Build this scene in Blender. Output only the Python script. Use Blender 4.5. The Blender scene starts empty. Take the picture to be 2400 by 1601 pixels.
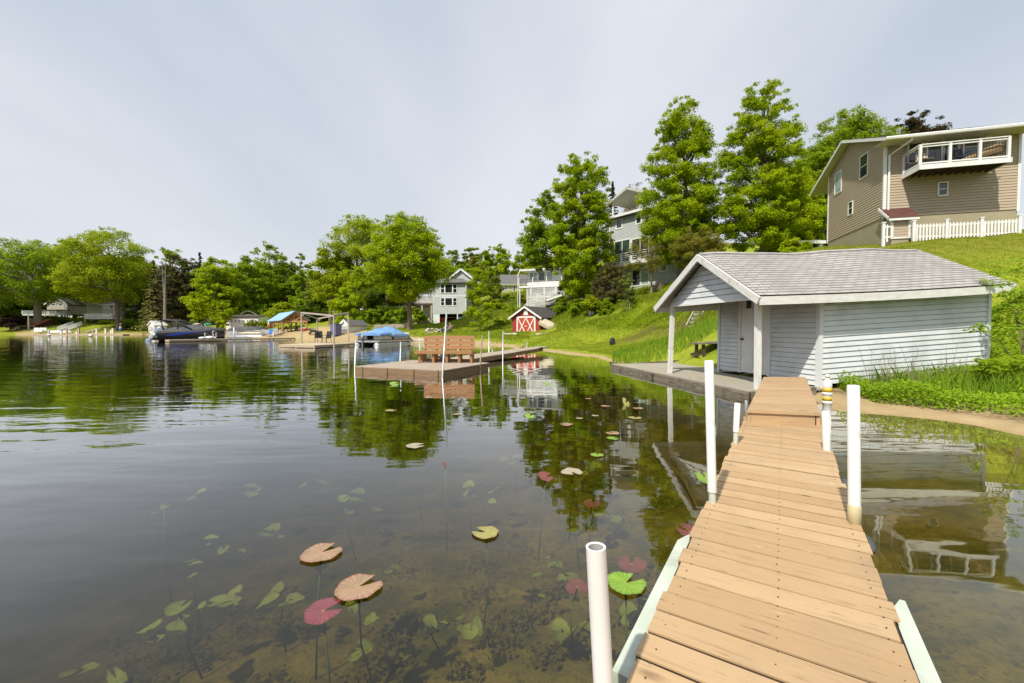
import bpy, math, random
import numpy as np
from mathutils import Vector, Matrix
S = bpy.context.scene
COL = S.collection
RND = random.Random(11)
NR = np.random.default_rng(11)
R = math.radians
# ------------------------------------------------------------------ camera
PIT = math.atan(30.5/1000.0)
CAMZ = 1.45
cd = bpy.data.cameras.new('camera'); cam = bpy.data.objects.new('camera', cd); COL.objects.link(cam)
cd.lens = 15.0; cd.sensor_width = 36.0; cd.clip_start = 0.05; cd.clip_end = 3000
cam.location = (0, 0, CAMZ); cam.rotation_euler = (R(90)-PIT, 0, 0)
S.camera = cam
# ------------------------------------------------------------------ sky
SUN = Vector((-.86, -1.22, 1.86)).normalized()
SUN_EL = math.asin(SUN.z); SUN_AZ = math.atan2(SUN.x, SUN.y)
W = bpy.data.worlds.new('World'); S.world = W; W.use_nodes = True
wn = W.node_tree.nodes; wl = W.node_tree.links
bg = wn['Background']; bg.inputs[1].default_value = 0.1
sky = wn.new('ShaderNodeTexSky'); sky.sky_type = 'NISHITA'; sky.sun_disc = False
sky.sun_elevation = SUN_EL; sky.sun_rotation = SUN_AZ % (2*math.pi); sky.air_density = 1.0; sky.dust_density = 2.5
tc = wn.new('ShaderNodeTexCoord'); sx = wn.new('ShaderNodeSeparateXYZ'); wl.new(tc.outputs['Generated'], sx.inputs[0])
def wmath(op, a, b=None):
    n = wn.new('ShaderNodeMath'); n.operation = op
    for i, v in enumerate((a, b)):
        if v is None: continue
        if isinstance(v, (int, float)): n.inputs[i].default_value = v
        else: wl.new(v, n.inputs[i])
    return n.outputs[0]
zz = wmath('ADD', wmath('MAXIMUM', sx.outputs[2], 0.0), 0.22)
cx = wn.new('ShaderNodeCombineXYZ')
wl.new(wmath('DIVIDE', sx.outputs[0], zz), cx.inputs[0]); wl.new(wmath('DIVIDE', sx.outputs[1], zz), cx.inputs[1])
mp = wn.new('ShaderNodeMapping'); mp.inputs['Rotation'].default_value = (0, 0, R(28)); mp.inputs['Scale'].default_value = (.62, .22, 1)
mp.inputs['Location'].default_value = (1.7, .9, 0)
wl.new(cx.outputs[0], mp.inputs[0])
nz = wn.new('ShaderNodeTexNoise'); nz.inputs['Scale'].default_value = 1.25; nz.inputs['Detail'].default_value = 6.0; nz.inputs['Roughness'].default_value = .52
wl.new(mp.outputs[0], nz.inputs['Vector'])
rp = wn.new('ShaderNodeValToRGB'); wl.new(nz.outputs[0], rp.inputs[0])
rp.color_ramp.elements[0].position = .30; rp.color_ramp.elements[0].color = (.445, .53, .63, 1)
rp.color_ramp.elements[1].position = .68; rp.color_ramp.elements[1].color = (.77, .795, .86, 1)
hz = wn.new('ShaderNodeValToRGB'); wl.new(sx.outputs[2], hz.inputs[0])       # paler thin cloud towards the horizon
hz.color_ramp.elements[0].position = 0.0; hz.color_ramp.elements[0].color = (1, 1, 1, 1)
hz.color_ramp.elements[1].position = .55; hz.color_ramp.elements[1].color = (0, 0, 0, 1)
mh = wn.new('ShaderNodeMix'); mh.data_type = 'RGBA'; mh.clamp_result = False
mh.inputs['B'].default_value = (.865, .875, .905, 1)
hm = wmath('MULTIPLY', hz.outputs[0], .62)
wl.new(hm, mh.inputs['Factor']); wl.new(rp.outputs[0], mh.inputs['A'])
sc10 = wn.new('ShaderNodeVectorMath'); sc10.operation = 'SCALE'; sc10.inputs['Scale'].default_value = 11.0
wl.new(mh.outputs['Result'], sc10.inputs[0])
mx = wn.new('ShaderNodeMix'); mx.data_type = 'RGBA'; mx.clamp_result = False; mx.inputs['Factor'].default_value = .88
wl.new(sky.outputs[0], mx.inputs['A']); wl.new(sc10.outputs[0], mx.inputs['B'])
wl.new(mx.outputs['Result'], bg.inputs[0])
# ------------------------------------------------------------------ sun
sl = bpy.data.lights.new('sun', 'SUN'); sl.energy = 5.0; sl.angle = R(1.2); sl.color = (1.0, .94, .84)
so = bpy.data.objects.new('sun', sl); COL.objects.link(so); so.rotation_euler = SUN.to_track_quat('Z', 'Y').to_euler()
so.location = (-20, -30, 50)
vs = S.view_settings; vs.view_transform = 'Standard'; vs.look = 'None'; vs.exposure = 0.0; vs.gamma = 1.0; vs.use_curve_mapping = False
S.render.engine = 'CYCLES'
cy = S.cycles; cy.max_bounces = 7; cy.diffuse_bounces = 3; cy.glossy_bounces = 3; cy.transmission_bounces = 4; cy.transparent_max_bounces = 12
cy.volume_bounces = 0; cy.use_denoising = True; cy.caustics_reflective = False; cy.caustics_refractive = False
try: cy.denoiser = 'OPENIMAGEDENOISE'
except Exception: pass
# ------------------------------------------------------------------ pixel geometry of the photograph (2400 x 1601), used to survey the place
_c, _s = math.cos(PIT), math.sin(PIT)
def ray(px, py):
    u = (px-1200)/1000.0; v = -(py-800.5)/1000.0
    return Vector((u, _c+v*_s, -_s+v*_c))
def P(px, py, D):
    r = ray(px, py); k = D/r.y
    return Vector((r.x*k, D, CAMZ+r.z*k))
def G(px, py, z=0.0):
    r = ray(px, py); k = (z-CAMZ)/r.z
    return Vector((r.x*k, r.y*k, z))
def hit(px, py, O, U, V):
    r = ray(px, py); M = Matrix((U, V, -r)).transposed()
    s = M.inverted() @ (Vector((0, 0, CAMZ))-Vector(O))
    return s.x, s.y
Z = Vector((0, 0, 1)); X3 = Vector((1, 0, 0)); Y3 = Vector((0, 1, 0))
def V3(*a): return Vector(a)
# ------------------------------------------------------------------ object helpers
ORG = {}
def props(o, label=None, cat=None, group=None, kind=None):
    if label: o['label'] = label
    if cat: o['category'] = cat
    if group: o['group'] = group
    if kind: o['kind'] = kind
    return o
def thing(name, label, cat, loc, group=None):
    o = bpy.data.objects.new(name, None); COL.objects.link(o); o.location = loc; o.empty_display_size = .3
    ORG[o] = Vector(loc)
    return props(o, label, cat, group)
def put(me, name, parent=None, origin=None):
    o = bpy.data.objects.new(name, me); COL.objects.link(o)
    if parent is not None: o.parent = parent; ORG[o] = ORG[parent]
    else: o.location = origin; ORG[o] = Vector(origin)
    return o
class MB:
    def __init__(s): s.v = []; s.f = []; s.uv = []
    def face(s, pts, uvs=None):
        i = len(s.v); s.v += [tuple(p) for p in pts]; s.f.append(tuple(range(i, i+len(pts))))
        s.uv.append(uvs or [(0, 0)]*len(pts))
    def mesh(s, V, Fs, UV=None):
        i = len(s.v); s.v += [tuple(p) for p in V]
        for k, f in enumerate(Fs):
            s.f.append(tuple(i+j for j in f)); s.uv.append(UV[k] if UV else [(0, 0)]*len(f))
    def ob(s, O, U, V, N, s0, s1, t0, t1, n0, n1):
        O = Vector(O); c = [O+U*a+V*b+N*n for n in (n0, n1) for b in (t0, t1) for a in (s0, s1)]
        ls, lt, ln = abs(s1-s0), abs(t1-t0), abs(n1-n0); o = RND.random()*40
        def q(idx, da, db):
            if db > da: uv = [(o, o), (o, o+da), (o+db, o+da), (o+db, o)]
            else: uv = [(o, o), (o+da, o), (o+da, o+db), (o, o+db)]
            s.face([c[i] for i in idx], uv)
        q((4, 5, 7, 6), ls, lt); q((1, 0, 2, 3), ls, lt); q((0, 1, 5, 4), ls, ln); q((3, 2, 6, 7), ls, ln); q((1, 3, 7, 5), lt, ln); q((2, 0, 4, 6), lt, ln)
    def box(s, x0, x1, y0, y1, z0, z1): s.ob((0, 0, 0), X3, Y3, Z, x0, x1, y0, y1, z0, z1)
    def beam(s, p, q, w, h, up=Z):
        p, q = Vector(p), Vector(q); d = q-p; L = d.length; d = d/L
        if abs(d.dot(up)) > .97: up = Y3
        sd = d.cross(up).normalized(); up2 = sd.cross(d)
        s.ob(p, d, sd, up2, 0, L, -w/2, w/2, -h/2, h/2)
    def tube(s, pts, rad, n=8, cap=True):
        pts = [Vector(p) for p in pts]
        if isinstance(rad, (int, float)): rad = [rad]*len(pts)
        rings = []; L = 0; o = RND.random()*10
        V = []; prevu = None; ls = []
        for i, p in enumerate(pts):
            d = (pts[min(i+1, len(pts)-1)]-pts[max(i-1, 0)]).normalized()
            if prevu is None:
                u = d.cross(Z if abs(d.z) < .9 else X3).normalized()
            else:
                u = (prevu-d*prevu.dot(d))
                u = u.normalized() if u.length > 1e-6 else d.cross(X3).normalized()
            prevu = u; w = d.cross(u)
            if i: L += (p-pts[i-1]).length
            ls.append(L)
            for k in range(n):
                a = 2*math.pi*k/n
                V.append(p+(u*math.cos(a)+w*math.sin(a))*rad[i])
        F_, UV = [], []
        for i in range(len(pts)-1):
            for k in range(n):
                k2 = (k+1) % n
                F_.append((i*n+k, i*n+k2, (i+1)*n+k2, (i+1)*n+k))
                UV.append([(o+ls[i], k/n), (o+ls[i], (k+1)/n), (o+ls[i+1], (k+1)/n), (o+ls[i+1], k/n)])
        if cap:
            for base, rev in ((0, True), ((len(pts)-1)*n, False)):
                f = tuple(range(base, base+n)); f = f[::-1] if rev else f
                F_.append(f); UV.append([(o, 0)]*n)
        s.mesh(V, F_, UV)
    def lathe(s, c, prof, n=16, ax=Z):
        c = Vector(c); ax = Vector(ax).normalized()
        u = ax.cross(X3 if abs(ax.x) < .9 else Y3).normalized(); w = ax.cross(u); V = []; F_ = []
        for r, h in prof:
            for k in range(n):
                a = 2*math.pi*k/n; V.append(c+ax*h+(u*math.cos(a)+w*math.sin(a))*r)
        for i in range(len(prof)-1):
            for k in range(n):
                F_.append((i*n+k, i*n+(k+1) % n, (i+1)*n+(k+1) % n, (i+1)*n+k))
        s.mesh(V, F_)
    def prism(s, poly, vec):
        a = [Vector(p) for p in poly]; vec = Vector(vec); b = [p+vec for p in a]; n = len(a); o = RND.random()*30
        uv = [(p.x+o, p.y+p.z*.7) for p in a]
        s.face(a[::-1], uv[::-1]); s.face(b, uv)
        for i in range(n):
            j = (i+1) % n; L = (a[j]-a[i]).length; h = vec.length
            s.face([a[i], a[j], b[j], b[i]], [(o, o), (o+L, o), (o+L, o+h), (o, o+h)])
    def loft(s, secs, closed=True, caps=True):
        n = len(secs[0]); V = [Vector(p) for sec in secs for p in sec]; F_ = []; UV = []
        for i in range(len(secs)-1):
            for k in range(n if closed else n-1):
                k2 = (k+1) % n; F_.append((i*n+k, i*n+k2, (i+1)*n+k2, (i+1)*n+k)); UV.append([(i, k), (i, k+1), (i+1, k+1), (i+1, k)])
        if caps and closed:
            F_.append(tuple(range(n))[::-1]); UV.append([(0, 0)]*n)
            F_.append(tuple(range((len(secs)-1)*n, len(secs)*n))); UV.append([(0, 0)]*n)
        s.mesh(V, F_, UV)
    def lap(s, O, U, V, N, poly, h, d, segs=1, warp=None, t_off=0.0, slot=0.0):
        O = Vector(O); ts = [p[1] for p in poly]; t0 = min(ts)-t_off; tm = max(ts)
        def rg(t):
            t = min(max(t, min(ts)+1e-6), tm-1e-6); xs = []
            for i in range(len(poly)):
                (a, b), (c, e) = poly[i], poly[(i+1) % len(poly)]
                if (b <= t <= e or e <= t <= b) and abs(e-b) > 1e-9: xs.append(a+(c-a)*(t-b)/(e-b))
            return min(xs), max(xs)
        w = warp or (lambda p: p)
        while t0 < tm-1e-4:
            t1 = min(t0+h, tm); ta = max(t0, min(ts)); a0, b0 = rg(ta); tq = t1; t1 = t1-slot if t1-slot > ta else t1; a1, b1 = rg(t1)
            for i in range(segs):
                p, q = i/segs, (i+1)/segs
                A, B = a0+(b0-a0)*p, a0+(b0-a0)*q; C, E = a1+(b1-a1)*q, a1+(b1-a1)*p
                s.face([w(O+U*A+V*ta+N*d), w(O+U*B+V*ta+N*d), w(O+U*C+V*t1), w(O+U*E+V*t1)], [(A, ta), (B, ta), (C, t1), (E, t1)])
                s.face([w(O+U*A+V*ta), w(O+U*B+V*ta), w(O+U*B+V*ta+N*d), w(O+U*A+V*ta+N*d)], [(A, ta), (B, ta), (B, ta), (A, ta)])
            if slot and tq > t1:
                e = -.03; a, b = a1, b1; s.face([O+U*a+V*t1, O+U*b+V*t1, O+U*b+V*t1+N*e, O+U*a+V*t1+N*e]); s.face([O+U*a+V*t1+N*e, O+U*b+V*t1+N*e, O+U*b+V*tq+N*e, O+U*a+V*tq+N*e]); s.face([O+U*a+V*tq+N*e, O+U*b+V*tq+N*e, O+U*b+V*tq, O+U*a+V*tq])
            t0 = tq
    def build(s, name, mat, parent=None, smooth=False, origin=None):
        if parent is None and origin is None:
            a = np.array(s.v); origin = Vector(((a[:, 0].min()+a[:, 0].max())/2, (a[:, 1].min()+a[:, 1].max())/2, a[:, 2].min()))
        org = ORG[parent] if parent is not None else Vector(origin)
        me = bpy.data.meshes.new(name)
        me.from_pydata([(x-org.x, y-org.y, z-org.z) for x, y, z in s.v], [], s.f)
        ul = me.uv_layers.new(name='uv'); ul.data.foreach_set('uv', [c for f in s.uv for p in f for c in p])
        me.materials.append(mat)
        if smooth: me.polygons.foreach_set('use_smooth', [True]*len(me.polygons))
        me.update()
        return put(me, name, parent, origin)
def copy_tree(o, parent=None, loc=None, label=None, rotz=None):
    c = o.copy(); COL.objects.link(c)
    if parent is not None: c.parent = parent
    if loc is not None: c.location = loc; ORG[c] = Vector(loc)
    if rotz is not None: c.rotation_euler = (0, 0, rotz)
    if label: c['label'] = label
    for ch in list(o.children): copy_tree(ch, c)
    return c
# ------------------------------------------------------------------ materials
def nodes(name):
    m = bpy.data.materials.new(name); m.use_nodes = True
    nt = m.node_tree; b = nt.nodes['Principled BSDF']
    return m, nt, b
def lk(nt, a, b): nt.links.new(a, b)
def noise(nt, vec, scale, detail=3, rough=.55, dist=0):
    n = nt.nodes.new('ShaderNodeTexNoise'); n.inputs['Scale'].default_value = scale; n.inputs['Detail'].default_value = detail
    n.inputs['Roughness'].default_value = rough; n.inputs['Distortion'].default_value = dist
    if vec is not None: lk(nt, vec, n.inputs['Vector'])
    return n.outputs[0]
def ramp(nt, fac, p0, p1, c0=(0, 0, 0, 1), c1=(1, 1, 1, 1)):
    r = nt.nodes.new('ShaderNodeValToRGB'); r.color_ramp.elements[0].position = p0; r.color_ramp.elements[1].position = p1
    r.color_ramp.elements[0].color = c0; r.color_ramp.elements[1].color = c1; lk(nt, fac, r.inputs[0]); return r.outputs[0]
def mix(nt, fac, a, b, mode='MIX'):
    m = nt.nodes.new('ShaderNodeMix'); m.data_type = 'RGBA'; m.blend_type = mode
    for k, v in (('Factor', fac), ('A', a), ('B', b)):
        if isinstance(v, (int, float)): m.inputs[k].default_value = v
        elif isinstance(v, (tuple, list)): m.inputs[k].default_value = tuple(v)+((1,) if len(v) == 3 else ())
        else: lk(nt, v, m.inputs[k])
    return m.outputs['Result']
def coords(nt, kind, scale=(1, 1, 1)):
    t = nt.nodes.new('ShaderNodeTexCoord'); m = nt.nodes.new('ShaderNodeMapping'); m.inputs['Scale'].default_value = scale
    if kind == 'pos':
        g = nt.nodes.new('ShaderNodeNewGeometry'); lk(nt, g.outputs['Position'], m.inputs[0])
    else: lk(nt, t.outputs['UV' if kind == 'uv' else 'Object'], m.inputs[0])
    return m.outputs[0]
def bump(nt, b, h, strength=.3, dist=.01):
    n = nt.nodes.new('ShaderNodeBump'); n.inputs['Strength'].default_value = strength; n.inputs['Distance'].default_value = dist
    lk(nt, h, n.inputs['Height']); lk(nt, n.outputs[0], b.inputs['Normal'])
def mk(name, col, col2=None, rough=.6, scale=3, kind='obj', stretch=(1, 1, 1), lo=.35, hi=.65, bmp=0, fine=0, spec=.4, metal=0, grime=None, gscale=1.2, glo=.5, ghi=.72, bdist=.01):
    m, nt, b = nodes(name)
    v = coords(nt, kind, stretch)
    col2 = col2 or tuple(c*.8 for c in col)
    n = noise(nt, v, scale, 4)
    c = mix(nt, ramp(nt, n, lo, hi), col, col2)
    if fine:
        n2 = noise(nt, v, scale*9, 2); c = mix(nt, ramp(nt, n2, .3, .7), c, mix(nt, fine, c, tuple(x*.45 for x in col2)))
    if grime:
        n3 = noise(nt, coords(nt, 'obj'), gscale, 5, .65); c = mix(nt, ramp(nt, n3, glo, ghi), c, grime)
    lk(nt, c, b.inputs['Base Color'])
    b.inputs['Roughness'].default_value = rough; b.inputs['Specular IOR Level'].default_value = spec; b.inputs['Metallic'].default_value = metal
    if bmp: bump(nt, b, n, bmp, bdist)
    return m
M = {}
M['white'] = mk('white_paint', (.80, .80, .78), (.72, .72, .69), .5, 2, grime=(.55, .53, .47), glo=.58, ghi=.8)
M['peel'] = mk('peeling_white_paint', (.78, .78, .75), (.66, .65, .60), .65, 4, 'uv', (1, 3, 1), bmp=.3, grime=(.40, .36, .29), gscale=3.2, glo=.60, ghi=.70)
M['pvc'] = mk('white_plastic_pipe', (.80, .79, .77), (.74, .72, .68), .38, 3, spec=.5, grime=(.52, .49, .42), gscale=9, glo=.60, ghi=.74)
M['pvc_old'] = mk('yellowed_plastic', (.60, .53, .30), (.50, .44, .26), .5, 9)
M['boatside'] = mk('pale_blue_grey_siding', (.71, .74, .745), (.67, .70, .705), .5, 1.5, 'uv', (1, 2, 1), grime=(.47, .51, .49), gscale=1.3, glo=.48, ghi=.8)
M['greyside'] = mk('light_grey_siding', (.50, .52, .50), (.46, .48, .47), .55, 1.5, 'uv')
M['whiteside'] = mk('white_siding', (.74, .75, .74), (.68, .69, .68), .55, 1.5, 'uv')
M['tan'] = mk('tan_siding', (.45, .365, .27), (.415, .335, .245), .55, 1.5, 'uv', (1, 4, 1))
M['tanfound'] = mk('tan_block', (.36, .315, .21), (.32, .28, .18), .8, 1.2)
M['beige'] = mk('beige_siding', (.46, .43, .34), (.42, .39, .30), .6, 1.5, 'uv')
M['soffit'] = mk('soffit_beige', (.50, .48, .40), (.46, .44, .37), .6, 2)
M['red'] = mk('barn_red_shakes', (.42, .055, .03), (.30, .04, .025), .7, 3, 'uv', (2, 1, 1), fine=.4, bmp=.3)
M['reddoor'] = mk('red_door_paint', (.50, .07, .035), (.44, .06, .03), .55, 2)
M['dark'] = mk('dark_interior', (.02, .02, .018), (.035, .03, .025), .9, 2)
M['black'] = mk('black_metal', (.02, .02, .022), (.03, .03, .03), .5, 4)
M['blackcloth'] = mk('charcoal_boat_cover', (.055, .055, .058), (.09, .09, .092), .75, 1.2, bmp=.35, bdist=.05)
M['bluecloth'] = mk('blue_boat_tarpaulin', (.16, .34, .68), (.26, .44, .74), .55, 1.5, bmp=.5, bdist=.06, grime=(.06, .17, .48), gscale=1.4, glo=.5, ghi=.7)
M['steel'] = mk('galvanised_pipe', (.50, .52, .53), (.38, .40, .41), .4, 6, metal=.6)
M['rustpipe'] = mk('rusty_pipe', (.35, .27, .20), (.22, .13, .08), .7, 7, grime=(.50, .50, .48), gscale=2)
M['alu'] = mk('pale_green_grey_rail', (.56, .61, .52), (.48, .53, .44), .55, 6, grime=(.33, .36, .28), gscale=4)
M['cedar'] = mk('brown_stained_bench_wood', (.41, .215, .085), (.32, .16, .065), .6, 3, 'uv', (1, 14, 1), fine=.25, bmp=.2, grime=(.33, .22, .15), gscale=2, glo=.62, ghi=.75)
M['platwood'] = mk('reddish_weathered_deck_wood', (.47, .385, .29), (.39, .30, .215), .75, 3, 'uv', (1, 14, 1), fine=.4, bmp=.25, grime=(.42, .35, .30), gscale=1.2, glo=.45, ghi=.65)
M['platside'] = mk('brown_dock_fascia', (.33, .215, .12), (.24, .15, .085), .75, 2, 'uv', (1, 10, 1), fine=.4, bmp=.3)
M['greywood'] = mk('grey_weathered_wood', (.47, .42, .34), (.35, .31, .25), .85, 2.5, 'uv', (1, 16, 1), fine=.5, bmp=.35, grime=(.33, .33, .21), gscale=1.0, glo=.5, ghi=.75)
M['greybeam'] = mk('rotting_grey_beam', (.33, .28, .21), (.13, .11, .08), .9, 3, 'uv', (1, 8, 1), fine=.5, bmp=.4, grime=(.035, .03, .025), gscale=1.6, glo=.52, ghi=.66)
M['darkwood'] = mk('dark_brown_wood', (.10, .065, .04), (.065, .042, .028), .8, 3, 'uv', (1, 10, 1), fine=.4)
M['timber'] = mk('honey_timber', (.48, .29, .11), (.38, .22, .08), .6, 3, 'uv', (1, 8, 1))
M['palewood'] = mk('pale_dock_wood', (.60, .49, .34), (.50, .40, .27), .8, 3, 'uv', (1, 10, 1), fine=.3)
M['postwood'] = mk('grey_wood_post', (.50, .43, .36), (.40, .34, .28), .8, 3, 'uv', (1, 8, 1))
M['blueroof'] = mk('blue_metal_roof', (.30, .50, .72), (.27, .47, .69), .45, 1, spec=.5)
M['asphalt'] = mk('grey_shingles', (.18, .175, .165), (.13, .125, .12), .9, 3, 'uv', (1, 3, 1), fine=.4)
M['darkroof'] = mk('dark_grey_shingles', (.10, .098, .09), (.07, .068, .063), .9, 3, 'uv', (1, 3, 1), fine=.4)
M['redroof'] = mk('red_brown_shingles', (.17, .07, .05), (.12, .05, .04), .9, 3, 'uv', (1, 3, 1), fine=.4)
M['orangeroof'] = mk('orange_red_roof', (.42, .14, .07), (.34, .11, .06), .8, 2)
M['brick'] = mk('tan_brick', (.34, .23, .13), (.26, .17, .10), .85, 6)
M['stone'] = mk('field_stone', (.42, .37, .30), (.30, .26, .21), .9, 5, bmp=.4, bdist=.03)
M['whitestone'] = mk('pale_limestone', (.56, .51, .44), (.42, .38, .32), .9, 5, bmp=.4, bdist=.03)
M['ivory'] = mk('ivory_boat_panel', (.74, .70, .58), (.68, .64, .52), .4, 1, spec=.5)
M['cream'] = mk('cream_canvas', (.62, .54, .40), (.52, .45, .33), .7, 3, bmp=.3)
M['silver'] = mk('silver_blue_outboard', (.28, .33, .42), (.36, .41, .49), .35, 2, metal=.5)
M['alum'] = mk('pontoon_aluminium', (.62, .63, .63), (.48, .49, .49), .35, 2, metal=.7)
M['hull'] = mk('black_gelcoat_hull', (.022, .022, .026), (.03, .03, .034), .22, 1, spec=.6)
M['bluestripe'] = mk('royal_blue_stripe', (.02, .05, .42), (.02, .045, .36), .3, 1)
M['purple'] = mk('violet_blue_locker', (.17, .17, .34), (.14, .14, .29), .5, 2)
M['greydoor'] = mk('grey_brown_door', (.27, .25, .23), (.23, .21, .19), .6, 2)
M['teal'] = mk('teal_canvas', (.03, .38, .33), (.02, .30, .27), .6, 2)
M['maroon'] = mk('maroon_cover', (.30, .03, .07), (.24, .025, .055), .6, 2)
M['blueplastic'] = mk('blue_plastic', (.04, .18, .62), (.035, .15, .52), .4, 2)
M['redplastic'] = mk('red_plastic', (.45, .03, .03), (.36, .025, .025), .4, 2)
M['greyplastic'] = mk('grey_plastic', (.42, .42, .41), (.36, .36, .35), .5, 2)
M['yellowlabel'] = mk('yellow_label', (.68, .46, .03), (.60, .40, .03), .45, 8)
M['skin'] = mk('skin', (.52, .30, .21), (.46, .26, .18), .55, 8)
M['shirt'] = mk('pale_shirt', (.55, .57, .58), (.45, .47, .49), .8, 8)
M['jeans'] = mk('blue_jeans', (.03, .07, .20), (.025, .055, .15), .85, 8)
M['camo'] = mk('camouflage_cloth', (.15, .13, .08), (.28, .25, .18), .85, 9, lo=.45, hi=.55)
M['hairgrey'] = mk('grey_hair', (.30, .27, .24), (.22, .20, .18), .8, 9)
M['bark'] = mk('grey_brown_bark', (.24, .19, .135), (.14, .11, .08), .95, 5, 'obj', (3, 3, .6), fine=.4, bmp=.6, bdist=.04)
M['barkpale'] = mk('pale_grey_bark', (.34, .30, .25), (.22, .19, .155), .95, 4, 'obj', (3, 3, .6), fine=.4, bmp=.6, bdist=.04)
M['feather'] = mk('white_feathers', (.78, .77, .74), (.70, .69, .66), .8, 6)
M['orange'] = mk('orange_canvas', (.55, .17, .06), (.46, .14, .05), .7, 3)
M['teapatio'] = mk('tan_canvas', (.36, .25, .13), (.28, .19, .10), .8, 2, bmp=.4, bdist=.05)
M['navy'] = mk('navy_cloth', (.03, .04, .09), (.05, .06, .12), .8, 5)
M['blacklid'] = mk('black_bag_cloth', (.018, .018, .02), (.03, .03, .032), .8, 8)
M['curtain'] = mk('grey_green_curtain', (.34, .42, .38), (.26, .34, .31), .7, 2)
def glassmat(name, col=(.012, .016, .018), rough=.04, refl=.9):
    m, nt, b = nodes(name)
    n = noise(nt, coords(nt, 'obj'), .8, 2)
    lk(nt, mix(nt, ramp(nt, n, .4, .6), col, tuple(c*2.2+.004 for c in col)), b.inputs['Base Color'])
    b.inputs['Roughness'].default_value = rough; b.inputs['Specular IOR Level'].default_value = refl
    return m
M['glass'] = glassmat('dark_window_glass')
M['glassgreen'] = glassmat('green_reflecting_glass', (.018, .032, .022))
M['glasspale'] = glassmat('pale_curtained_glass', (.20, .25, .25), .15, .6)
# shingles with real tab pattern, UV in metres
def shinglemat():
    m, nt, b = nodes('weathered_grey_shingles')
    v = coords(nt, 'uv'); br = nt.nodes.new('ShaderNodeTexBrick'); lk(nt, v, br.inputs['Vector'])
    br.offset = .5; br.inputs['Scale'].default_value = 1; br.inputs['Brick Width'].default_value = .30; br.inputs['Row Height'].default_value = .105
    br.inputs['Mortar Size'].default_value = .009; br.inputs['Bias'].default_value = 0
    br.inputs['Color1'].default_value = (.47, .45, .42, 1); br.inputs['Color2'].default_value = (.37, .35, .325, 1); br.inputs['Mortar'].default_value = (.12, .11, .10, 1)
    n = noise(nt, coords(nt, 'obj'), .8, 4, .6); n2 = noise(nt, v, 60, 2)
    c = mix(nt, ramp(nt, n, .45, .75), br.outputs[0], (.27, .25, .23)); c = mix(nt, ramp(nt, n2, .35, .7), c, mix(nt, .35, c, (.10, .09, .09)))
    lk(nt, c, b.inputs['Base Color']); b.inputs['Roughness'].default_value = .92; bump(nt, b, n2, .5, .004)
    return m
M['shingle'] = shinglemat()
def dockmat():
    m, nt, b = nodes('tan_painted_dock_planks')
    v = coords(nt, 'uv', (1, 1, 1)); vg = coords(nt, 'uv', (1.3, 22, 1))
    g = noise(nt, vg, 2.2, 5, .6); w = noise(nt, v, 1.1, 4, .6); k = nt.nodes.new('ShaderNodeTexVoronoi'); lk(nt, coords(nt, 'uv', (2.0, 6.5, 1)), k.inputs['Vector']); k.inputs['Scale'].default_value = 1.0
    c = mix(nt, ramp(nt, w, .35, .7), (.54, .375, .21), (.47, .315, .165))
    c = mix(nt, ramp(nt, g, .56, .78), c, (.33, .205, .11))
    s = noise(nt, coords(nt, 'uv', (2.6, 7, 1)), 1.7, 5, .65)
    c = mix(nt, ramp(nt, s, .655, .72), c, (.66, .54, .40))                      # worn pale scuffs
    kk = nt.nodes.new('ShaderNodeMath'); kk.operation = 'MULTIPLY'; lk(nt, ramp(nt, k.outputs['Distance'], .07, .17, (1, 1, 1, 1), (0, 0, 0, 1)), kk.inputs[0]); lk(nt, ramp(nt, noise(nt, v, 1.9, 1), .50, .56), kk.inputs[1])
    c = mix(nt, kk.outputs[0], c, (.10, .055, .035))                            # knots
    gi = nt.nodes.new('ShaderNodeNewGeometry'); c = mix(nt, ramp(nt, gi.outputs['Random Per Island'], .1, .9, (0, 0, 0, 1), (.55, .55, .55, 1)), c, (.37, .235, .115))
    dk = noise(nt, coords(nt, 'uv', (3.0, 40, 1)), 1.5, 5, .7); c = mix(nt, ramp(nt, dk, .59, .68, (0, 0, 0, 1), (.85, .85, .85, 1)), c, (.19, .115, .065))
    st = noise(nt, coords(nt, 'obj'), 1.6, 5, .6); c = mix(nt, ramp(nt, st, .52, .75, (0, 0, 0, 1), (.5, .5, .5, 1)), c, (.30, .215, .14))
    lk(nt, c, b.inputs['Base Color']); b.inputs['Roughness'].default_value = .55; b.inputs['Specular IOR Level'].default_value = .35
    bump(nt, b, g, .35, .004)
    return m
M['dock'] = dockmat()
def leafmat(name, c1, c2, c3, trans=.5):
    m, nt, b = nodes(name)
    g = nt.nodes.new('ShaderNodeNewGeometry')
    n = noise(nt, coords(nt, 'obj'), .45, 3)
    c = mix(nt, g.outputs['Random Per Island'], c1, c2); c = mix(nt, ramp(nt, n, .4, .65), c, c3)
    lk(nt, c, b.inputs['Base Color']); b.inputs['Roughness'].default_value = .55; b.inputs['Specular IOR Level'].default_value = .12
    t = nt.nodes.new('ShaderNodeBsdfTranslucent'); lk(nt, mix(nt, .5, c, (.42, .48, .02)), t.inputs[0])
    mx = nt.nodes.new('ShaderNodeMixShader'); mx.inputs[0].default_value = trans
    lk(nt, b.outputs[0], mx.inputs[1]); lk(nt, t.outputs[0], mx.inputs[2]); lk(nt, mx.outputs[0], nt.nodes['Material Output'].inputs[0])
    return m
M['leaf'] = leafmat('bright_maple_leaves', (.36, .48, .005), (.52, .60, .007), (.25, .38, .007))
M['leafy'] = leafmat('yellow_green_leaves', (.34, .42, .008), (.44, .50, .012), (.25, .35, .010))
M['leafd'] = leafmat('deep_green_leaves', (.095, .165, .012), (.14, .21, .014), (.06, .115, .012))
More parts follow.
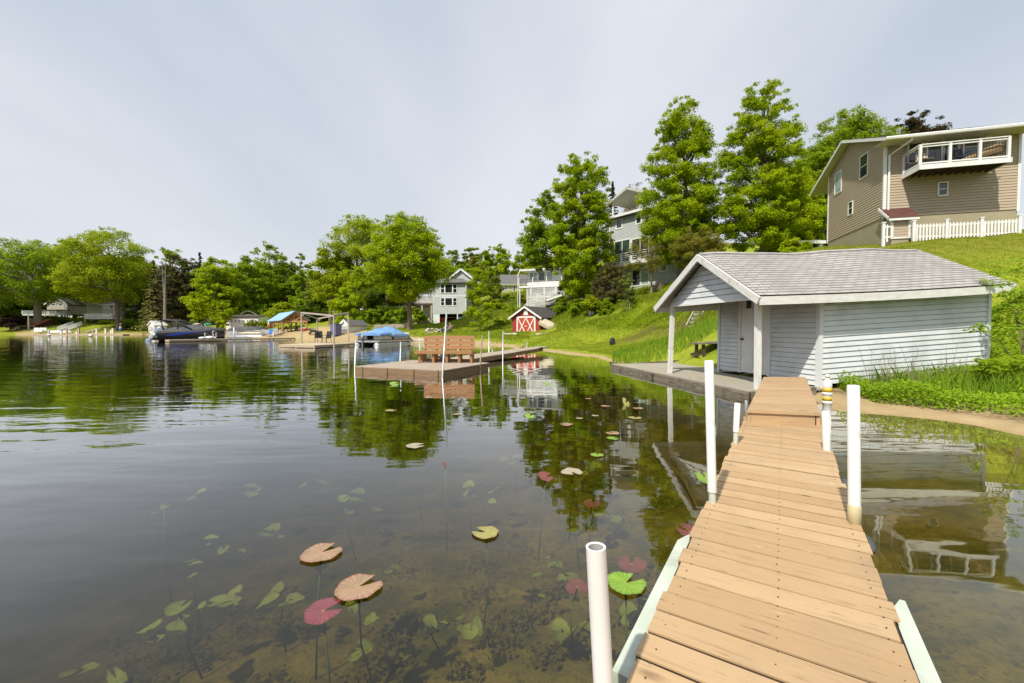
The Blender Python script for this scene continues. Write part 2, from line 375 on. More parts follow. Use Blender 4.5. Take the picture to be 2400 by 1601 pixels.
M['leafm'] = leafmat('mid_green_leaves', (.24, .365, .010), (.34, .46, .013), (.16, .27, .010))
M['leafp'] = leafmat('pale_spring_leaves', (.24, .30, .06), (.31, .36, .08), (.17, .23, .04))
M['leafo'] = leafmat('olive_brown_leaves', (.23, .20, .03), (.30, .25, .045), (.17, .16, .025))
M['needle'] = leafmat('dark_needles', (.045, .055, .022), (.075, .08, .03), (.035, .038, .018), .15)
M['needley'] = leafmat('khaki_spruce_needles', (.19, .175, .06), (.27, .235, .08), (.12, .12, .04), .15)
M['needleb'] = leafmat('brown_pine_needles', (.11, .10, .034), (.155, .135, .045), (.075, .07, .027), .15)
M['leafpur'] = leafmat('dark_purple_leaves', (.035, .010, .014), (.06, .018, .020), (.025, .010, .014), .2)
M['leafpink'] = leafmat('pinkish_buds', (.26, .15, .12), (.34, .21, .17), (.20, .12, .10), .2)
M['reed'] = leafmat('fresh_reed_green', (.20, .34, .025), (.28, .41, .035), (.15, .28, .025), .4)
M['grassb'] = leafmat('grass_blades', (.20, .28, .015), (.29, .35, .03), (.23, .29, .02), .35)
M['weed'] = leafmat('vivid_weed_leaves', (.22, .37, .012), (.30, .45, .018), (.16, .29, .012), .35)
M['drystem'] = mk('dry_twigs', (.26, .20, .14), (.18, .14, .10), .9, 8)
# ------------------------------------------------------------------ terrain (one ground sheet with the lake bed)
cp = []
def cpt(v): cp.append(tuple(v))
SHORE = [(2400, 1022), (2300, 1000), (2200, 985), (2100, 975), (2000, 967), (1945, 960)]
shore_w = [G(x, y) for x, y in SHORE] + [V3(6.0, 8.4, 0), V3(6.2, 10.2, 0), V3(6.2, 13, 0), V3(5.6, 16, 0)]
shore_w += [G(x, y) for x, y in ((1440, 850), (1400, 838), (1330, 832), (1285, 826), (1230, 812), (1160, 810), (1121, 813), (1060, 808), (953, 802), (860, 800), (776, 801), (713, 795.5), (650, 790.5), (560, 788), (460, 786.5), (370, 785.3), (200, 784.9), (100, 784.8), (0, 784.7), (-300, 784.7))]
shore_w = [V3(40, -22, 0), V3(20, -5, 0), V3(12, 1.8, 0), V3(9, 4.2, 0)] + shore_w + [V3(-220, 95, 0), V3(-300, 60, 0)]
for p in shore_w: cpt(p)
for p in [(0, 2, -.72), (1.5, 2, -.6), (3, 2, -.55), (0, 4.5, -.85), (2.5, 5, -.5), (4.2, 5, -.35), (4.7, 7.2, -.22), (-1.5, 2.2, -.85), (-3, 3, -1.2), (-6, 6, -2), (-3, 8, -1.35), (1, 9, -.8), (3, 11, -.5), (4.6, 9.6, -.3),
          (5.0, 12.2, -.2), (3.9, 16, -.3), (0, 16, -.95), (-4, 14, -1.6), (-2, 22, -1.0), (1, 22, -.45), (-6, 26, -1.2), (-12, 20, -2.5), (-20, 30, -3), (-14, 38, -1), (-40, 40, -3), (-25, 46, -.8), (-60, 60, -3), (-80, 72, -2.5),
          (-110, 80, -2.5), (-50, 20, -4), (-80, 30, -4), (-150, 60, -4), (0, -5, -1), (5, 0, -.6), (7.5, 3, -.3), (0, -40, -4), (40, -45, -3), (-100, -60, -6), (-250, -50, -6), (-300, -300, -6), (0, -300, -6), (300, -300, -3),
          (8.6, 5.6, .16), (12, 5, .8), (20, 0, 1.6), (40, 0, 4), (7.6, 6.8, .13), (7.2, 8.0, .13), (6.75, 9.0, .12), (9, 8.6, .22), (10, 7.6, .25), (12, 8, .6), (14, 9, 1.1), (12, 10.6, .42), (9, 11.5, .3), (7, 13, .14), (7.5, 15.2, .8),
          (9.5, 15.4, 2.1), (12.6, 16, 3.5), (13.5, 13, 1.9)]: cpt(p)
for a in [(2400, 640, 15), (2330, 645, 13.5), (2400, 800, 11.5), (2110, 582, 18), (2200, 567, 19.5), (2400, 548, 19.5), (1940, 579, 28.2), (2069, 573, 22), (2000, 576, 25), (1800, 602, 30), (1850, 590, 34), (1700, 640, 29),
          (1560, 800, 23), (1500, 802, 26), (1650, 762, 24), (1600, 722, 28), (1520, 692, 36), (1640, 692, 30), (1500, 672, 46), (1600, 668, 43), (1450, 722, 36), (1400, 745, 36), (1350, 722, 42), (1300, 745, 44), (1330, 772, 36), (1300, 792, 32),
          (1400, 802, 30), (1435, 808, 27), (1230, 792, 37), (1230, 782, 42), (1290, 784, 41), (1255, 765, 46), (1235, 724, 58), (1300, 716, 57), (1160, 792, 40), (1150, 767, 52), (1125, 777, 47), (1060, 759, 63), (1000, 759, 61), (960, 771, 50),
          (1060, 785, 45), (900, 774, 53), (1035, 794, 42), (1180, 690, 66), (1180, 735, 54), (1160, 702, 62), (1205, 682, 78), (860, 760, 60), (798, 781, 52), (760, 770, 60), (770, 764, 66), (659, 776.5, 65), (610, 770, 75), (620, 773, 85), (530, 777, 84),
          (450, 776, 98), (500, 752, 118), (700, 745, 105), (850, 735, 92), (1000, 722, 100), (1200, 682, 115), (1400, 650, 85), (1700, 612, 62), (1900, 592, 52), (0, 775, 108), (100, 757, 112), (240, 754.5, 115), (276, 772, 103),
          (350, 773, 106), (200, 778, 102), (-250, 770, 114), (0, 746, 140), (300, 742, 142), (470, 746, 145), (1500, 560, 90)]: cpt(P(*a))
for a in [(-400, 300, 8), (-150, 350, 9), (100, 350, 12), (300, 300, 18), (500, 100, 20), (30, 60, 11.5), (45, 40, 10), (40, 22, 7.2), (25, 14, 4.2), (60, 10, 8), (300, 0, 15)]: cpt(a)
CP = np.array(cp); _xy = CP[:, :2]
_A = np.sqrt(((_xy[:, None]-_xy[None])**2).sum(-1)+.01)
_n = len(CP); _K = np.zeros((_n+3, _n+3)); _K[:_n, :_n] = _A-1e-3*np.eye(_n); _K[:_n, _n] = 1; _K[:_n, _n+1] = _xy[:, 0]; _K[:_n, _n+2] = _xy[:, 1]; _K[_n:, :_n] = _K[:_n, _n:].T
_w = np.linalg.solve(_K, np.concatenate([CP[:, 2], [0, 0, 0]]))
def hts(x, y):
    x = np.atleast_1d(np.asarray(x, float)); y = np.atleast_1d(np.asarray(y, float)); out = np.empty(len(x))
    for i in range(0, len(x), 20000):
        a, b = x[i:i+20000], y[i:i+20000]
        d = np.sqrt((a[:, None]-_xy[None, :, 0])**2+(b[:, None]-_xy[None, :, 1])**2+.01)
        out[i:i+20000] = d @ _w[:_n]+_w[_n]+_w[_n+1]*a+_w[_n+2]*b
    land = np.clip(out*2.5, 0, 1)
    out = out+land*(.05*np.sin(x*1.7+1.3*np.sin(y*.9))*np.cos(y*1.9+.7*np.sin(x*1.3))+.02*np.sin(x*5.1+2*np.sin(y*3))*np.sin(y*4.7))
    bed = np.clip(-out*3, 0, 1)
    return out+bed*.05*np.sin(x*2.1+np.sin(y*3.1))*np.sin(y*2.6)
def gz(x, y): return float(hts(x, y)[0])
def gp(x, y, dz=0): return V3(x, y, gz(x, y)+dz)
def gpx(px, D, dz=0):
    x = (px-1200)/1000.0*D; return gp(x, D, dz)
ang = np.concatenate([np.arange(-180, -72, 4.0), np.arange(-72, -56, .8), np.arange(-56, 58, .22), np.arange(58, 72, .8), np.arange(72, 180, 4.0)])
rad = np.concatenate([[.02, .4], np.geomspace(.8, 150, 330), np.geomspace(160, 2600, 26)])
AA, RR = np.meshgrid(np.radians(ang), rad); gx, gy = (RR*np.sin(AA)).ravel(), (RR*np.cos(AA)).ravel()
gh = hts(gx, gy); far = np.clip((RR.ravel()-260)/400, 0, 1); gh = gh*(1-far)+far*np.where(gy > -50, 10, -5)
na, nr_ = len(ang), len(rad)
idx = np.arange(na*nr_).reshape(nr_, na); nxt = np.roll(idx, -1, axis=1)
quads = np.stack([idx[:-1], nxt[:-1], nxt[1:], idx[1:]], -1).reshape(-1, 4)[:, ::-1]
def npmesh(name, V, F4):
    me = bpy.data.meshes.new(name); V = np.ascontiguousarray(V, np.float32); F4 = np.ascontiguousarray(F4, np.int32)
    me.vertices.add(len(V)); me.vertices.foreach_set('co', V.ravel())
    k = F4.shape[1]; me.loops.add(F4.size); me.loops.foreach_set('vertex_index', F4.ravel())
    me.polygons.add(len(F4)); me.polygons.foreach_set('loop_start', np.arange(0, F4.size, k, dtype=np.int32)); me.polygons.foreach_set('loop_total', np.full(len(F4), k, np.int32))
    me.update(calc_edges=True); return me
gm = npmesh('ground', np.stack([gx, gy, gh], 1), quads)
gm.polygons.foreach_set('use_smooth', [True]*len(gm.polygons))
# surface zones: sand by the water, bare dirt, dry lawn
pxa = 1200+1000*gx/np.maximum(gy, .5); front = gy > .5
top = np.interp(pxa, [-600, 330, 380, 560, 620, 760, 870, 950, 1000, 1100, 1160, 1200, 1300, 1880, 1920, 2400, 2600], [.42, .42, .55, .9, 1.15, 1.75, 1.2, .62, .45, .34, .32, .08, .07, .07, .15, .17, .17])
wob = .12*np.sin(gx*1.1+np.sin(gy*.7)*2)*np.cos(gy*.8)+.06*np.sin(gx*3.3)*np.sin(gy*2.9)
sand = np.clip((top*(1+wob)-gh)/(.10*top+.02)+.5, 0, 1)*front
sand = np.where(gh < -.02, 0, sand)
def blob(px, D, rx, ry):
    x0 = (px-1200)/1000*D; return np.exp(-(((gx-x0)/rx)**2+((gy-D)/ry)**2))
dirt = np.clip(1.2*blob(1510, 27.5, 1.9, .9)+1.0*blob(1600, 25.8, 1.6, .8)+.8*blob(1640, 24.6, 1.2, .9)+.9*blob(1135, 49, 1.6, .5)+.5*blob(1330, 37, 1.5, .5), 0, 1)
strip = np.clip(1-np.abs(gh-.11-.02*np.sin(gx*4))/.035, 0, 1)*((gx > 5) & (gy < 9.5) & (gy > 3))
dirt = np.clip(dirt+strip*.9, 0, 1)
dry = np.clip((gh-3.6)/1.2, 0, 1)*np.clip((pxa-1800)/150, 0, 1)*np.clip((34-gy)/4, 0, 1)
dry = np.maximum(dry, .8*np.clip(1-np.abs(gh-.9)/.7, 0, 1)*(pxa < 380)*front)
for nm, arr in (('sand', sand), ('dirt', dirt), ('dry', dry)):
    at = gm.attributes.new(nm, 'FLOAT', 'POINT'); at.data.foreach_set('value', arr.astype(np.float32))
def groundmat():
    m, nt, b = nodes('lawn_sand_and_lake_bed')
    pos = coords(nt, 'pos')
    def at(n):
        a = nt.nodes.new('ShaderNodeAttribute'); a.attribute_name = n; return a.outputs['Fac']
    big = noise(nt, pos, .35, 4, .6); mid = noise(nt, pos, 2.2, 5, .65); fine = noise(nt, pos, 14, 4, .7); vf = noise(nt, pos, 60, 3, .7)
    gr = mix(nt, ramp(nt, big, .35, .65), (.235, .285, .018), (.315, .34, .03))
    gr = mix(nt, ramp(nt, mid, .45, .75), gr, (.135, .205, .014)); gr = mix(nt, ramp(nt, fine, .48, .85), gr, (.10, .155, .012))
    dr = mix(nt, ramp(nt, mid, .35, .65), (.225, .215, .028), (.165, .175, .020)); dr = mix(nt, ramp(nt, fine, .5, .8), dr, (.27, .235, .06))
    gr = mix(nt, ramp(nt, noise(nt, pos, .8, 5, .7), .55, .75), gr, (.30, .27, .05)); gr = mix(nt, ramp(nt, noise(nt, pos, 5, 3, .6), .58, .75), gr, (.12, .20, .015)); gr = mix(nt, at('dry'), gr, dr)
    sa = mix(nt, ramp(nt, mid, .35, .7), (.46, .35, .19), (.37, .27, .14)); sa = mix(nt, ramp(nt, vf, .55, .8), sa, (.24, .165, .09))
    c = mix(nt, at('sand'), gr, sa)
    di = mix(nt, ramp(nt, fine, .35, .65), (.16, .095, .05), (.07, .045, .025)); di = mix(nt, ramp(nt, vf, .6, .72), di, (.33, .22, .11))
    dm = nt.nodes.new('ShaderNodeMath'); dm.operation = 'MULTIPLY'; lk(nt, at('dirt'), dm.inputs[0]); lk(nt, ramp(nt, fine, .30, .5), dm.inputs[1])
    c = mix(nt, dm.outputs[0], c, di)
    sp = nt.nodes.new('ShaderNodeSeparateXYZ'); lk(nt, pos, sp.inputs[0])
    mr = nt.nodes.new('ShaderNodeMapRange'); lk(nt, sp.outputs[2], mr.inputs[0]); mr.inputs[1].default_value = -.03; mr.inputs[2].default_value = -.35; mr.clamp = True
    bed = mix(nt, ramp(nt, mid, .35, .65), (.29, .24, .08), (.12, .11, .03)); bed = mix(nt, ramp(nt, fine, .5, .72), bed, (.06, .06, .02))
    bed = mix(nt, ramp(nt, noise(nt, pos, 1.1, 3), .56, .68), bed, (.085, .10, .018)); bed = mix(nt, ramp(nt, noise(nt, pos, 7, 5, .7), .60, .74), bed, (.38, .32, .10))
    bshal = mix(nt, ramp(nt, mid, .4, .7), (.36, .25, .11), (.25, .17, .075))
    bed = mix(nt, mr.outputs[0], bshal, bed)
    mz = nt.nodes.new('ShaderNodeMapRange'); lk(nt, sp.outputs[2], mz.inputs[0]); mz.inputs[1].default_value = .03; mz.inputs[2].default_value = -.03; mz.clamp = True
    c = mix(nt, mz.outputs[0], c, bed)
    lk(nt, c, b.inputs['Base Color']); b.inputs['Roughness'].default_value = .95; b.inputs['Specular IOR Level'].default_value = .1
    hsum = nt.nodes.new('ShaderNodeMath'); hsum.operation = 'MULTIPLY_ADD'; lk(nt, fine, hsum.inputs[0]); hsum.inputs[1].default_value = 1.0; lk(nt, mid, hsum.inputs[2])
    bump(nt, b, hsum.outputs[0], .55, .06)
    return m
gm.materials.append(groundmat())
ground = bpy.data.objects.new('ground', gm); COL.objects.link(ground); props(ground, kind='structure')
# ------------------------------------------------------------------ water: a clear, olive-absorbing body with a reflecting rippled face
def watermat():
    m = bpy.data.materials.new('lake_water'); m.use_nodes = True; nt = m.node_tree; nt.nodes.clear()
    out = nt.nodes.new('ShaderNodeOutputMaterial'); fr = nt.nodes.new('ShaderNodeFresnel'); fr.inputs[0].default_value = 1.33
    tr = nt.nodes.new('ShaderNodeBsdfTransparent'); gl = nt.nodes.new('ShaderNodeBsdfGlossy'); gl.inputs['Roughness'].default_value = .02
    gl.inputs['Color'].default_value = (.95, .96, .96, 1)
    mx = nt.nodes.new('ShaderNodeMixShader'); pw_n = nt.nodes.new('ShaderNodeMath'); pw_n.operation = 'MULTIPLY'; pw_n.use_clamp = True; lk(nt, fr.outputs[0], pw_n.inputs[0]); pw_n.inputs[1].default_value = 1.9; lk(nt, pw_n.outputs[0], mx.inputs[0]); lk(nt, tr.outputs[0], mx.inputs[1]); lk(nt, gl.outputs[0], mx.inputs[2]); lk(nt, mx.outputs[0], out.inputs[0])
    va = nt.nodes.new('ShaderNodeVolumeAbsorption'); va.inputs[0].default_value = (.62, .57, .10, 1); va.inputs[1].default_value = 1.1
    vsx = nt.nodes.new('ShaderNodeVolumeScatter'); vsx.inputs[0].default_value = (.58, .60, .26, 1); vsx.inputs[1].default_value = .05; vsx.inputs[2].default_value = .2
    ads = nt.nodes.new('ShaderNodeAddShader'); lk(nt, va.outputs[0], ads.inputs[0]); lk(nt, vsx.outputs[0], ads.inputs[1]); lk(nt, ads.outputs[0], out.inputs[1])
    g = nt.nodes.new('ShaderNodeNewGeometry')
    def mp(rot, sc):
        n = nt.nodes.new('ShaderNodeMapping'); n.inputs['Rotation'].default_value = (0, 0, R(rot)); n.inputs['Scale'].default_value = sc; lk(nt, g.outputs['Position'], n.inputs[0]); return n.outputs[0]
    a = noise(nt, mp(14, (.45, 1.5, 1)), 1.0, 2, .5); b = noise(nt, mp(-8, (1.6, 4.2, 1)), 1.0, 2, .5); c = noise(nt, mp(5, (.12, .3, 1)), 1.0, 1, .4)
    sp = nt.nodes.new('ShaderNodeSeparateXYZ'); lk(nt, g.outputs['Position'], sp.inputs[0])
    calm = nt.nodes.new('ShaderNodeMapRange'); calm.interpolation_type = 'SMOOTHSTEP'; calm.clamp = True; lk(nt, sp.outputs[0], calm.inputs[0])
    calm.inputs[1].default_value = 1.0; calm.inputs[2].default_value = -7.0; calm.inputs[3].default_value = .30; calm.inputs[4].default_value = 1.0
    def mad(x, k, y):
        n = nt.nodes.new('ShaderNodeMath'); n.operation = 'MULTIPLY_ADD'; lk(nt, x, n.inputs[0]); n.inputs[1].default_value = k
        if isinstance(y, (int, float)): n.inputs[2].default_value = y
        else: lk(nt, y, n.inputs[2])
        return n.outputs[0]
    h = mad(a, 1.0, mad(b, .22, mad(c, 1.2, 0.0)))
    hm = nt.nodes.new('ShaderNodeMath'); hm.operation = 'MULTIPLY'; lk(nt, h, hm.inputs[0]); lk(nt, calm.outputs[0], hm.inputs[1])
    bp = nt.nodes.new('ShaderNodeBump'); bp.inputs['Strength'].default_value = 1.0; bp.inputs['Distance'].default_value = .017; lk(nt, hm.outputs[0], bp.inputs['Height'])
    lk(nt, bp.outputs[0], gl.inputs['Normal']); lk(nt, bp.outputs[0], fr.inputs['Normal'])
    return m
wb = MB(); wb.box(-900, 900, -900, 700, -9, 0)
water = wb.build('water', watermat(), origin=(0, 0, 0)); props(water, kind='structure')
# ------------------------------------------------------------------ shared builders
def window(parent, O, U, V, N, s0, s1, t0, t1, fw=.07, mull=(1, 1), n0=0.0, n1=.05, fm='white', gm='glass', name='window'):
    f = MB()
    f.ob(O, U, V, N, s0, s0+fw, t0, t1, n0, n1); f.ob(O, U, V, N, s1-fw, s1, t0, t1, n0, n1)
    f.ob(O, U, V, N, s0+fw, s1-fw, t0, t0+fw, n0, n1+.004); f.ob(O, U, V, N, s0+fw, s1-fw, t1-fw, t1, n0, n1+.004)
    for i in range(1, mull[0]):
        c = s0+(s1-s0)*i/mull[0]; f.ob(O, U, V, N, c-fw*.35, c+fw*.35, t0+fw, t1-fw, n0, n1-.008)
    for i in range(1, mull[1]):
        c = t0+(t1-t0)*i/mull[1]; f.ob(O, U, V, N, s0+fw, s1-fw, c-fw*.3, c+fw*.3, n0, n1-.012)
    w = f.build(name, M[fm], parent)
    g = MB(); g.ob(O, U, V, N, s0+fw*.9, s1-fw*.9, t0+fw*.9, t1-fw*.9, n0+.002, n0+.025); g.build('pane', M[gm], w)
    return w
def pxwin(parent, O, U, V, N, x0, y0, x1, y1, **k):
    a = hit(x0, (y0+y1)/2, O, U, V); b = hit(x1, (y0+y1)/2, O, U, V); c = hit((x0+x1)/2, y0, O, U, V); d = hit((x0+x1)/2, y1, O, U, V)
    return window(parent, O, U, V, N, a[0], b[0], d[1], c[1], **k)
def lamp(parent, p, N, mat='white'):
    m = MB(); p = Vector(p); m.lathe(p, [(.05, 0), (.06, .02), (0, .02)], 10, N)
    for s in (-1, 1):
        q = p+N*.05+Vector((0, 0, 1)).cross(N)*.07*s
        m.tube([p+N*.02, q], .015, 6); m.lathe(q, [(.02, -.03), (.05, .06), (.05, .08), (0, .08)], 10, (N*.8-Z*.6))
    return m.build('floodlight', M[mat], parent)
def railing(mb, p, q, h, n, w=.04, th=.03, post=.09, bottom=.1, ends=True):
    p, q = Vector(p), Vector(q)
    mb.beam(p+Z*h, q+Z*h, post, .05); mb.beam(p+Z*bottom, q+Z*bottom, th, .05)
    for i in range(1, n):
        c = p.lerp(q, i/n); mb.beam(c+Z*bottom, c+Z*h, w, th)
    if ends:
        for c in (p, q): mb.beam(c, c+Z*(h+.05), post, post)
# ------------------------------------------------------------------ boathouse
TH = R(79.5)
e1 = V3(math.sin(TH), math.cos(TH), .055); e2 = V3(-math.cos(TH), math.sin(TH), 0)
BA = G(1771, 912, .17); BA.z = 0
def BH(a, b, z=0): return BA+e1*a+e2*b+Z*z
boat_house = thing('boathouse', 'pale blue grey sided boathouse with grey shingle roof, open porch and peeling white trim', 'boathouse', BH(1.6, 0, .05))
LEN = 6.25; WID = 3.3; AW = 1.55; PITCH = .575; EZ = 2.07; OV = .38; FR = -.27
RZ = EZ+(WID/2+OV)*PITCH
def sag(p):
    d = p-BA; a = d.dot(e1)/e1.dot(e1); b = d.dot(e2)
    k = .030*math.sin(a*1.55+.9)+.008*math.sin(a*4.1) ; mid = max(0, 1-abs(b-WID/2)/(WID/2+OV))
    return p+Z*(k*mid-.03*math.sin(a*math.pi/LEN)*(1-mid))
m = MB()
for sgn in (0, 1):
    b0 = -OV if not sgn else WID+OV; Vv = (e2 if not sgn else -e2)+Z*PITCH; SL = (WID/2+OV)
    Nn = (Z-(e2 if not sgn else -e2)*PITCH).normalized()
    m.lap(BH(FR, b0, EZ+.055), e1 if not sgn else e1, Vv, Nn, [(0, 0), (LEN-FR+.12, 0), (LEN-FR+.12, SL), (0, SL)], .105, .005, 36, sag)
    m.lap(BH(FR, b0, EZ+.0), e1, Vv, -Nn, [(0, 0), (LEN-FR+.10, 0), (LEN-FR+.10, SL), (0, SL)], .6, .0, 36, sag)
roof = m.build('roof', M['shingle'], boat_house)
m = MB()                                        # ridge cap
for i in range(34):
    a = FR+(LEN-FR)*i/34; A_, B_ = [sag(BH(x, WID/2, RZ+.068)) for x in (a, a+(LEN-FR)/34+.02)]
    for sg in (-1, 1): m.face([A_, B_, B_+e2*.11*sg-Z*.055, A_+e2*.11*sg-Z*.055], [(a, 0), (a+.25, 0), (a+.25, .1), (a, .1)])
m.build('ridge_cap', M['shingle'], boat_house)
m = MB()                                        # rake and eave boards
for sgn in (0, 1):
    b0, d = (-OV, e2) if not sgn else (WID+OV, -e2)
    for a in (FR-.02, LEN+.1):
        m = MB()
        p = BH(a, b0, EZ); q = sag(BH(a, WID/2, RZ)); dirv = (q-p).normalized(); nn = dirv.cross(e1).normalized(); nn = nn if nn.z > 0 else -nn
        m.ob(p, dirv, nn, e1.normalized(), -.03, (q-p).length, -.115, .04, -.022, .022)
        m.build('rake_board', M['peel'], boat_house)
for sgn in (0, 1):
    m = MB(); b0 = -OV-.012 if not sgn else WID+OV+.012
    n = 24
    for i in range(n):
        x0, x1 = FR+(LEN-FR)*i/n, FR+(LEN-FR)*(i+1)/n
        p, q = sag(BH(x0, b0, EZ)), sag(BH(x1, b0, EZ)); V8 = []
        for pt in (p, q):
            for db in (-.016, .016):
                for dz in (-.14, .03): V8.append(pt+e2*db+Z*dz)
        m.mesh(V8, [(0, 4, 5, 1), (2, 3, 7, 6), (1, 5, 7, 3), (0, 2, 6, 4)]+([(0, 1, 3, 2)] if i == 0 else [])+([(4, 6, 7, 5)] if i == n-1 else []), [[(x0, 0), (x1, 0), (x1, .2), (x0, .2)]]*6)
    m.build('eave_board', M['peel'], boat_house)
m = MB()                                        # porch ceiling
m.ob(BH(.05, .02, 0), e1.normalized(), e2, Z, 0, AW-.1, 0, WID-.04, 2.25, 2.265); m.build('porch_ceiling', M['darkwood'], boat_house)
# gable triangle above the porch
GZ = 2.11
m = MB(); m.lap(BH(0, 0, 0), e2, Z, -e1.normalized(), [(.0, GZ), (WID, GZ), (WID, GZ+.06), (WID/2, EZ+(WID/2+OV)*PITCH-.03), (0, GZ+.06)], .135, .018, slot=.013)
m.build('gable', M['boatside'], boat_house)
m = MB(); m.ob(BH(0, 0, 0), e2, Z, e1.normalized(), .0, WID, GZ-.05, GZ, -.03, .08); m.build('porch_beam', M['white'], boat_house)
# walls: door wall, long wall facing the dock, far wall, end wall
m = MB(); s_d0 = hit(1733, 780, BH(AW, 0), e2, Z)[0]; s_d1 = hit(1808, 780, BH(AW, 0), e2, Z)[0]
b_lo, b_hi = min(s_d0, s_d1), max(s_d0, s_d1)
m.lap(BH(AW, 0), e2, Z, -e1.normalized(), [(0.07, .12), (b_lo, .12), (b_lo, 2.24), (0.07, 2.24)], .115, .02, slot=.013)
m.lap(BH(AW, 0), e2, Z, -e1.normalized(), [(b_hi, .18), (WID-.07, .18), (WID-.07, 2.24), (b_hi, 2.24)], .115, .02, slot=.013)
zt = EZ+OV*PITCH-.02
m.lap(BH(AW, 0), e1, Z, -e2, [(.06, .14), (LEN-AW-.06, .14), (LEN-AW-.06, zt), (.06, zt)], .115, .02, slot=.013)
m.lap(BH(AW, WID), e1, Z, e2, [(0, .14), (LEN-AW, .14), (LEN-AW, zt), (0, zt)], .115, .02, slot=.013)
m.lap(BH(LEN, 0), e2, Z, e1.normalized(), [(0, .14), (WID, .14), (WID, zt), (WID/2, RZ-.03), (0, zt)], .115, .02, slot=.013)
m.build('wall', M['boatside'], boat_house)
for (a, b) in ((AW, 0), (LEN, 0), (AW, WID)):
    m = MB(); m.ob(BH(a, b), e1.normalized(), e2, Z, -.03 if a == AW else -.07, .07 if a == AW else .03, -.03 if b == 0 else -.06, .06 if b == 0 else .03, .0, zt)
    m.build('corner_board', M['boatside'], boat_house)
m = MB(); N1 = -e1.normalized()
m.ob(BH(AW, 0), e2, Z, N1, b_lo, b_lo+.09, .17, 2.24, -.02, .035); m.ob(BH(AW, 0), e2, Z, N1, b_hi-.09, b_hi, .17, 2.24, -.02, .035); m.ob(BH(AW, 0), e2, Z, N1, b_lo+.09, b_hi-.09, 2.17, 2.24, -.02, .03)
m.build('door_frame', M['peel'], boat_house)
m = MB(); m.ob(BH(AW, 0), e2, Z, N1, b_lo+.09, b_hi-.09, .19, 2.17, -.02, .012)
for z0, z1 in ((.32, .95), (1.05, 1.65)):
    for f0, f1 in ((.14, .46), (.54, .86)):
        w = b_hi-b_lo-.18; m.ob(BH(AW, 0), e2, Z, N1, b_lo+.09+w*f0, b_lo+.09+w*f1, z0, z1, .012, .02)
door = m.build('door', M['white'], boat_house)
dm = hit(1757, 714, BH(AW, 0), e2, Z)[0]; zp_ = hit(1757, 714, BH(AW, 0), e2, Z)[1]
m = MB(); m.ob(BH(AW, 0), e2, Z, N1, dm-.13, dm+.13, zp_-.15, zp_+.15, .012, .022); m.build('pane_frame', M['white'], door)
m = MB(); m.ob(BH(AW, 0), e2, Z, N1, dm-.09, dm+.09, zp_-.10, zp_+.10, .02, .026); m.build('pane', M['glass'], door)
m = MB(); m.lathe(BH(AW, b_hi-.15, 1.08)+N1*.012, [(.03, 0), (.03, .01), (.012, .015), (.012, .04), (.028, .05), (.028, .065), (0, .075)], 12, N1); m.build('handle', M['black'], door)
for b, w, ln in ((.02, .100, .04), (WID-.02, .10, -.01)):
    m = MB(); m.beam(BH(-.02+ln, b-.05*(ln > 0), .12), BH(.04, b, GZ-.05), w, w, e1.normalized()); m.build('porch_post', M['peel'], boat_house)
lp = BH(AW+.28, 0, 1.98)
m = MB(); m.tube([lp-e2*.02+Z*.05, lp-e2*.09], .012, 6); m.ob(lp-e2*.09, e1.normalized(), e2, Z, -.09, .09, -.05, .05, -.10, -.05); m.ob(lp-e2*.09, e1.normalized(), e2, Z, -.11, .11, -.07, .06, -.11, -.10)
m.build('eave_lamp', M['white'], boat_house)
for q_, r_ in (((AW, -.09), .03), ((AW, WID), .06)):
    m = MB(); m.tube([BH(q_[0], q_[1], .14), BH(q_[0], q_[1], -.2)], r_, 8); m.build('pile', M['white'], boat_house)
# porch deck
pdk = thing('porch_deck', 'low grey weathered plank deck with rotting edge beams in front of the boathouse', 'deck', BH(.5, 3, -.1))
bT = hit(1433, 853, BH(-.35, 0, .17), e2, Z)[0]
m = MB(); b = -.25; i = 0
a = -.34
while a < 3.4:
    hi = bT; lo = -.22 if a < AW-.1 else WID+.08
    nseg = 3; cuts = [lo]+[lo+(hi-lo)*(k+RND.uniform(-.12, .12))/nseg for k in range(1, nseg)]+[hi+RND.uniform(-.02, .02)]
    for c0, c1 in zip(cuts[:-1], cuts[1:]):
        zz_ = .165-.055*a+RND.uniform(-.004, .004); m.ob(BH(a, 0, zz_), e2, e1.normalized(), Z, c0+.004, c1-.004, .008, .134, -.03, RND.uniform(-.002, .003))
    a += .142
m.build('deck_boards', M['greywood'], pdk)
m = MB()
cuts = [-.24, 1.5, 3.2, 5.1, bT]
for c0, c1 in zip(cuts[:-1], cuts[1:]):
    m.ob(BH(-.36, 0, .12), e2, e1.normalized(), Z, c0+.005, c1-.005, -.035, .02, -.17+RND.uniform(-.01, .01), .03)
m.ob(BH(-.34, bT, .12), e1.normalized(), e2, Z, 0, 3.7, 0, .05, -.15, .03); m.ob(BH(-.34, -.24, .12), e1.normalized(), e2, Z, .02, AW, -.05, 0, -.18, .03)
for c in (0, 2, 4, bT-.3): m.tube([BH(-.2, c, .1), BH(-.2, c, -.7)], .06, 8)
m.build('edge_beam', M['greybeam'], pdk)
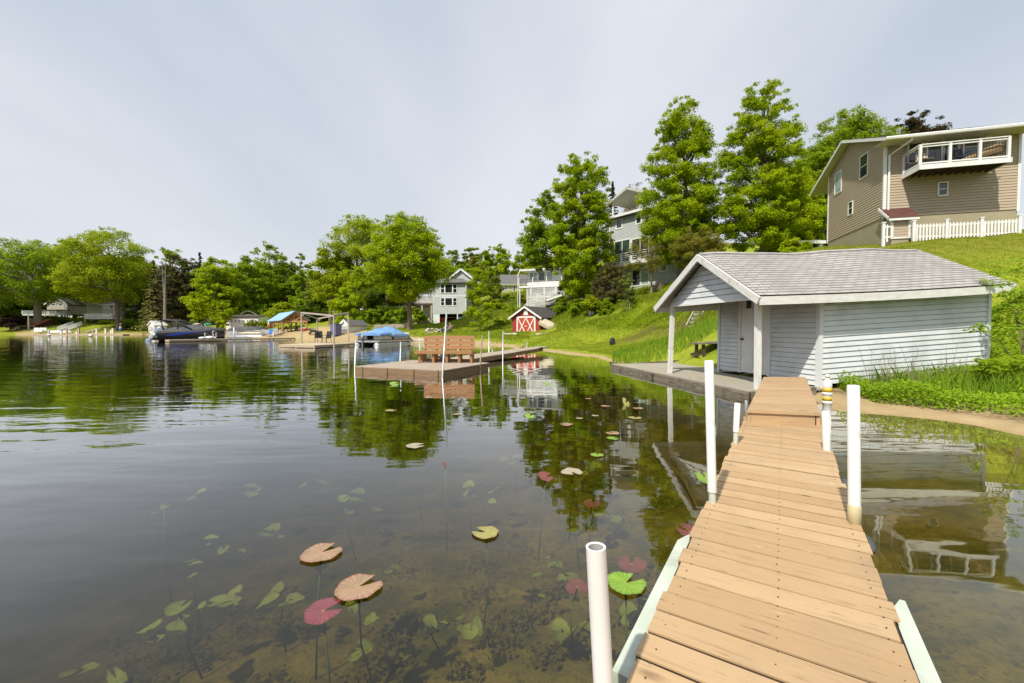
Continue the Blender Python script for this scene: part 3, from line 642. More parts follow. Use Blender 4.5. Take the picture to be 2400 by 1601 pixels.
# workbench on the porch deck
p0 = G(1640, 853, .17); wbk = thing('workbench', 'dark weathered wooden workbench standing on the porch deck', 'table', p0)
m = MB(); m.ob(p0+Z*.72, e1.normalized(), e2, Z, -.15, 1.3, -.35, .35, 0, .05); m.build('tabletop', M['greybeam'], wbk)
for sa in (-.0, 1.1):
    for sb in (-.24, .24):
        m = MB(); m.beam(p0+e1*sa+e2*sb*1.15-Z*.05, p0+e1*sa+e2*sb*.8+Z*.72, .09, .09); m.build('leg', M['darkwood'], wbk)
m = MB()
for sa in (-.2, 1.1): m.beam(p0+e1*sa-e2*.24+Z*.35, p0+e1*sa+e2*.24+Z*.35, .04, .1)
m.beam(p0-e1*.2+Z*.3, p0+e1*1.1+Z*.3, .04, .09); m.build('stretcher', M['darkwood'], wbk)
# ------------------------------------------------------------------ main dock
DA = R(32.5); dd = V3(math.sin(DA), math.cos(DA), 0); dr = V3(math.cos(DA), -math.sin(DA), 0)
L0 = V3(.377, 1.348, 0); DW = .79
dock = thing('dock', 'long tan painted plank dock running from the foreground to the boathouse', 'dock', L0+dd*.5)
m = MB(); me_ = MB(); s = -4.2
while s < 4.75:
    e = RND.uniform(-.010, .010); wv = .002*math.sin(s*3); sk = RND.uniform(-.006, .006)
    O = L0+dd*s+Z*(.33+RND.uniform(-.003, .003)+wv); Ur = (dr+dd*sk).normalized()
    nV = dd*1.0; g = RND.choice((.010, .012, .015, .019))
    m.ob(O, Ur, nV, Z, e, DW+RND.uniform(-.012, .012), g*.5, .143-g*.5, -.007, 0); me_.ob(O, Ur, nV, Z, e+.002, DW-.004, g*.5+.001, .142-g*.5, -.038, -.007)
    s += .143
m.build('deck_boards', M['dock'], dock); me_.build('board_edges', M['darkwood'], dock)
m = MB(); s = -.45
while s < 4.75:
    for o in (.05, .40, .745):
        for v_ in (.035, .105):
            c_ = L0+dd*(s+v_)+dr*(o+RND.uniform(-.006, .006))+Z*.3335; m.lathe(c_, [(.0032, -.002), (.0032, 0), (0, .0003)], 8)
    s += .143
props(m.build('screws', M['darkwood'], dock), kind='stuff')
m = MB()
for o in (.03, .38, .73): m.ob(L0, dd, dr, Z, -4.2, 4.8, o, o+.04, .15, .289)
m.build('stringer', M['darkwood'], dock)
def rail(s0, s1, o0, o1):
    m = MB(); sec = []
    for s in (s0, s0+.03, s1-.1, s1):
        k = 1 if s < s1-.02 else .3
        sec.append([L0+dd*s+dr*o0+Z*.19, L0+dd*s+dr*o1+Z*.19, L0+dd*s+dr*o1+Z*.302, L0+dd*s+dr*(o0*k+o1*(1-k))+Z*.302])
    m.loft(sec)
    if o0 < 0: m.lathe(L0+dd*(s0-.002)+dr*(o0+.028)+Z*.24, [(.022, 0), (.022, .004), (.016, .004), (.014, -.05)], 14, -dd)
    return m.build('side_rail', M['alu'], dock)
rail(.02, 1.17, -.062, -.006); rail(-.45, 1.04, DW+.008, DW+.066)
for s in (2.63, 1.57):
    m = MB(); m.lathe(L0+dd*s+dr*(DW+.015)+Z*.30, [(0, -.09), (.022, -.075), (.03, 0), (.022, .075), (0, .09)], 10, dd)
    m.build('bumper', M['blackcloth'], dock, True)
# raised end of the dock
ramp_ = thing('dock_step', 'raised tan plank step section at the boathouse end of the dock', 'dock', L0+dd*5.2)
q = [G(1751.6, 961, .49), G(1923, 968, .49), G(1888, 883.5, .49), G(1789.8, 883.4, .49)]
m = MB(); nb = 27
for i in range(nb):
    f0, f1 = (i+.04)/nb, (i+.96)/nb
    a, b, c, d = q[0].lerp(q[3], f0), q[1].lerp(q[2], f0), q[1].lerp(q[2], f1), q[0].lerp(q[3], f1)
    o = RND.random()*30; w = (b-a).length; h_ = (d-a).length
    dz = Z*RND.uniform(-.002, .002)
    T_ = [x+dz for x in (a, b, c, d)]; B_ = [x-Z*.035 for x in (a, b, c, d)]
    m.face(T_, [(o, o), (o+w, o), (o+w, o+h_), (o, o+h_)])
    for j in range(4):
        k = (j+1) % 4; m.face([B_[j], B_[k], T_[k], T_[j]], [(o, o), (o+w, o), (o+w, o+.03), (o, o+.03)])
m.build('deck_boards', M['dock'], ramp_)
m = MB(); ud = (q[1]-q[0]).normalized(); vd = (q[3]-q[0]).normalized()
pw = (q[1]-q[0]).length
m.ob(q[0], ud, Z, vd, .04, pw-.05, -.165, -.037, .03, .06); m.build('riser', M['dock'], ramp_)
m = MB(); Ls = (q[3]-q[0]).length
m.beam(q[0]+ud*.02-Z*.12+vd*.03, q[3]+ud*.02-Z*.12, .035, .15); m.beam(q[1]-ud*.02-Z*.12+vd*.03, q[2]-ud*.02-Z*.12, .035, .15)
for f in (.05, .95):
    for A_, B_ in ((q[0], q[3]), (q[1], q[2])): m.beam(A_.lerp(B_, f)-Z*.05, A_.lerp(B_, f)-Z*.9, .05, .05)
m.build('side_board', M['dock'], ramp_)
# poles along the dock
def pole(label, top, bot, r, mat='pvc', group='poles beside the dock', sleeve=None, bracket=True, name='dock_pole', zbot=-.9, hollow=False):
    top, bot = Vector(top), Vector(bot); d = (bot-top).normalized(); end = top+d*((top.z-zbot)/-d.z)
    t = thing(name, label, 'pole', end, group)
    m = MB(); ring = .004
    if hollow: m.lathe(top, [(r-.007, .25), (r-.007, 0), (r, 0), (r, 1e-4), (r, (end-top).length)], 28, d)
    else: m.lathe(top, [(0, 0), (r*.85, 0), (r, .006), (r, (bot-top).length)], 20, d)
    m.build('pipe', M[mat], t, True)
    if hollow: m = MB(); m.lathe(top, [(r-.0072, .002), (r-.0072, .35), (0, .35)], 28, d); m.build('shaded_bore', M['greyplastic'], t, True)  # grey lining: shade inside the white pipe put into its colour
    if not hollow:
        m = MB(); m.lathe(bot, [(r*.8, 0), (r*.8, (end-bot).length)], 12, d); m.build('inner_post', M['alu'], t, True)
    if sleeve:
        m = MB(); m.lathe(bot, [(r+.001, -sleeve), (r+.0025, -sleeve+.003), (r+.0025, .012), (r*.8, .012)], 20, d); m.build('sleeve', M['pvc_old'], t, True)
    return t
def PD(px, py, D): return P(px, py, D)
pole('nearest white plastic pipe, open at its top, beside the foreground of the dock', PD(1396.5, 1281, 1.2), PD(1414, 1601, 1.2), .0285, hollow=True)
pole('tall white plastic pole at the left dock edge before the porch deck', PD(1661.5, 845, 2.72), PD(1669, 1152, 2.72), .0275)
pole('tall white plastic pole with yellowed foot at the right dock edge', PD(2000, 903, 2.43), PD(2003, 1239, 2.43), .0305, sleeve=.14)
pole('short white plastic pole at the left dock edge near the step', PD(1728.5, 945, 4.15), PD(1725, 1012, 4.15), .028, sleeve=None)
pole('thin grey metal pipe tucked beside the raised dock step', PD(1748.5, 939, 5.3), PD(1750, 972, 5.3), .017, mat='steel')
pole('short white plastic pole right of the dock before the yellow banded post', PD(1935, 964, 3.9), PD(1938, 1056, 3.9), .031)
# bottle post
bp = P(1937, 1000, 6.15); bz = 0
k = 6.15/1000.0
bt = thing('bottle_post', 'white post of upturned plastic bottles with two yellow bands beside the dock', 'post', V3(bp.x, bp.y, -.4))
m = MB(); c = V3(bp.x, bp.y, 0)
def zpy(py): return P(1937, py, 6.15).z
m.lathe(c, [(.060, -.4), (.060, 0), (.053, 0), (.053, zpy(947)), (.064, zpy(945)), (.066, zpy(943)), (.064, zpy(940.5)), (.055, zpy(940)), (.054, zpy(926)), (.063, zpy(924.5)), (.065, zpy(922)), (.062, zpy(919.5)), (.057, zpy(919)), (.056, zpy(906)), (.060, zpy(904.5)), (.058, zpy(903)), (.055, zpy(900)), (.045, zpy(893)), (.022, zpy(888)), (.020, zpy(885)), (.032, zpy(884)), (.034, zpy(880)), (.022, zpy(878)), (0, zpy(877.5))], 24)
m.build('bottle', M['pvc'], bt, True)
for y0, y1, r0 in ((919, 908.5, .0585), (939, 929.5, .0565)):
    m = MB(); m.lathe(c, [(r0-.004, zpy(y0)), (r0, zpy(y0)), (r0, zpy(y1)), (r0-.004, zpy(y1))], 24); m.build('yellow_band', M['yellowlabel'], bt, True)
# ------------------------------------------------------------------ bench platform
F0 = G(1037, 868, .2); F1 = G(832, 858.5, .2)
pu = (F1-F0); pL = pu.length; pu.normalize(); pv = V3(-pu.y, pu.x, 0)
if pv.y < 0: pv = -pv
PDp = 2.95
plat = thing('swim_platform', 'reddish weathered wooden platform standing in the lake, carrying the bench', 'platform', F0+pv*2+Z*-.2)
m = MB(); s = 0
while s < PDp:
    m.ob(F0+Z*RND.uniform(-.004, .003), pu, pv, Z, -.02+RND.uniform(-.01, .01), pL+.02, s+.004, s+.136, -.035, 0); s += .14
m.build('deck_boards', M['platwood'], plat)
m = MB(); m.ob(F0, pu, pv, Z, -.01, pL+.01, .0, .04, -.20, -.036); m.ob(F0, pv, pu, Z, 0.05, PDp, .0, .04, -.20, -.036); m.ob(F0, pv, pu, Z, 0.05, PDp, pL-.04, pL, -.20, -.036); m.ob(F0, pu, pv, Z, 0, pL, PDp-.04, PDp, -.20, -.036)
for f in (.04, .30, .60, .90): m.ob(F0, pu, pv, Z, pL*f, pL*f+.06, -.03, 0, -.19, -.01)
m.build('fascia', M['platside'], plat)
for fa in (.1, pL-.1):
    for fb in (.1, PDp-.1): m = MB(); m.tube([F0+pu*fa+pv*fb-Z*.1, F0+pu*fa+pv*fb-Z*2.4], .04, 8); m.build('support', M['darkwood'], plat)
# walkway to the shore
WA = G(1108, 841, .22); WB_ = G(1262, 816.5, .35); wd = (WB_-WA); wL = wd.length; wd.normalize(); wr = V3(-wd.y, wd.x, 0)
walk = thing('walkway', 'narrow brown wooden walkway from the bench platform to the grassy shore', 'dock', WA.lerp(WB_, .5))
m = MB(); s = -1.7
while s < wL:
    zz_ = .0; m.ob(WA+Z*(.012*math.sin(s)), wd, wr, Z, s+.004, s+.136, 0, 1.15, -.035, 0); s += .14
m.build('deck_boards', M['platwood'], walk)
m = MB()
for s0, s1, dz in ((-1.7, 3.9, 0), (3.95, 7.6, .02), (7.65, wL, .05)):
    m.ob(WA+Z*dz, wd, wr, Z, s0, s1, -.04, 0, -.20, -.02); m.ob(WA+Z*dz, wd, wr, Z, s0, s1, 1.15, 1.19, -.20, -.02)
m.build('fascia', M['platside'], walk)
m = MB(); m.ob(WB_, wd, wr, Z, .02, 2.2, .2, 1.0, -.10, -.03); m.build('gangplank', M['greywood'], walk)
# bench
bu = V3(1, -.06, 0).normalized(); bv = V3(.06, 1, 0).normalized(); B0 = G(984, 850, .2)
bl = (G(1103, 851.5, .2)-B0).dot(bu)
bench = thing('bench', 'brown stained wooden bench with slatted high back standing on the platform', 'bench', B0+bu*bl/2)
m = MB()
for i in range(4): m.ob(B0, bu, bv, Z, -.16, bl+.04, -.12+i*.13, .005+i*.13, .385, .43)
m.ob(B0, bu, bv, Z, -.16, bl+.04, -.16, -.12, .33, .431); m.ob(B0, bv, bu, Z, -.12, .44, bl+.04, bl+.075, .30, .40)
m.build('seat', M['cedar'], bench)
bb = B0+bv*.40+Z*.43; tv = (Z+bv*.16).normalized(); tn = bu.cross(tv)
for i in range(3):
    m = MB(); m.ob(bb, bu, tv, tn, .06-.02*i, bl+.06, .04+i*.182, .192+i*.182, -.02, .02); m.build('back_board', M['cedar'], bench)
m = MB()
for f in (.05, .28, .5, .74, .97): m.ob(bb, bu, tv, tn, bl*f-.03, bl*f+.04, -.40, .56, -.06, -.021)
m.build('back_frame', M['cedar'], bench)
for f in (.0, .27, .53, .77, 1.0):
    m = MB(); m.ob(B0, bu, bv, Z, bl*f-.045, bl*f+.045, -.08, -.02, 0, .385); m.ob(B0, bu, bv, Z, bl*f-.045, bl*f+.045, .34, .40, 0, .385); m.ob(B0, bu, bv, Z, bl*f-.02, bl*f+.02, -.02, .34, .29, .38); m.build('leg', M['cedar'], bench)
m = MB(); m.beam(B0+bu*bl*.27+bv*.0+Z*.3, B0+bu*bl*.45+bv*.37+Z*.06, .03, .08); m.ob(B0, bu, bv, Z, 0, bl, .40, .43, .02, .11); m.build('brace', M['cedar'], bench)
# pipes round the platform and walkway
def pipe(label, x0, y0, x1, y1, D, r, mat='steel'):
    top, bot = P(x0, y0, D), P(x1, y1, D); d = (bot-top).normalized(); end = bot+d*((bot.z+1.6)/-d.z)
    m = MB(); m.lathe(top, [(0, 0), (r, 0), (r, (end-top).length)], 12, d)
    o = m.build('pipe', M[mat], None, True, origin=end); props(o, label, 'pipe', 'metal pipes round the platform and walkway')
pipe('tall leaning galvanised pipe at the front corner of the bench platform', 1047, 726, 1037, 882, 12.62, .026)
pipe('galvanised pipe at the far left corner of the bench platform', 834, 796, 831.5, 872, 14.3, .026)
pipe('galvanised pipe behind the left edge of the bench platform', 939.3, 801, 938, 845, 16.6, .026)
pipe('galvanised pipe just left of the bench backrest', 984.4, 801, 984, 828, 18.6, .026)
pipe('rusty brown leaning pipe right of the bench', 1130.5, 786, 1124.5, 866, 14.95, .026, 'rustpipe')
pipe('galvanised pipe behind the walkway, second right of the bench', 1146, 776, 1146, 825, 21.0, .028)
pipe('galvanised pipe on the near side of the walkway, third right of the bench', 1179, 776, 1178.5, 838, 19.0, .026)
pipe('short grey pipe at the shore end of the walkway', 1235, 801, 1235, 828, 24.2, .03)
pipe('small pipe end showing above the bench backrest', 1074, 786.5, 1074, 812, 22, .03)
pipe('stubby pipe end on the far walkway edge', 1154, 817, 1154, 828, 21.5, .03)
# ------------------------------------------------------------------ brown house on the hill
K = P(2069, 572, 22); K.z = 0
hu = V3(.962, -.272, 0); hb = V3(.272, .962, 0); hn = -hb; hl = -hu
house = thing('house', 'large tan sided house with white balcony on the hill at the right', 'house', V3(K.x, K.y, 5.5))
sR = hit(2388, 430, K, hu, Z)[0]; LB = hit(1941, 500, K, hb, Z)[0]
zF = .5*(hit(2143.6, 505, K, hu, Z)[1]+hit(2385, 490, K, hu, Z)[1])
Or = K+hl*.45
pk = hit(1973, 331, Or, hb, Z); pr = hit(1922, 416, Or, hb, Z); pf = hit(2056.5, 325, Or, hb, Z)
sF = -1.0
zE = hit(2069, 324, K+hn*1.0, hu, Z)[1]
slope = (pk[1]-zE)/(pk[0]-sF); rb = 2*pk[0]-sF; rb = max(rb, LB+.5)
def rz(t): return pk[1]-abs(t-pk[0])*slope
def rz_w(t): return rz(t)-.12
m = MB()
m.lap(K, hb, Z, hl, [(.06, zF), (LB-.06, zF), (LB-.06, rz_w(LB)), (pk[0], rz_w(pk[0])), (.06, rz_w(0))], .135, .018, slot=.015)
m.lap(K, hu, Z, hn, [(.06, zF), (sR-.06, zF), (sR-.06, zE-.06), (.06, zE-.06)], .135, .018, slot=.015)
m.lap(K+hu*sR, hb, Z, hu, [(.0, zF), (LB, zF), (LB, rz_w(LB)), (pk[0], rz_w(pk[0])), (0, rz_w(0))], .135, .018, slot=.015)
m.ob(K+hb*LB, hu, Z, hb, 0, sR, zF, rz_w(LB), -.05, 0)
m.build('wall', M['tan'], house)
m = MB(); m.ob(K, hu, Z, hb, .02, sR-.02, 4.2, zF, .02, LB-.02); m.build('foundation', M['tanfound'], house)
m = MB()
for t0, t1 in ((sF, pk[0]), (pk[0], rb)):
    a, b = K+hb*t0+Z*rz(t0), K+hb*t1+Z*rz(t1); dv = (b-a); L_ = dv.length; dv.normalize(); nn = hu.cross(dv); nn = nn if nn.z > 0 else -nn
    m.lap(a+hl*.47+nn*.03, hu, dv, nn, [(0, 0), (sR+.9, 0), (sR+.9, L_), (0, L_)] , .14, .01)
m.build('roof', M['asphalt'], house)
m = MB()
for t0, t1 in ((sF, pk[0]), (pk[0], rb)):
    a, b = K+hb*t0+Z*rz(t0), K+hb*t1+Z*rz(t1); dv = (b-a); L_ = dv.length; dv.normalize(); nn = hu.cross(dv); nn = nn if nn.z > 0 else -nn
    m.ob(a+hl*.45, hu, dv, nn, 0, sR+.86, .02, L_, -.02, .02)
m.ob(K, hu, Z, hn, -.45, sR+.42, zE-.085, zE-.06, .0, 1.0)
for i in range(40): x = -.4+(sR+.8)*i/40; m.ob(K, hu, Z, hn, x, x+.015, zE-.092, zE-.085, .02, .98)
m.build('soffit', M['soffit'], house)
m = MB()
for t0, t1 in ((sF, pk[0]), (pk[0], rb)):
    a, b = K+hb*t0+Z*rz(t0), K+hb*t1+Z*rz(t1); dv = (b-a); L_ = dv.length; dv.normalize(); nn = hu.cross(dv); nn = nn if nn.z > 0 else -nn
    for o in (hl*.47, hu*(sR+.45)): m = MB(); m.ob(a+o, dv, nn, hl, -.02, L_+.02, -.11, .035, -.015, .015); m.build('rake_board', M['white'], house)
m = MB(); a = K+hb*sF+Z*zE+hl*.47
sec = [[a+hu*x+hn*y+Z*z for y, z in ((0, .02), (.10, .03), (.115, -.02), (.09, -.10), (0, -.11))] for x in (0, sR+.9)]
m.loft(sec); m.build('gutter', M['white'], house)
for obs in (((hu, hn, -.03, .07, zE-.06), (hb, hl, -.03, .07, zE-.06)), ((hu, hn, sR-.07, sR+.03, zE-.06),), ((hb, hl, LB-.07, LB+.02, rz_w(LB)),)):
    m = MB()
    for u_, n_, x0_, x1_, zz_ in obs: m.ob(K, u_, Z, n_, x0_, x1_, zF-.1, zz_, .0, .045)
    m.build('corner_board', M['white'], house)
m = MB(); q0 = K+hu*.62+hn*.95+Z*(zE-.09); m.tube([q0, q0-Z*.1, K+hu*.16+hn*.07+Z*(zE-.55), K+hu*.16+hn*.07+Z*5.7], .05, 8); m.build('downspout', M['white'], house)
FW = dict(fw=.07)
pxwin(house, K, hu, Z, hn, 2125.6, 331, 2161.7, 384, mull=(1, 2), **FW)
pxwin(house, K, hu, Z, hn, 2170, 325, 2208, 384, gm='glassgreen', name='sliding_door', **FW); pxwin(house, K, hu, Z, hn, 2209, 321, 2247.5, 382, name='sliding_door', **FW)
pxwin(house, K, hu, Z, hn, 2255.6, 314, 2298, 374, mull=(1, 2), gm='glassgreen', **FW); pxwin(house, K, hu, Z, hn, 2196.5, 426.5, 2221.5, 460, mull=(1, 2), fw=.06)
pxwin(house, K, hb, Z, hl, 2036, 361, 2016.5, 416, mull=(1, 2), fw=.06); pxwin(house, K, hb, Z, hl, 1973.5, 403, 1957.5, 453, mull=(1, 2), fw=.06, gm='glasspale'); pxwin(house, K, hb, Z, hl, 2000, 472.6, 1989, 504, mull=(1, 2), fw=.05)
lamp(house, K+hu*hit(2115, 340, K, hu, Z)[0]+hn*.02+Z*hit(2115, 340, K, hu, Z)[1], hn); lamp(house, K+hu*hit(2314, 320, K, hu, Z)[0]+hn*.02+Z*hit(2314, 320, K, hu, Z)[1], hn)
# balcony
bx0 = hit(2114, 410, K, hu, Z)[0]; bz = hit(2155, 397.5, K+hn*1.4, hu, Z); bx1 = hit(2372, 378, K+hn*1.4, hu, Z)[0]; bx0 = (bx0+bz[0])/2; zb = bz[1]
balc = MB(); balc.ob(K, hu, Z, hn, bx0, bx1, zb, zb+.22, 1.36, 1.40); balc.ob(K, hn, Z, hu, 0.02, 1.40, zb, zb+.22, bx0-.02, bx0+.02); balc.ob(K, hn, Z, hu, 0.02, 1.40, zb, zb+.22, bx1-.02, bx1+.02)
bal = balc.build('balcony', M['white'], house)
m = MB(); m.ob(K, hu, Z, hn, bx0+.02, bx1-.02, zb+.17, zb+.20, .03, 1.36)
n = 12
for i in range(n): x = bx0+.1+(bx1-bx0-.2)*i/(n-1); m.ob(K, hu, Z, hn, x-.02, x+.02, zb+.02, zb+.165, .03, 1.35)
m.build('joists', M['darkwood'], bal)
m = MB(); zt_ = zb+.2
pts = [K+hu*(bx0+.04)+hn*.06, K+hu*(bx0+.04)+hn*1.33]+[K+hu*(bx0+(bx1-bx0)*f)+hn*1.33 for f in (.345, .67, .975)]+[K+hu*(bx1-.04)+hn*.06]
for p in pts: m.beam(p+Z*zt_, p+Z*(zt_+.98), .10, .10, hn)
for a, b in zip(pts[:-1], pts[1:]):
    m.beam(a+Z*(zt_+.97), b+Z*(zt_+.97), .13, .04); m.beam(a+Z*(zt_+.88), b+Z*(zt_+.88), .04, .06); m.beam(a+Z*(zt_+.10), b+Z*(zt_+.10), .04, .06)
m.build('railing', M['white'], bal)
m = MB()
for a, b in zip(pts[:-1], pts[1:]):
    n = max(3, int((b-a).length/.11))
    for i in range(1, n): c = a.lerp(b, i/n); m.tube([c+Z*(zt_+.1), c+Z*(zt_+.9)], .009, 5, False)
m.build('baluster', M['black'], bal)
# things on the balcony
um = K+hu*(bx0+(bx1-bx0)*.72)+hn*.9+Z*(zt_+.02)
t = thing('patio_umbrella', 'folded tan patio umbrella lying on the balcony railing corner', 'umbrella', um)
m = MB(); a, b = um-hu*.75+Z*.12, um+hu*.95+Z*.62; m.tube([a, a.lerp(b, .2), a.lerp(b, .55), a.lerp(b, .85), b], [.05, .13, .22, .25, .18], 9); m.build('canopy', M['teapatio'], t); m = MB(); m.tube([b, b+(b-a)*.12], .02, 6); m.build('pole', M['white'], t)
def chair(name, label, cat, loc, rz, mat, frame, group=None, h=.9, w=.5, arms=True):
    t = thing(name, label, cat, loc, group); o = Vector(loc)
    m = MB(); m.box(o.x-w/2, o.x+w/2, o.y-.24, o.y+.24, o.z+.40, o.z+.44); m.build('seat', M[mat], t)
    m = MB(); m.ob(o+V3(0, .22, .44), X3, V3(0, .18, .98), V3(0, -.98, .18), -w/2, w/2, 0, h-.44, -.02, .02); m.build('backrest', M[mat], t)
    for sx_ in (-1, 1):
        for sy_ in (-1, 1):
            m = MB(); m.tube([o+V3(sx_*w*.45, sy_*.22, .40), o+V3(sx_*w*.52, sy_*.28, 0)], .018, 6); m.build('leg', M[frame], t)
        if arms:
            m = MB(); m.tube([o+V3(sx_*w*.5, -.24, .40), o+V3(sx_*w*.52, -.25, .64), o+V3(sx_*w*.52, .26, .66)], .018, 6); m.build('armrest', M[frame], t)
    t.rotation_euler = (0, 0, rz); return t
chair('patio_chair', 'dark patio chair with striped cushion at the left end of the balcony', 'chair', K+hu*(bx0+.55)+hn*.75+Z*(zt_+.01), -.2, 'cream', 'black', 'furniture on the balcony', .85)
chair('patio_chair', 'navy cloth chair in front of the balcony sliding door', 'chair', K+hu*(bx0+(bx1-bx0)*.58)+hn*.6+Z*(zt_+.01), -.3, 'navy', 'black', 'furniture on the balcony', .95)
# bump-out with brown roof
o0 = hit(2090, 540, K+hn*.75, hu, Z)[0]; o1 = hit(2131, 540, K+hn*.75, hu, Z)[0]; zt1 = hit(2110, 513, K+hn*.75, hu, Z)[1]; zt0 = hit(2100, 488.5, K, hu, Z)[1]
m = MB(); m.lap(K+hn*.75, hu, Z, hn, [(o0, 5.95), (o1, 5.95), (o1, zt1), (o0, zt1)], .13, .015); m.ob(K, hu, Z, hn, o0, o1, 5.95, zt1, .06, .74); bo = m.build('entry_bay', M['tan'], house)
m = MB(); m.ob(K, hu, Z, hn, o0+.01, o1-.01, 4.6, 5.95, .07, .73); m.build('base', M['tanfound'], bo)
m = MB()
for x in (o0, o1): m.ob(K, hu, Z, hn, x-.05, x+.05, 5.95, zt1, .70, .79)
m.ob(K, hu, Z, hn, o0-.22, o1+.3, zt1-.10, zt1+.02, .93, .96); m.ob(K, hu, Z, hn, o0-.05, o1+.05, 5.88, 5.95, .74, .78)
a, b = K+hu*(o0-.24)+Z*zt0, K+hu*(o0-.24)+hn*.96+Z*(zt1-.0); m.beam(a, b, .03, .12); m.build('trim', M['white'], bo)
m = MB(); a = K+hn*.98+Z*(zt1+.02); dv = (K+Z*zt0-a); L_ = dv.length; dv.normalize(); nn = hu.cross(dv); nn = nn if nn.z > 0 else -nn
m.lap(a, hu, dv, nn, [(o0-.25, 0), (o1+.33, 0), (o1+.33, L_), (o0-.25, L_)], .12, .012); m.build('roof', M['redroof'], bo)
# picket fence
FO = K+hn*1.05; pp = [(2071, 521), (2142, 517), (2219, 513.6), (2301, 509), (2390, 503.5)]
fence = None; pw_ = []
for x, y in pp:
    s_, z_ = hit(x, y, FO, hu, Z); pw_.append((FO+hu*s_, z_))
fence = thing('picket_fence', 'white picket fence with capped posts in front of the tan house', 'fence', V3(pw_[0][0].x, pw_[0][0].y, pw_[0][1]-1.1))
for p, z in pw_:
    m = MB(); g_ = min(gz(p.x, p.y), z-.8)-.1; m.ob(p, hu, hn, Z, -.055, .055, -.055, .055, g_, z-.05); m.ob(p, hu, hn, Z, -.075, .075, -.075, .075, z-.05, z); m.build('post', M['white'], fence)
def pickets(p, z0, q, z1, skip=0):
    m = MB(); L_ = (q-p).length; n = int(L_/.125)
    for i in range(1, n):
        f = i/n; c = p.lerp(q, f); z = z0+(z1-z0)*f-.17
        lo = max(gz(c.x, c.y)+.03, z-.85); d = (q-p).normalized()
        poly = [c-d*.035+Z*lo, c+d*.035+Z*lo, c+d*.035+Z*(z-.04), c+Z*z, c-d*.035+Z*(z-.04)]; m.prism(poly, hn*.02)
    for dz in (-.28, -.78): m.beam(V3(p.x, p.y, z0+dz)-hn*.03, V3(q.x, q.y, z1+dz)-hn*.03, .03, .07)
    m.build('pickets', M['white'], fence)
e0 = FO+hu*hit(2088, 530, FO, hu, Z)[0]
pickets(pw_[0][0], pw_[0][1]+.05, e0, pw_[0][1]+.05)
for i in range(1, 4): pickets(pw_[i][0], pw_[i][1], pw_[i+1][0], pw_[i+1][1])
# ------------------------------------------------------------------ tall grey house with rooftop lookout
TO = V3(10.4, 48, 0); tu = V3(.58, -.81, 0).normalized(); tn_ = V3(-.81, -.58, 0).normalized(); tb = -tn_
tall = thing('house', 'tall grey three storey house with gabled rooftop lookout between the maples', 'house', TO+tu*4+Z*5.5)
s0 = hit(1428, 560, TO, tu, Z)[0]; s1 = hit(1545, 560, TO, tu, Z)[0]; s2 = hit(1585, 640, TO, tu, Z)[0]
zB = hit(1500, 670, TO, tu, Z)[1]; zM = hit(1481, 619, TO, tu, Z)[1]; zT = hit(1441, 513, TO, tu, Z)[1]
m = MB(); m.lap(TO, tu, Z, tn_, [(s0, zM), (s1+1.5, zM), (s1+1.5, zT), (s0, zT)], .15, .016)
m.lap(TO+tu*s0, tb, Z, -tu, [(0, zM), (7, zM), (7, zT), (0, zT)], .15, .016); m.lap(TO, tu, Z, tn_, [(s0-1.6, zB-.6), (s2, zB-.6), (s2, zM), (s0-1.6, zM)], .15, .016)
m.lap(TO+tu*s2, tb, Z, tu, [(0, zB-.6), (7, zB-.6), (7, zM+1), (0, zM+1)], .15, .016); m.ob(TO, tu, Z, tb, s0+.03, s1+1.45, zB, zT-.02, .03, 6.9); m.ob(TO, tu, Z, tb, s0-1.55, s2-.03, zB-.6, zM-.02, .03, 6.9)
m.build('wall', M['greyside'], tall)
m = MB(); m.ob(TO, tu, Z, tb, s0-.5, s1+1.9, zT, zT+.16, -.55, 7.3); m.build('roof', M['asphalt'], tall)
m = MB(); m.ob(TO, tu, Z, tn_, s0-.5, s1+1.9, zT-.06, zT+.2, .55, .58); m.build('eave_board', M['white'], tall)
m = MB(); m.ob(TO, tu, Z, tn_, s0-.02, s0+.1, zM, zT, -.05, .04); m.build('corner_board', M['white'], tall)
pxwin(tall, TO, tu, Z, tn_, 1443.5, 512, 1459.6, 537, fw=.14); pxwin(tall, TO, tu, Z, tn_, 1490, 499, 1505, 526, fw=.14)
pxwin(tall, TO, tu, Z, tn_, 1439.6, 562, 1478, 616, fw=.12, mull=(2, 1), name='sliding_door', gm='glassgreen'); pxwin(tall, TO, tu, Z, tn_, 1480, 556, 1522, 611, fw=.12, mull=(2, 1), name='sliding_door')
pxwin(tall, TO, tu, Z, tn_, 1481, 627, 1502, 671, fw=.1, name='sliding_door'); pxwin(tall, TO, tu, Z, tn_, 1502, 626, 1522, 668.5, fw=.1, gm='curtain', name='sliding_door'); pxwin(tall, TO, tu, Z, tn_, 1546, 617, 1564, 637, fw=.12, gm='glasspale'); pxwin(tall, TO, tu, Z, tn_, 1445, 632, 1460, 650, fw=.1)
zD = hit(1443, 620, TO+tn_*1.3, tu, Z)[1]; d0 = hit(1417, 610, TO+tn_*1.3, tu, Z)[0]; d1 = hit(1542, 590, TO+tn_*1.3, tu, Z)[0]
m = MB(); m.ob(TO, tu, Z, tn_, d0, d1, zD-.25, zD, .03, 1.35); tb_ = m.build('balcony', M['white'], tall)
m = MB(); cs = [TO+tu*d0+tn_*.05, TO+tu*d0+tn_*1.28]+[TO+tu*(d0+(d1-d0)*f)+tn_*1.28 for f in (.33, .66, 1)]
for c in cs: m.beam(c+Z*zD, c+Z*(zD+1.05), .09, .09, tn_)
for a, b in zip(cs[:-1], cs[1:]):
    for h in (.2, .4, .6, .8, 1.02): m.beam(a+Z*(zD+h), b+Z*(zD+h), .035, .05)
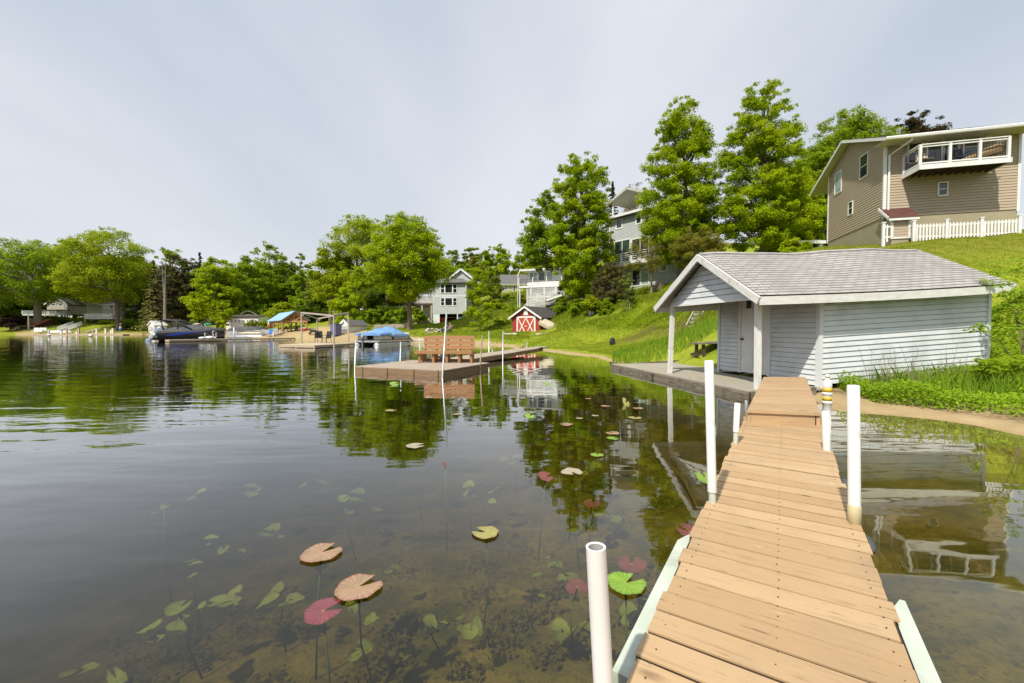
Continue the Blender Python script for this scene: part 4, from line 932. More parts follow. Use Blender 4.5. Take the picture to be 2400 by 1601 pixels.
m.build('railing', M['white'], tb_)
# lookout
lk0 = hit(1437, 488, TO+tb*1.0, tu, Z); lk1 = hit(1501, 480, TO+tb*1.0, tu, Z); lp_ = hit(1469, 441, TO+tb*.6, tu, Z); le0 = hit(1425.5, 467, TO+tb*.6, tu, Z); le1 = hit(1511.6, 462, TO+tb*.6, tu, Z)
LO = TO+tb*.6; zpk = lp_[1]; zev = (le0[1]+le1[1])/2
m = MB()
for (sa, za, sb, zb_) in ((le0[0], zev, lp_[0], zpk), (le1[0], zev, lp_[0], zpk)):
    a, b = LO+tu*sa+Z*za, LO+tu*sb+Z*zb_; dv = (b-a); L_ = dv.length; dv.normalize(); nn = tb.cross(dv); nn = nn if nn.z > 0 else -nn
    m.ob(a, dv, tb, nn, 0, L_+.02, 0, 4.2, .0, .1)
lr = m.build('lookout_roof', M['asphalt'], tall)
m = MB()
for (sa, za, sb, zb_) in ((le0[0], zev, lp_[0], zpk), (le1[0], zev, lp_[0], zpk)):
    a, b = LO+tu*sa+Z*za, LO+tu*sb+Z*zb_; dv = (b-a); L_ = dv.length; dv.normalize(); nn = tb.cross(dv); nn = nn if nn.z > 0 else -nn
    m.ob(a, dv, nn, tb, -.02, L_+.05, -.12, .12, -.04, -.005); m.ob(a, dv, tb, nn, .05, L_, .05, 4.1, -.10, -.005)
m.build('gable_trim', M['soffit'], lr)
for s_ in (lk0[0], lk1[0]):
    for dback in (1.0, 4.2):
        m = MB(); m.beam(TO+tu*s_+tb*dback+Z*(zT+.1), TO+tu*s_+tb*dback+Z*(zev+.25), .16, .16, tn_); m.build('lookout_post', M['white'], tall)
m = MB(); m.ob(TO, tu, Z, tb, lk0[0]-.1, lk1[0]+.1, zT+.14, zT+.42, .9, 4.3); m.build('lookout_base', M['whiteside'], tall)
# ------------------------------------------------------------------ white house with decks and stairs
WO = V3(1.0, 60, 0); wu = V3(.91, -.41, 0).normalized(); wn_ = V3(-.41, -.91, 0).normalized(); wb_ = -wn_
wh = thing('house', 'white flat roofed house with two decks and white stairs above the red shed', 'house', WO+wu*3+Z*4)
def ws(px, py, off=0): return hit(px, py, WO+wn_*off, wu, Z)
a0 = ws(1236, 650)[0]; a1 = ws(1330, 650)[0]; z1 = ws(1250, 668)[1]; z2 = ws(1250, 636.5)[1]; z0 = ws(1250, 700)[1]
m = MB(); m.lap(WO, wu, Z, wn_, [(a0, z1), (a1, z1), (a1, z2), (a0, z2)], .2, .015); m.lap(WO+wu*a0, wb_, Z, -wu, [(0, z1), (6, z1), (6, z2), (0, z2)], .2, .015); m.ob(WO, wu, Z, wb_, a0+.03, a1, z0-3, z2, .04, 6)
m.ob(WO, wu, Z, wb_, a0+.0, a1, z0-3, z1-.05, .0, .03)
m.build('wall', M['whiteside'], wh)
r0 = ws(1217, 635, 1.2)[0]
m = MB(); m.ob(WO, wu, Z, wn_, r0, a1+.5, z2, z2+.2, -6.3, 1.2); m.build('roof', M['white'], wh)
pxwin(wh, WO, wu, Z, wn_, 1240.5, 637.5, 1261, 660, fw=.1, mull=(2, 1), name='sliding_door', gm='glasspale'); pxwin(wh, WO, wu, Z, wn_, 1261, 636.5, 1278, 659, fw=.1, name='sliding_door', gm='glass'); pxwin(wh, WO, wu, Z, wn_, 1281, 635.5, 1296, 658, fw=.1, gm='glasspale', name='sliding_door'); pxwin(wh, WO, wu, Z, wn_, 1313, 645, 1320, 652, fw=.1)
u0 = ws(1216, 672, 2)[0]; u1 = ws(1316, 666, 2)[0]; zU = ws(1260, 670, 2)[1]
m = MB(); m.ob(WO, wu, Z, wn_, u0, u1, zU-.2, zU+.05, .04, 2.0); ud_ = m.build('upper_deck', M['white'], wh)
m = MB(); c = [WO+wu*u0+wn_*1.95, WO+wu*(u0+(u1-u0)*.33)+wn_*1.95, WO+wu*(u0+(u1-u0)*.66)+wn_*1.95, WO+wu*u1+wn_*1.95]
for p in c+[WO+wu*u0+wn_*.1]: m.beam(p+Z*zU, p+Z*(zU+1.15), .1, .1, wn_)
for a, b in zip(c[1:-1], c[2:]): m.beam(a+Z*(zU+.28), b+Z*(zU+.28), .03, .45)
m.build('railing', M['white'], ud_)
m = MB()
for a, b in zip(c[:-1], c[1:]):
    for h in (.6, .95): m.beam(a+Z*(zU+h), b+Z*(zU+h), .03, .03)
    for i in range(1, 14): q_ = a.lerp(b, i/14); m.tube([q_+Z*(zU+.5), q_+Z*(zU+.95)], .012, 4, False)
m.build('bars', M['black'], ud_)
l0 = ws(1235, 690, 2.6)[0]; l1 = ws(1301, 690, 2.6)[0]; zL = ws(1255, 695, 2.6)[1]
m = MB(); m.ob(WO, wu, Z, wn_, l0, l1+1.2, zL-.15, zL, .04, 2.6); ld = m.build('lower_deck', M['white'], wh)
m = MB(); a, b = WO+wu*l0+wn_*2.58+Z*zL, WO+wu*l1+wn_*2.58+Z*zL; railing(m, a, b, 1.0, 34, .045, .03, .1); m.build('railing', M['white'], ld)
for f in (.08, .56, .98):
    m = MB(); p = WO+wu*(l0+(l1-l0)*f)+wn_*1.9; m.beam(p+Z*zL, p+Z*(zU-.2), .14, .14, wn_); m.build('post', M['white'], wh)
m = MB(); p = WO+wu*(u0+.1)+wn_*1.85; m.beam(p+Z*(zU-.2), p+Z*(zU-4.2), .12, .12, wn_); m.build('post', M['white'], wh); m = MB(); m.tube([WO+wu*(r0+.05)+wn_*1.15+Z*(z2), WO+wu*(u0-.15)+wn_*2.0+Z*(z2-.7), WO+wu*(u0-.15)+wn_*2.0+Z*(zU-4.6)], .05, 6); m.build('downspout', M['white'], wh)
# lattice
zlb = ws(1245, 719, 2.6)[1]
m = MB(); n = 26; Lx = l1-l0; Hh = zL-.15-zlb
for i in range(-int(n*Hh/Lx)-1, n):
    for sg in (0, 1):
        x0 = l0+Lx*i/n; x1 = x0+Hh
        y0, y1 = zlb, zlb+Hh
        if x0 < l0: y0 += l0-x0; x0 = l0
        if x1 > l1: y1 -= x1-l1; x1 = l1
        if x1-x0 < .05: continue
        if sg: x0, x1 = l0+l1-x0, l0+l1-x1
        m.beam(WO+wu*x0+wn_*(2.5+.03*sg)+Z*y0, WO+wu*x1+wn_*(2.5+.03*sg)+Z*y1, .02, .07, wn_)
for x in (l0, l0+Lx*.5, l1): m.beam(WO+wu*x+wn_*2.54+Z*zlb, WO+wu*x+wn_*2.54+Z*zL, .1, .1, wn_)
m.build('lattice', M['white'], wh)
# stairs
def stairs(label, p, q, w, side, parent=None, n=12, mat='white', rail_h=.95):
    m = MB(); d = q-p; hd = V3(d.x, d.y, 0).normalized()
    for sgn in (0, w):
        m.beam(p+side*sgn, q+side*sgn, .05, .25)
    for i in range(n):
        c = p.lerp(q, (i+.5)/n); m.ob(c, hd, side, Z, -.14, .14, 0, w, 0, .04)
    st = m.build('stairs', M[mat], parent)
    m = MB()
    for sgn in (0, w):
        m.beam(p+side*sgn+Z*rail_h, q+side*sgn+Z*rail_h, .09, .06)
        k = int(d.length/.17)
        for i in range(k+1):
            c = p.lerp(q, i/k)+side*sgn; m.beam(c, c+Z*rail_h, .04, .03, hd)
    m.build('stair_railing', M[mat], st); return st
tp = WO+wu*(l1+.4)+wn_*2.7+Z*zL; lz = ws(1285, 717, 4.2)
mid_ = WO+wu*(ws(1280, 706, 3.9)[0])+wn_*3.0+Z*(ws(1280, 706, 3.0)[1])
stairs('', mid_, tp+wu*.9+Z*.0, 1.1, wn_, wh)
m = MB(); m.ob(V3(mid_.x, mid_.y, 0), wu, Z, wn_, -1.4, .0, mid_.z-.1, mid_.z, -.1, 1.3); m.build('landing', M['white'], wh)
m = MB(); railing(m, mid_-wu*1.9+wn_*1.3, mid_+wn_*1.3, .95, 16, .045, .03, .1)
for i in range(14): c_ = (mid_-wu*1.9+wn_*1.3).lerp(mid_+wn_*1.3, i/13); m.beam(c_-Z*1.3, c_, .06, .03, wn_)
m.build('landing_railing', M['white'], wh)
stairs('', mid_-wu*3.0-Z*1.6+wn_*.1, mid_-wu*1.3+wn_*.1, 1.0, wn_, wh, 8)
# ------------------------------------------------------------------ light grey three storey house
HO = P(1014.9, 760, 61.5); hz0 = HO.z-.3; HO.z = 0; gu = V3(.995, -.1, 0); gn = V3(-.1, -.995, 0); gb = -gn
gh_ = thing('house', 'light grey three storey house with two triple windows behind the round maple', 'house', HO+gu*2.4+Z*hz0)
def gs(px, py): return hit(px, py, HO, gu, Z)
w1 = gs(1092.5, 700)[0]; zg = gs(1050, 735)[1]; zt3 = gs(1050, 663)[1]; zbel = gs(1050, 694.5)[1]
m = MB(); m.lap(HO, gu, Z, gn, [(0, zg), (w1, zg), (w1, zbel-.02), (0, zbel-.02)], .16, .015); m.lap(HO+gn*-.12, gu, Z, gn, [(0, zbel), (w1-.2, zbel), (w1-.2, zt3), (0, zt3)], .16, .015)
m.lap(HO+gu*w1, gb, Z, gu, [(0, zg), (7, zg), (7, zt3), (0, zt3)], .16, .015); m.lap(HO, gb, Z, -gu, [(0, hz0), (7, hz0), (7, zt3), (0, zt3)], .16, .015); m.ob(HO, gu, Z, gb, .02, w1-.03, zg, zt3-.02, .16, 6.9); m.ob(HO, gu, Z, gb, .0, w1, zg-.05, zg, .0, 6.9)
m.build('wall', M['greyside'], gh_)
m = MB(); m.ob(HO, gu, Z, gn, -.02, .08, zg, zt3, -.1, .03); m.ob(HO, gu, Z, gn, w1-.09, w1+.02, hz0, zt3, -.1, .03); m.ob(HO, gu, Z, gn, .1, w1-.1, zbel-.06, zbel+.06, -.1, .03); m.build('trim', M['white'], gh_)
g1 = gs(1028, 745)[0]; g2 = gs(1071, 745)[0]
m = MB(); m.ob(HO, gu, Z, gb, 0, g1, hz0, zg-.05, .02, .12); m.ob(HO, gu, Z, gb, 0, w1, hz0, zg-.05, 5, 5.1); m.build('ground_floor_wall', M['boatside'], gh_)
m = MB()
for x in (g1, g2): m.ob(HO, gu, Z, gb, x, x+.14, hz0, zg-.05, .0, .14)
m.build('door_post', M['white'], gh_)
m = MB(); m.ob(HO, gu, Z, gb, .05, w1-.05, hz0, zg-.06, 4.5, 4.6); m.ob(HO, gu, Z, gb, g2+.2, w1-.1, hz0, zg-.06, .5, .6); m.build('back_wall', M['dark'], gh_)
for y0, y1 in ((665.5, 687.5), (697.5, 717)):
    for xa, xb in ((1032.5, 1042.5), (1042.5, 1061), (1061, 1071.5)): pxwin(gh_, HO+(gn*-.1 if y0 < 690 else gn*0), gu, Z, gn, xa, y0, xb, y1, fw=.09, mull=(1, 1 if xa == 1042.5 else 2))
wa = window(gh_, HO+gu*w1, gb, Z, gu, 1.2, 2.6, zbel+.6, zbel+2.0, fw=.1, mull=(2, 1))
# roofs: hip skirt in front and cross gable behind
zp = gs(1073, 636)[1]*1.0+.2
m = MB(); e = .35; A_, B_, C_, D_ = HO+gu*-e+gn*e+Z*zt3, HO+gu*(w1+e)+gn*e+Z*zt3, HO+gu*(w1-1.0)+gb*1.7+Z*(zt3+.95), HO+gu*1.2+gb*1.7+Z*(zt3+.95)
m.face([A_, B_, C_, D_], [(0, 0), (5, 0), (4, 2), (1, 2)]); m.face([B_, HO+gu*(w1+e)+gb*4+Z*zt3, HO+gu*(w1-1)+gb*4+Z*(zt3+.95), C_], [(0, 0), (3, 0), (3, 2), (1, 2)]); m.face([A_, D_, HO+gu*1.2+gb*4+Z*(zt3+.95), HO+gu*-e+gb*4+Z*zt3], [(0, 0), (1, 2), (3, 2), (3, 0)])
m.face([A_, HO+gu*-e+gb*4+Z*zt3, HO+gu*(w1+e)+gb*4+Z*zt3, B_], [(0, 0)]*4); m.build('hip_roof', M['asphalt'], gh_)
rc = gs(1073, 650)[0]+.2; hw = 2.75; zr0 = zt3-.05; zpk2 = zr0+2.15
m = MB(); GO = HO+gb*1.3
for sg in (-1, 1):
    a, b = GO+gu*(rc+sg*hw)+Z*zr0, GO+gu*rc+Z*zpk2; dv = (b-a); L_ = dv.length; dv.normalize(); nn = gb.cross(dv); nn = nn if nn.z > 0 else -nn
    m.ob(a, dv, gb, nn, 0, L_+.03, -.3, 7, 0, .1)
m.build('roof', M['asphalt'], gh_)
m = MB()
for sg in (-1, 1):
    a, b = GO+gu*(rc+sg*hw)+Z*zr0, GO+gu*rc+Z*zpk2; dv = (b-a); L_ = dv.length; dv.normalize(); nn = gb.cross(dv); nn = nn if nn.z > 0 else -nn
    m.ob(a, dv, nn, gb, -.02, L_+.05, -.14, .11, -.34, -.29)
m.build('rake_board', M['white'], gh_)
m = MB(); m.lap(GO, gu, Z, gn, [(rc-hw+.35, zr0+.1), (rc+hw-.35, zr0+.1), (rc, zpk2-.12)], .16, .015); m.build('gable', M['greyside'], gh_)
# neighbouring deck house
NO = P(962, 735, 67); NO.z = 0
nh = thing('house', 'white house with brown timber deck half hidden behind the round maple trunk', 'house', NO+X3*2.5+Z*1.8)
def ns(px, py): return hit(px, py, NO, X3, Z)
za, zb2 = ns(990, 722)[1], ns(990, 681)[1]; na0, na1 = ns(972, 700)[0], ns(1018, 700)[0]
m = MB(); m.lap(NO, X3, Z, -Y3, [(na0, za-.5), (na1, za-.5), (na1, zb2), (na0, zb2)], .18, .015); m.box(NO.x+na0, NO.x+na1, NO.y+.03, NO.y+6, za-3.5, zb2); m.build('wall', M['whiteside'], nh)
m = MB(); m.prism([NO+V3(na0-.4, -.4, zb2), NO+V3(na1+.4, -.4, zb2), NO+V3(na1+.4, 3, zb2+1.4), NO+V3(na0+.9, 3, zb2+1.4)], Z*.1); m.build('roof', M['asphalt'], nh)
for xa, xb in ((986, 997), (1001, 1013)): pxwin(nh, NO, X3, Z, -Y3, xa, 687, xb, 703, fw=.1, mull=(2, 1), gm='glasspale')
DO = NO-Y3*2.2
def ns2(px, py): return hit(px, py, DO, X3, Z)
da, db_ = ns2(948, 700)[0], ns2(1013, 700)[0]; zd = ns2(980, 711)[1]
m = MB(); m.box(DO.x+da, DO.x+db_, DO.y, DO.y+2.15, zd-.35, zd); dk = m.build('deck', M['darkwood'], nh)
m = MB(); railing(m, DO+V3(da, .05, zd), DO+V3(db_, .05, zd), 1.0, 30, .05, .04, .12); railing(m, DO+V3(da, .05, zd), DO+V3(da, 2.1, zd), 1.0, 10, .05, .04, .12); m.build('railing', M['postwood'], dk)
for px in (948, 989, 1011):
    x = ns2(px, 740)[0]; m = MB(); m.beam(DO+V3(x, .1, zd-.3), DO+V3(x, .1, .8), .22, .22, Y3); m.build('post', M['postwood'], dk)
# ------------------------------------------------------------------ generic small houses
def gable_house(label, x0, y0, x1, y1, D, depth, rise, wall, roof, wins=(), front_gable=True, over=.4, name='house', cat='house', hyaw=0.0, gm='glass', parent_extra=None, base_drop=1.5, fm='white', tw=.13):
    a = P(x0, y1, D); b = P(x1, y1, D); O_ = V3(a.x, a.y, 0); u = V3(math.cos(hyaw), math.sin(hyaw), 0); nn_ = V3(u.y, -u.x, 0); bk = -nn_
    t = thing(name, label, cat, V3((a.x+b.x)/2, D, a.z))
    w = hit(x1, (y0+y1)/2, O_, u, Z)[0]; zb0 = a.z; zt0_ = hit((x0+x1)/2, y0, O_, u, Z)[1]
    m = MB()
    fp = [(0, zb0-base_drop), (w, zb0-base_drop), (w, zt0_), (w/2, zt0_+rise-.1), (0, zt0_)] if front_gable else [(0, zb0-base_drop), (w, zb0-base_drop), (w, zt0_), (0, zt0_)]
    m.lap(O_, u, Z, nn_, fp, .2, .015)
    for oo, vv in ((O_, -u), (O_+u*w, u)): m.lap(oo, bk, Z, vv, [(0, zb0-base_drop), (depth, zb0-base_drop), (depth, zt0_)]+([] if front_gable else [(depth/2, zt0_+rise-.1)])+[(0, zt0_)], .2, .015)
    m.ob(O_, u, Z, bk, 0, w, zb0-base_drop, zt0_, depth-.05, depth); m.build('wall', M[wall], t)
    m = MB(); trim = MB()
    if front_gable:
        for sg in (0, 1):
            p = O_+u*(-over if sg == 0 else w+over)+Z*(zt0_-rise*over/(w/2)); q = O_+u*(w/2)+Z*(zt0_+rise); dv = q-p; L_ = dv.length; dv.normalize(); n2 = bk.cross(dv); n2 = n2 if n2.z > 0 else -n2
            m.ob(p, dv, bk, n2, 0, L_+.02, -over, depth+over, 0, .12); trim.ob(p, dv, n2, bk, -.02, L_+.05, -tw*.9, tw, -over-.04, -over-.002)
    else:
        for sg in (0, 1):
            p = O_+bk*(-over if sg == 0 else depth+over)+Z*(zt0_-rise*over/(depth/2)); q = O_+bk*(depth/2)+Z*(zt0_+rise); dv = q-p; L_ = dv.length; dv.normalize(); n2 = u.cross(dv); n2 = n2 if n2.z > 0 else -n2
            m.ob(p, u, dv, n2, -over, w+over, 0, L_+.02, 0, .12)
            if sg == 0: trim.ob(p, u, n2, dv, -over, w+over, -.12, .13, -.04, -.002)
    m.build('roof', M[roof], t); trim.build('fascia', M[fm], t)
    for wv in wins: pxwin(t, O_, u, Z, nn_, *wv[:4], fw=.06*D/50, mull=wv[4] if len(wv) > 4 else (1, 1), gm=wv[5] if len(wv) > 5 else gm)
    return t, O_, u, nn_
gable_house('small beige cottage with hipped grey roof behind the white deck house', 1176, 665, 1232, 690, 78, 6, 1.9, 'beige', 'asphalt', [(1182, 668.5, 1190, 679.5, (1, 2)), (1202, 668.5, 1209, 683, (1, 2))], False)
gable_house('beige gabled house with two dark windows among the far left maples', 110, 712, 158, 724, 122, 8, 2.0, 'beige', 'darkroof', [(118.5, 711, 131, 717), (137, 711, 148, 717)], True)
# its dark lower storey, reads as a deck on posts
lo = thing('porch', 'dark timber porch under the beige gabled house on the far shore', 'porch', P(134, 738, 121.5))
m = MB(); a, b = P(104, 726, 121), P(158, 726, 121); m.box(a.x, b.x, 120.0, 121.9, a.z-.25, a.z); m.build('deck', M['darkwood'], lo)
for px in (106, 118, 131, 144, 156):
    m = MB(); c = P(px, 726, 120.3); m.beam(c, c-Z*1.9, .3, .3, Y3); m.build('post', M['beige'], lo)
m = MB(); a, b = P(60, 737, 121), P(158, 737, 121); m.box(a.x, b.x, 120.2, 121.9, a.z-.3, a.z); railing(m, V3(a.x, 120.2, a.z), V3(b.x, 120.2, a.z), 1.0, 40, .08, .05, .18); m.build('railing', M['whiteside'], lo)
fh, FO_, fu, fn_ = gable_house('white trimmed house with long white deck on brick piers on the far left shore', 239, 713, 276, 743, 116, 8, 1.6, 'beige', 'asphalt', [(242.5, 715, 246, 723.5), (247, 715, 250.5, 723.5), (252, 715, 255, 723.5), (257, 714.5, 266.5, 724), (249.5, 731, 258, 736.5, (2, 1)), (268, 731, 272, 737)], False)
m = MB(); a, b = P(198, 744, 113), P(262, 744, 113); m.box(a.x, b.x, 113, 116, a.z-.45, a.z); fd = m.build('deck', M['whiteside'], fh)
m = MB(); railing(m, V3(a.x, 113.05, a.z), V3(b.x, 113.05, a.z), 1.0, 60, .10, .06, .2); m.build('railing', M['white'], fd)
for px in (202, 217, 236, 256):
    m = MB(); c = P(px, 746, 113.3); m.beam(c, c-Z*1.6, .55, .55, Y3); m.build('pier', M['brick'], fd)
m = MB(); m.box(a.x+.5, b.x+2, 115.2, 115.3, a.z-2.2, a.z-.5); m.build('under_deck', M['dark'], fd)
gable_house('plain grey beige wing with dark pyramid roof left of the white trimmed house', 204, 711, 237, 743, 121, 7, 2.2, 'beige', 'darkroof', [], False)
gable_house('house with red roof showing between the far left trunks', 178, 711, 206, 730, 132, 7, 1.6, 'darkwood', 'orangeroof', [], False, fm='darkwood')
gable_house('dark red boathouse with orange roof behind the purple maple on the left shore', 22, 763, 82, 776, 106, 7, 1.6, 'redroof', 'orangeroof', [(33, 764, 46, 770, (1, 1), 'cream')], False, fm='beige')
ch, CO_, cu, cn_ = gable_house('white framed house with balconies behind the khaki spruce', 350, 733, 386, 758, 120, 7, 2.6, 'whiteside', 'asphalt', [(354, 735, 363, 744), (366, 735, 374, 744), (376, 735, 384, 744), (354, 748, 364, 757), (370, 748, 384, 757)], True)
m = MB(); a, b = P(348, 749, 118), P(390, 749, 118); m.box(a.x, b.x, 118, 120, a.z-.3, a.z); railing(m, V3(a.x, 118, a.z), V3(b.x, 118, a.z), 1.0, 16, .12, .08, .25); m.build('balcony', M['white'], ch)
gable_house('small white gabled shed by the water left of the dark boat', 347.5, 762, 362, 774.5, 97, 2.6, .9, 'white', 'white', [(352, 765, 357, 770, (2, 2), 'glasspale')], True, .15, 'shed', 'shed', -.3)
gable_house('charcoal garage with dark doors behind the bare pine trunks', 368, 757, 394, 773, 101, 4, .8, 'greyplastic', 'darkroof', [(370, 761, 382, 770, (1, 1), 'dark'), (383, 761, 393, 770, (1, 1), 'dark')], False, .3, 'garage', 'garage')
gable_house('white house glimpsed between dark conifer trunks behind the boats', 474, 740, 492, 760, 118, 7, 2.2, 'white', 'asphalt', [(477, 744, 482, 749), (485, 744, 490, 749)], True)
# long white building with windows, and the arched hall behind
gable_house('long white boat building with a row of narrow dark windows left of the blue pavilion', 530, 743, 605, 773, 84, 6, .35, 'whiteside', 'darkroof', [(534.5+k*1.0, 749, 539+k, 757, (1, 1), 'dark') for k in (0, 7, 16, 24, 35, 44, 53, 62)], False, .15, 'boat_building', 'building', .0, fm='darkwood')
ah, AO, au, an_ = gable_house('grey timber hall with low curved roof behind the long white building', 556, 741, 610, 768, 92, 16, 0.3, 'darkwood', 'asphalt', [], True, .1, 'hall', 'building', .28, fm='whiteside')
wA = hit(610, 745, AO, au, Z)[0]; zA = hit(580, 742, AO, au, Z)[1]
m = MB(); prof = [(-.7, -.15), (wA*.15, .55), (wA*.32, 1.15), (wA*.5, 1.45), (wA*.68, 1.15), (wA*.85, .55), (wA+.7, -.15)]
secs = [[AO-an_*(y)+au*x+Z*(zA+z-.1) for x, z in prof]+[AO-an_*(y)+au*x+Z*(zA+z-.35) for x, z in prof[::-1]] for y in (-.6, 17)]
m.loft(secs); m.build('curved_roof', M['greywood'], ah)
m = MB(); m.prism([AO-an_*.02+au*x+Z*(zA+z-.3) for x, z in prof[1:-1]]+[AO-an_*.02+au*(wA-.2)+Z*(zA-.4), AO-an_*.02+au*.2+Z*(zA-.4)], -an_*.15); m.build('gable', M['darkwood'], ah)
t_, bo_, bu_, bn_ = gable_house('pale bungalow with grey roof right behind the blue pavilion', 690, 757, 746, 770, 92, 8, 2.6, 'whiteside', 'asphalt', [(728, 758, 745, 763, (1, 1), 'glass')], False, .5, 'house', 'house', .1)
m = MB(); c = P(696, 733, 94); m.box(c.x-.4, c.x+.4, 94, 94.8, c.z-3, c.z+1.2); m.build('chimney', M['brick'], t_)
# carport roof behind the big maple
cpz = thing('carport', 'grey roofed carport with white post left of the tan house', 'carport', V3(P(1890, 590, 36).x, 36, P(1890, 590, 36).z-.4))
a, b = P(1838, 567.5, 36), P(1935, 566, 36)
m = MB(); m.prism([V3(a.x, 36, a.z+.0), V3(b.x, 36, a.z+.05), V3(b.x-1.2, 40.5, a.z+1.2), V3(a.x+1.2, 40.5, a.z+1.15)], Z*.12); m.build('roof', M['asphalt'], cpz)
m = MB(); m.box(a.x, b.x, 35.95, 35.99, a.z-.12, a.z+.14); m.build('fascia', M['white'], cpz)
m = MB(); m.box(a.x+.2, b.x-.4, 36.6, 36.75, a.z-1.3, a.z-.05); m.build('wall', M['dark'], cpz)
for px in (1922, 1845):
    m = MB(); c = P(px, 570, 36.3); m.beam(V3(c.x, 36.3, a.z-.1), V3(c.x, 36.3, a.z-2.2), .3, .3, Y3); m.build('post', M['white'], cpz)
# ------------------------------------------------------------------ red shed
sh, SO, su, sn = gable_house('red shake shed with white crossed double doors and dark roof below the slope', 1200.3, 743.5, 1266.4, 782.5, 44.3, 8.6, 1.02, 'red', 'darkroof', [], True, .28, 'shed', 'shed', -.62, base_drop=.5, tw=.085)
def shh(px, py): return hit(px, py, SO, su, Z)
d0, d1 = shh(1212, 765)[0], shh(1255, 765)[0]; dz0, dz1 = shh(1233, 783)[1]-.1, shh(1233, 742)[1]
m = MB(); m.ob(SO, su, Z, sn, d0+.1, d1-.1, dz0, dz1-.1, .0, .03); dr_ = m.build('double_door', M['reddoor'], sh)
m = MB(); m.ob(SO, su, Z, sn, d0-.03, d0+.13, dz0, dz1+.03, 0, .06); m.ob(SO, su, Z, sn, d1-.13, d1+.03, dz0, dz1+.03, 0, .06); m.ob(SO, su, Z, sn, d0+.13, d1-.13, dz1-.13, dz1+.03, 0, .056)
mc = (d0+d1)/2
for xa, xb in ((d0+.13, mc), (mc, d1-.13)):
    for f in (0, 1):
        p, q = SO+su*(xa if f else xb)+sn*(.04+.012*f)+Z*(dz0+.05), SO+su*(xb if f else xa)+sn*(.04+.012*f)+Z*(dz1-.13); m.beam(p, q, .02, .10, su)
m.build('door_trim', M['white'], dr_)
m = MB(); m.ob(SO, su, Z, sn, mc-.12, mc+.12, dz0+.85, dz0+.93, .03, .08); m.build('handle', M['white'], dr_)
v0 = shh(1230, 730); m = MB(); m.ob(SO, su, Z, sn, mc-.28, mc+.24, v0[1]-.38, v0[1]+.10, .0, .05); m.build('vent', M['white'], sh)
# overturned dinghy leaning on the shed
def hull_secs(L, B, H, flat=.6, bow=.35, n=9):
    out = []
    for i in range(n):
        t = i/(n-1); w = B/2*(1-max(0, (t-(1-bow))/bow)**2.0*.97); w *= (.9+.1*min(1, t*4)); h = H*(1+.25*t*t); k = .25*max(0, (t-.6)/.4)**2*H
        out.append([(t*L, -w, h), (t*L, -w*.93, h*.45+k), (t*L, -w*flat, .06*H+k), (t*L, 0, k), (t*L, w*flat, .06*H+k), (t*L, w*.93, h*.45+k), (t*L, w, h)])
    return out
def xf(secs, M4): return [[M4 @ Vector(p) for p in s_] for s_ in secs]
c = P(1268, 764, 42.2); dn = thing('dinghy', 'cream overturned dinghy leaning against the side of the red shed', 'boat', V3(c.x+.6, 42.0, c.z-.3))
M4 = Matrix.Translation(V3(c.x, 42.2, c.z+.75)) @ Matrix.Rotation(-.15, 4, 'Z') @ Matrix.Rotation(.45, 4, 'Y') @ Matrix.Rotation(R(215), 4, 'X')
hs = hull_secs(1.9, 1.05, .45)
m = MB(); m.loft(xf(hs, M4), closed=False); m.face([M4 @ Vector(p) for p in hs[0]]); inner = [[(x, y*.9, z_*.98+.03) for x, y, z_ in s_] for s_ in hs]; m.loft(xf(inner, M4), closed=False)
m.build('hull', M['cream'], dn, True)
m = MB()
for x in (.5, 1.1): m.mesh([M4 @ Vector(p) for p in ((x, -.45, .34), (x+.2, -.45, .34), (x+.2, .45, .34), (x, .45, .34))], [(0, 1, 2, 3)])
m.build('seat', M['cream'], dn)
# ------------------------------------------------------------------ rocks
def rock(name, label, group, p, r, mat):
    m = MB(); ph, th = 7, 5; V = []; F_ = []; a1, a2 = RND.random()*6, RND.random()*6
    for i in range(th+1):
        for k in range(ph):
            t = math.pi*i/th; f = 2*math.pi*k/ph; q = 1+.22*math.sin(3*f+a1+i)+.15*math.cos(2*t+a2+k)
            V.append(Vector(p)+V3(math.sin(t)*math.cos(f)*r*q*1.2, math.sin(t)*math.sin(f)*r*q, math.cos(t)*r*.65*q))
    for i in range(th):
        for k in range(ph): F_.append((i*ph+k, i*ph+(k+1) % ph, (i+1)*ph+(k+1) % ph, (i+1)*ph+k))
    m.mesh(V, F_); o = m.build(name, M[mat], None, False, origin=Vector(p)-Z*r*.4); props(o, label, 'rock', group)
for i in range(34):
    px = RND.uniform(948, 1042); D = 43.6+RND.uniform(-.6, .9)+(995-px)*.012; p = gpx(px, D); rock('rock', 'pale rock in the line of stones edging the lawn behind the bench', 'shoreline stones behind the bench', p+Z*.03, RND.uniform(.10, .30), 'whitestone')
fc = gpx(1018, 49.0)
for i in range(22):
    a = i/22*2*math.pi; p = fc+V3(.9*math.cos(a), .8*math.sin(a), 0); p.z = gz(p.x, p.y); rock('rock', 'tan stone in the low ring of the fire pit on the lawn', 'fire pit stones', p+Z*(.05+.11*(i % 2)), RND.uniform(.10, .18), 'whitestone')
pile_ = gpx(1272, 40.8)
for i in range(14): p = pile_+V3(RND.uniform(-.9, .9), RND.uniform(-.3, .4), 0); p.z = gz(p.x, p.y); rock('rock', 'pale stone in the little heap at the right front corner of the red shed', 'stones by the red shed', p+Z*.06, RND.uniform(.10, .2), 'whitestone')
for i in range(6): p = gpx(1185+i*4.5, 42.5-i*.1); rock('rock', 'flat pale stone left of the red shed doors', 'stones left of the red shed', p+Z*.02, RND.uniform(.12, .22), 'whitestone')
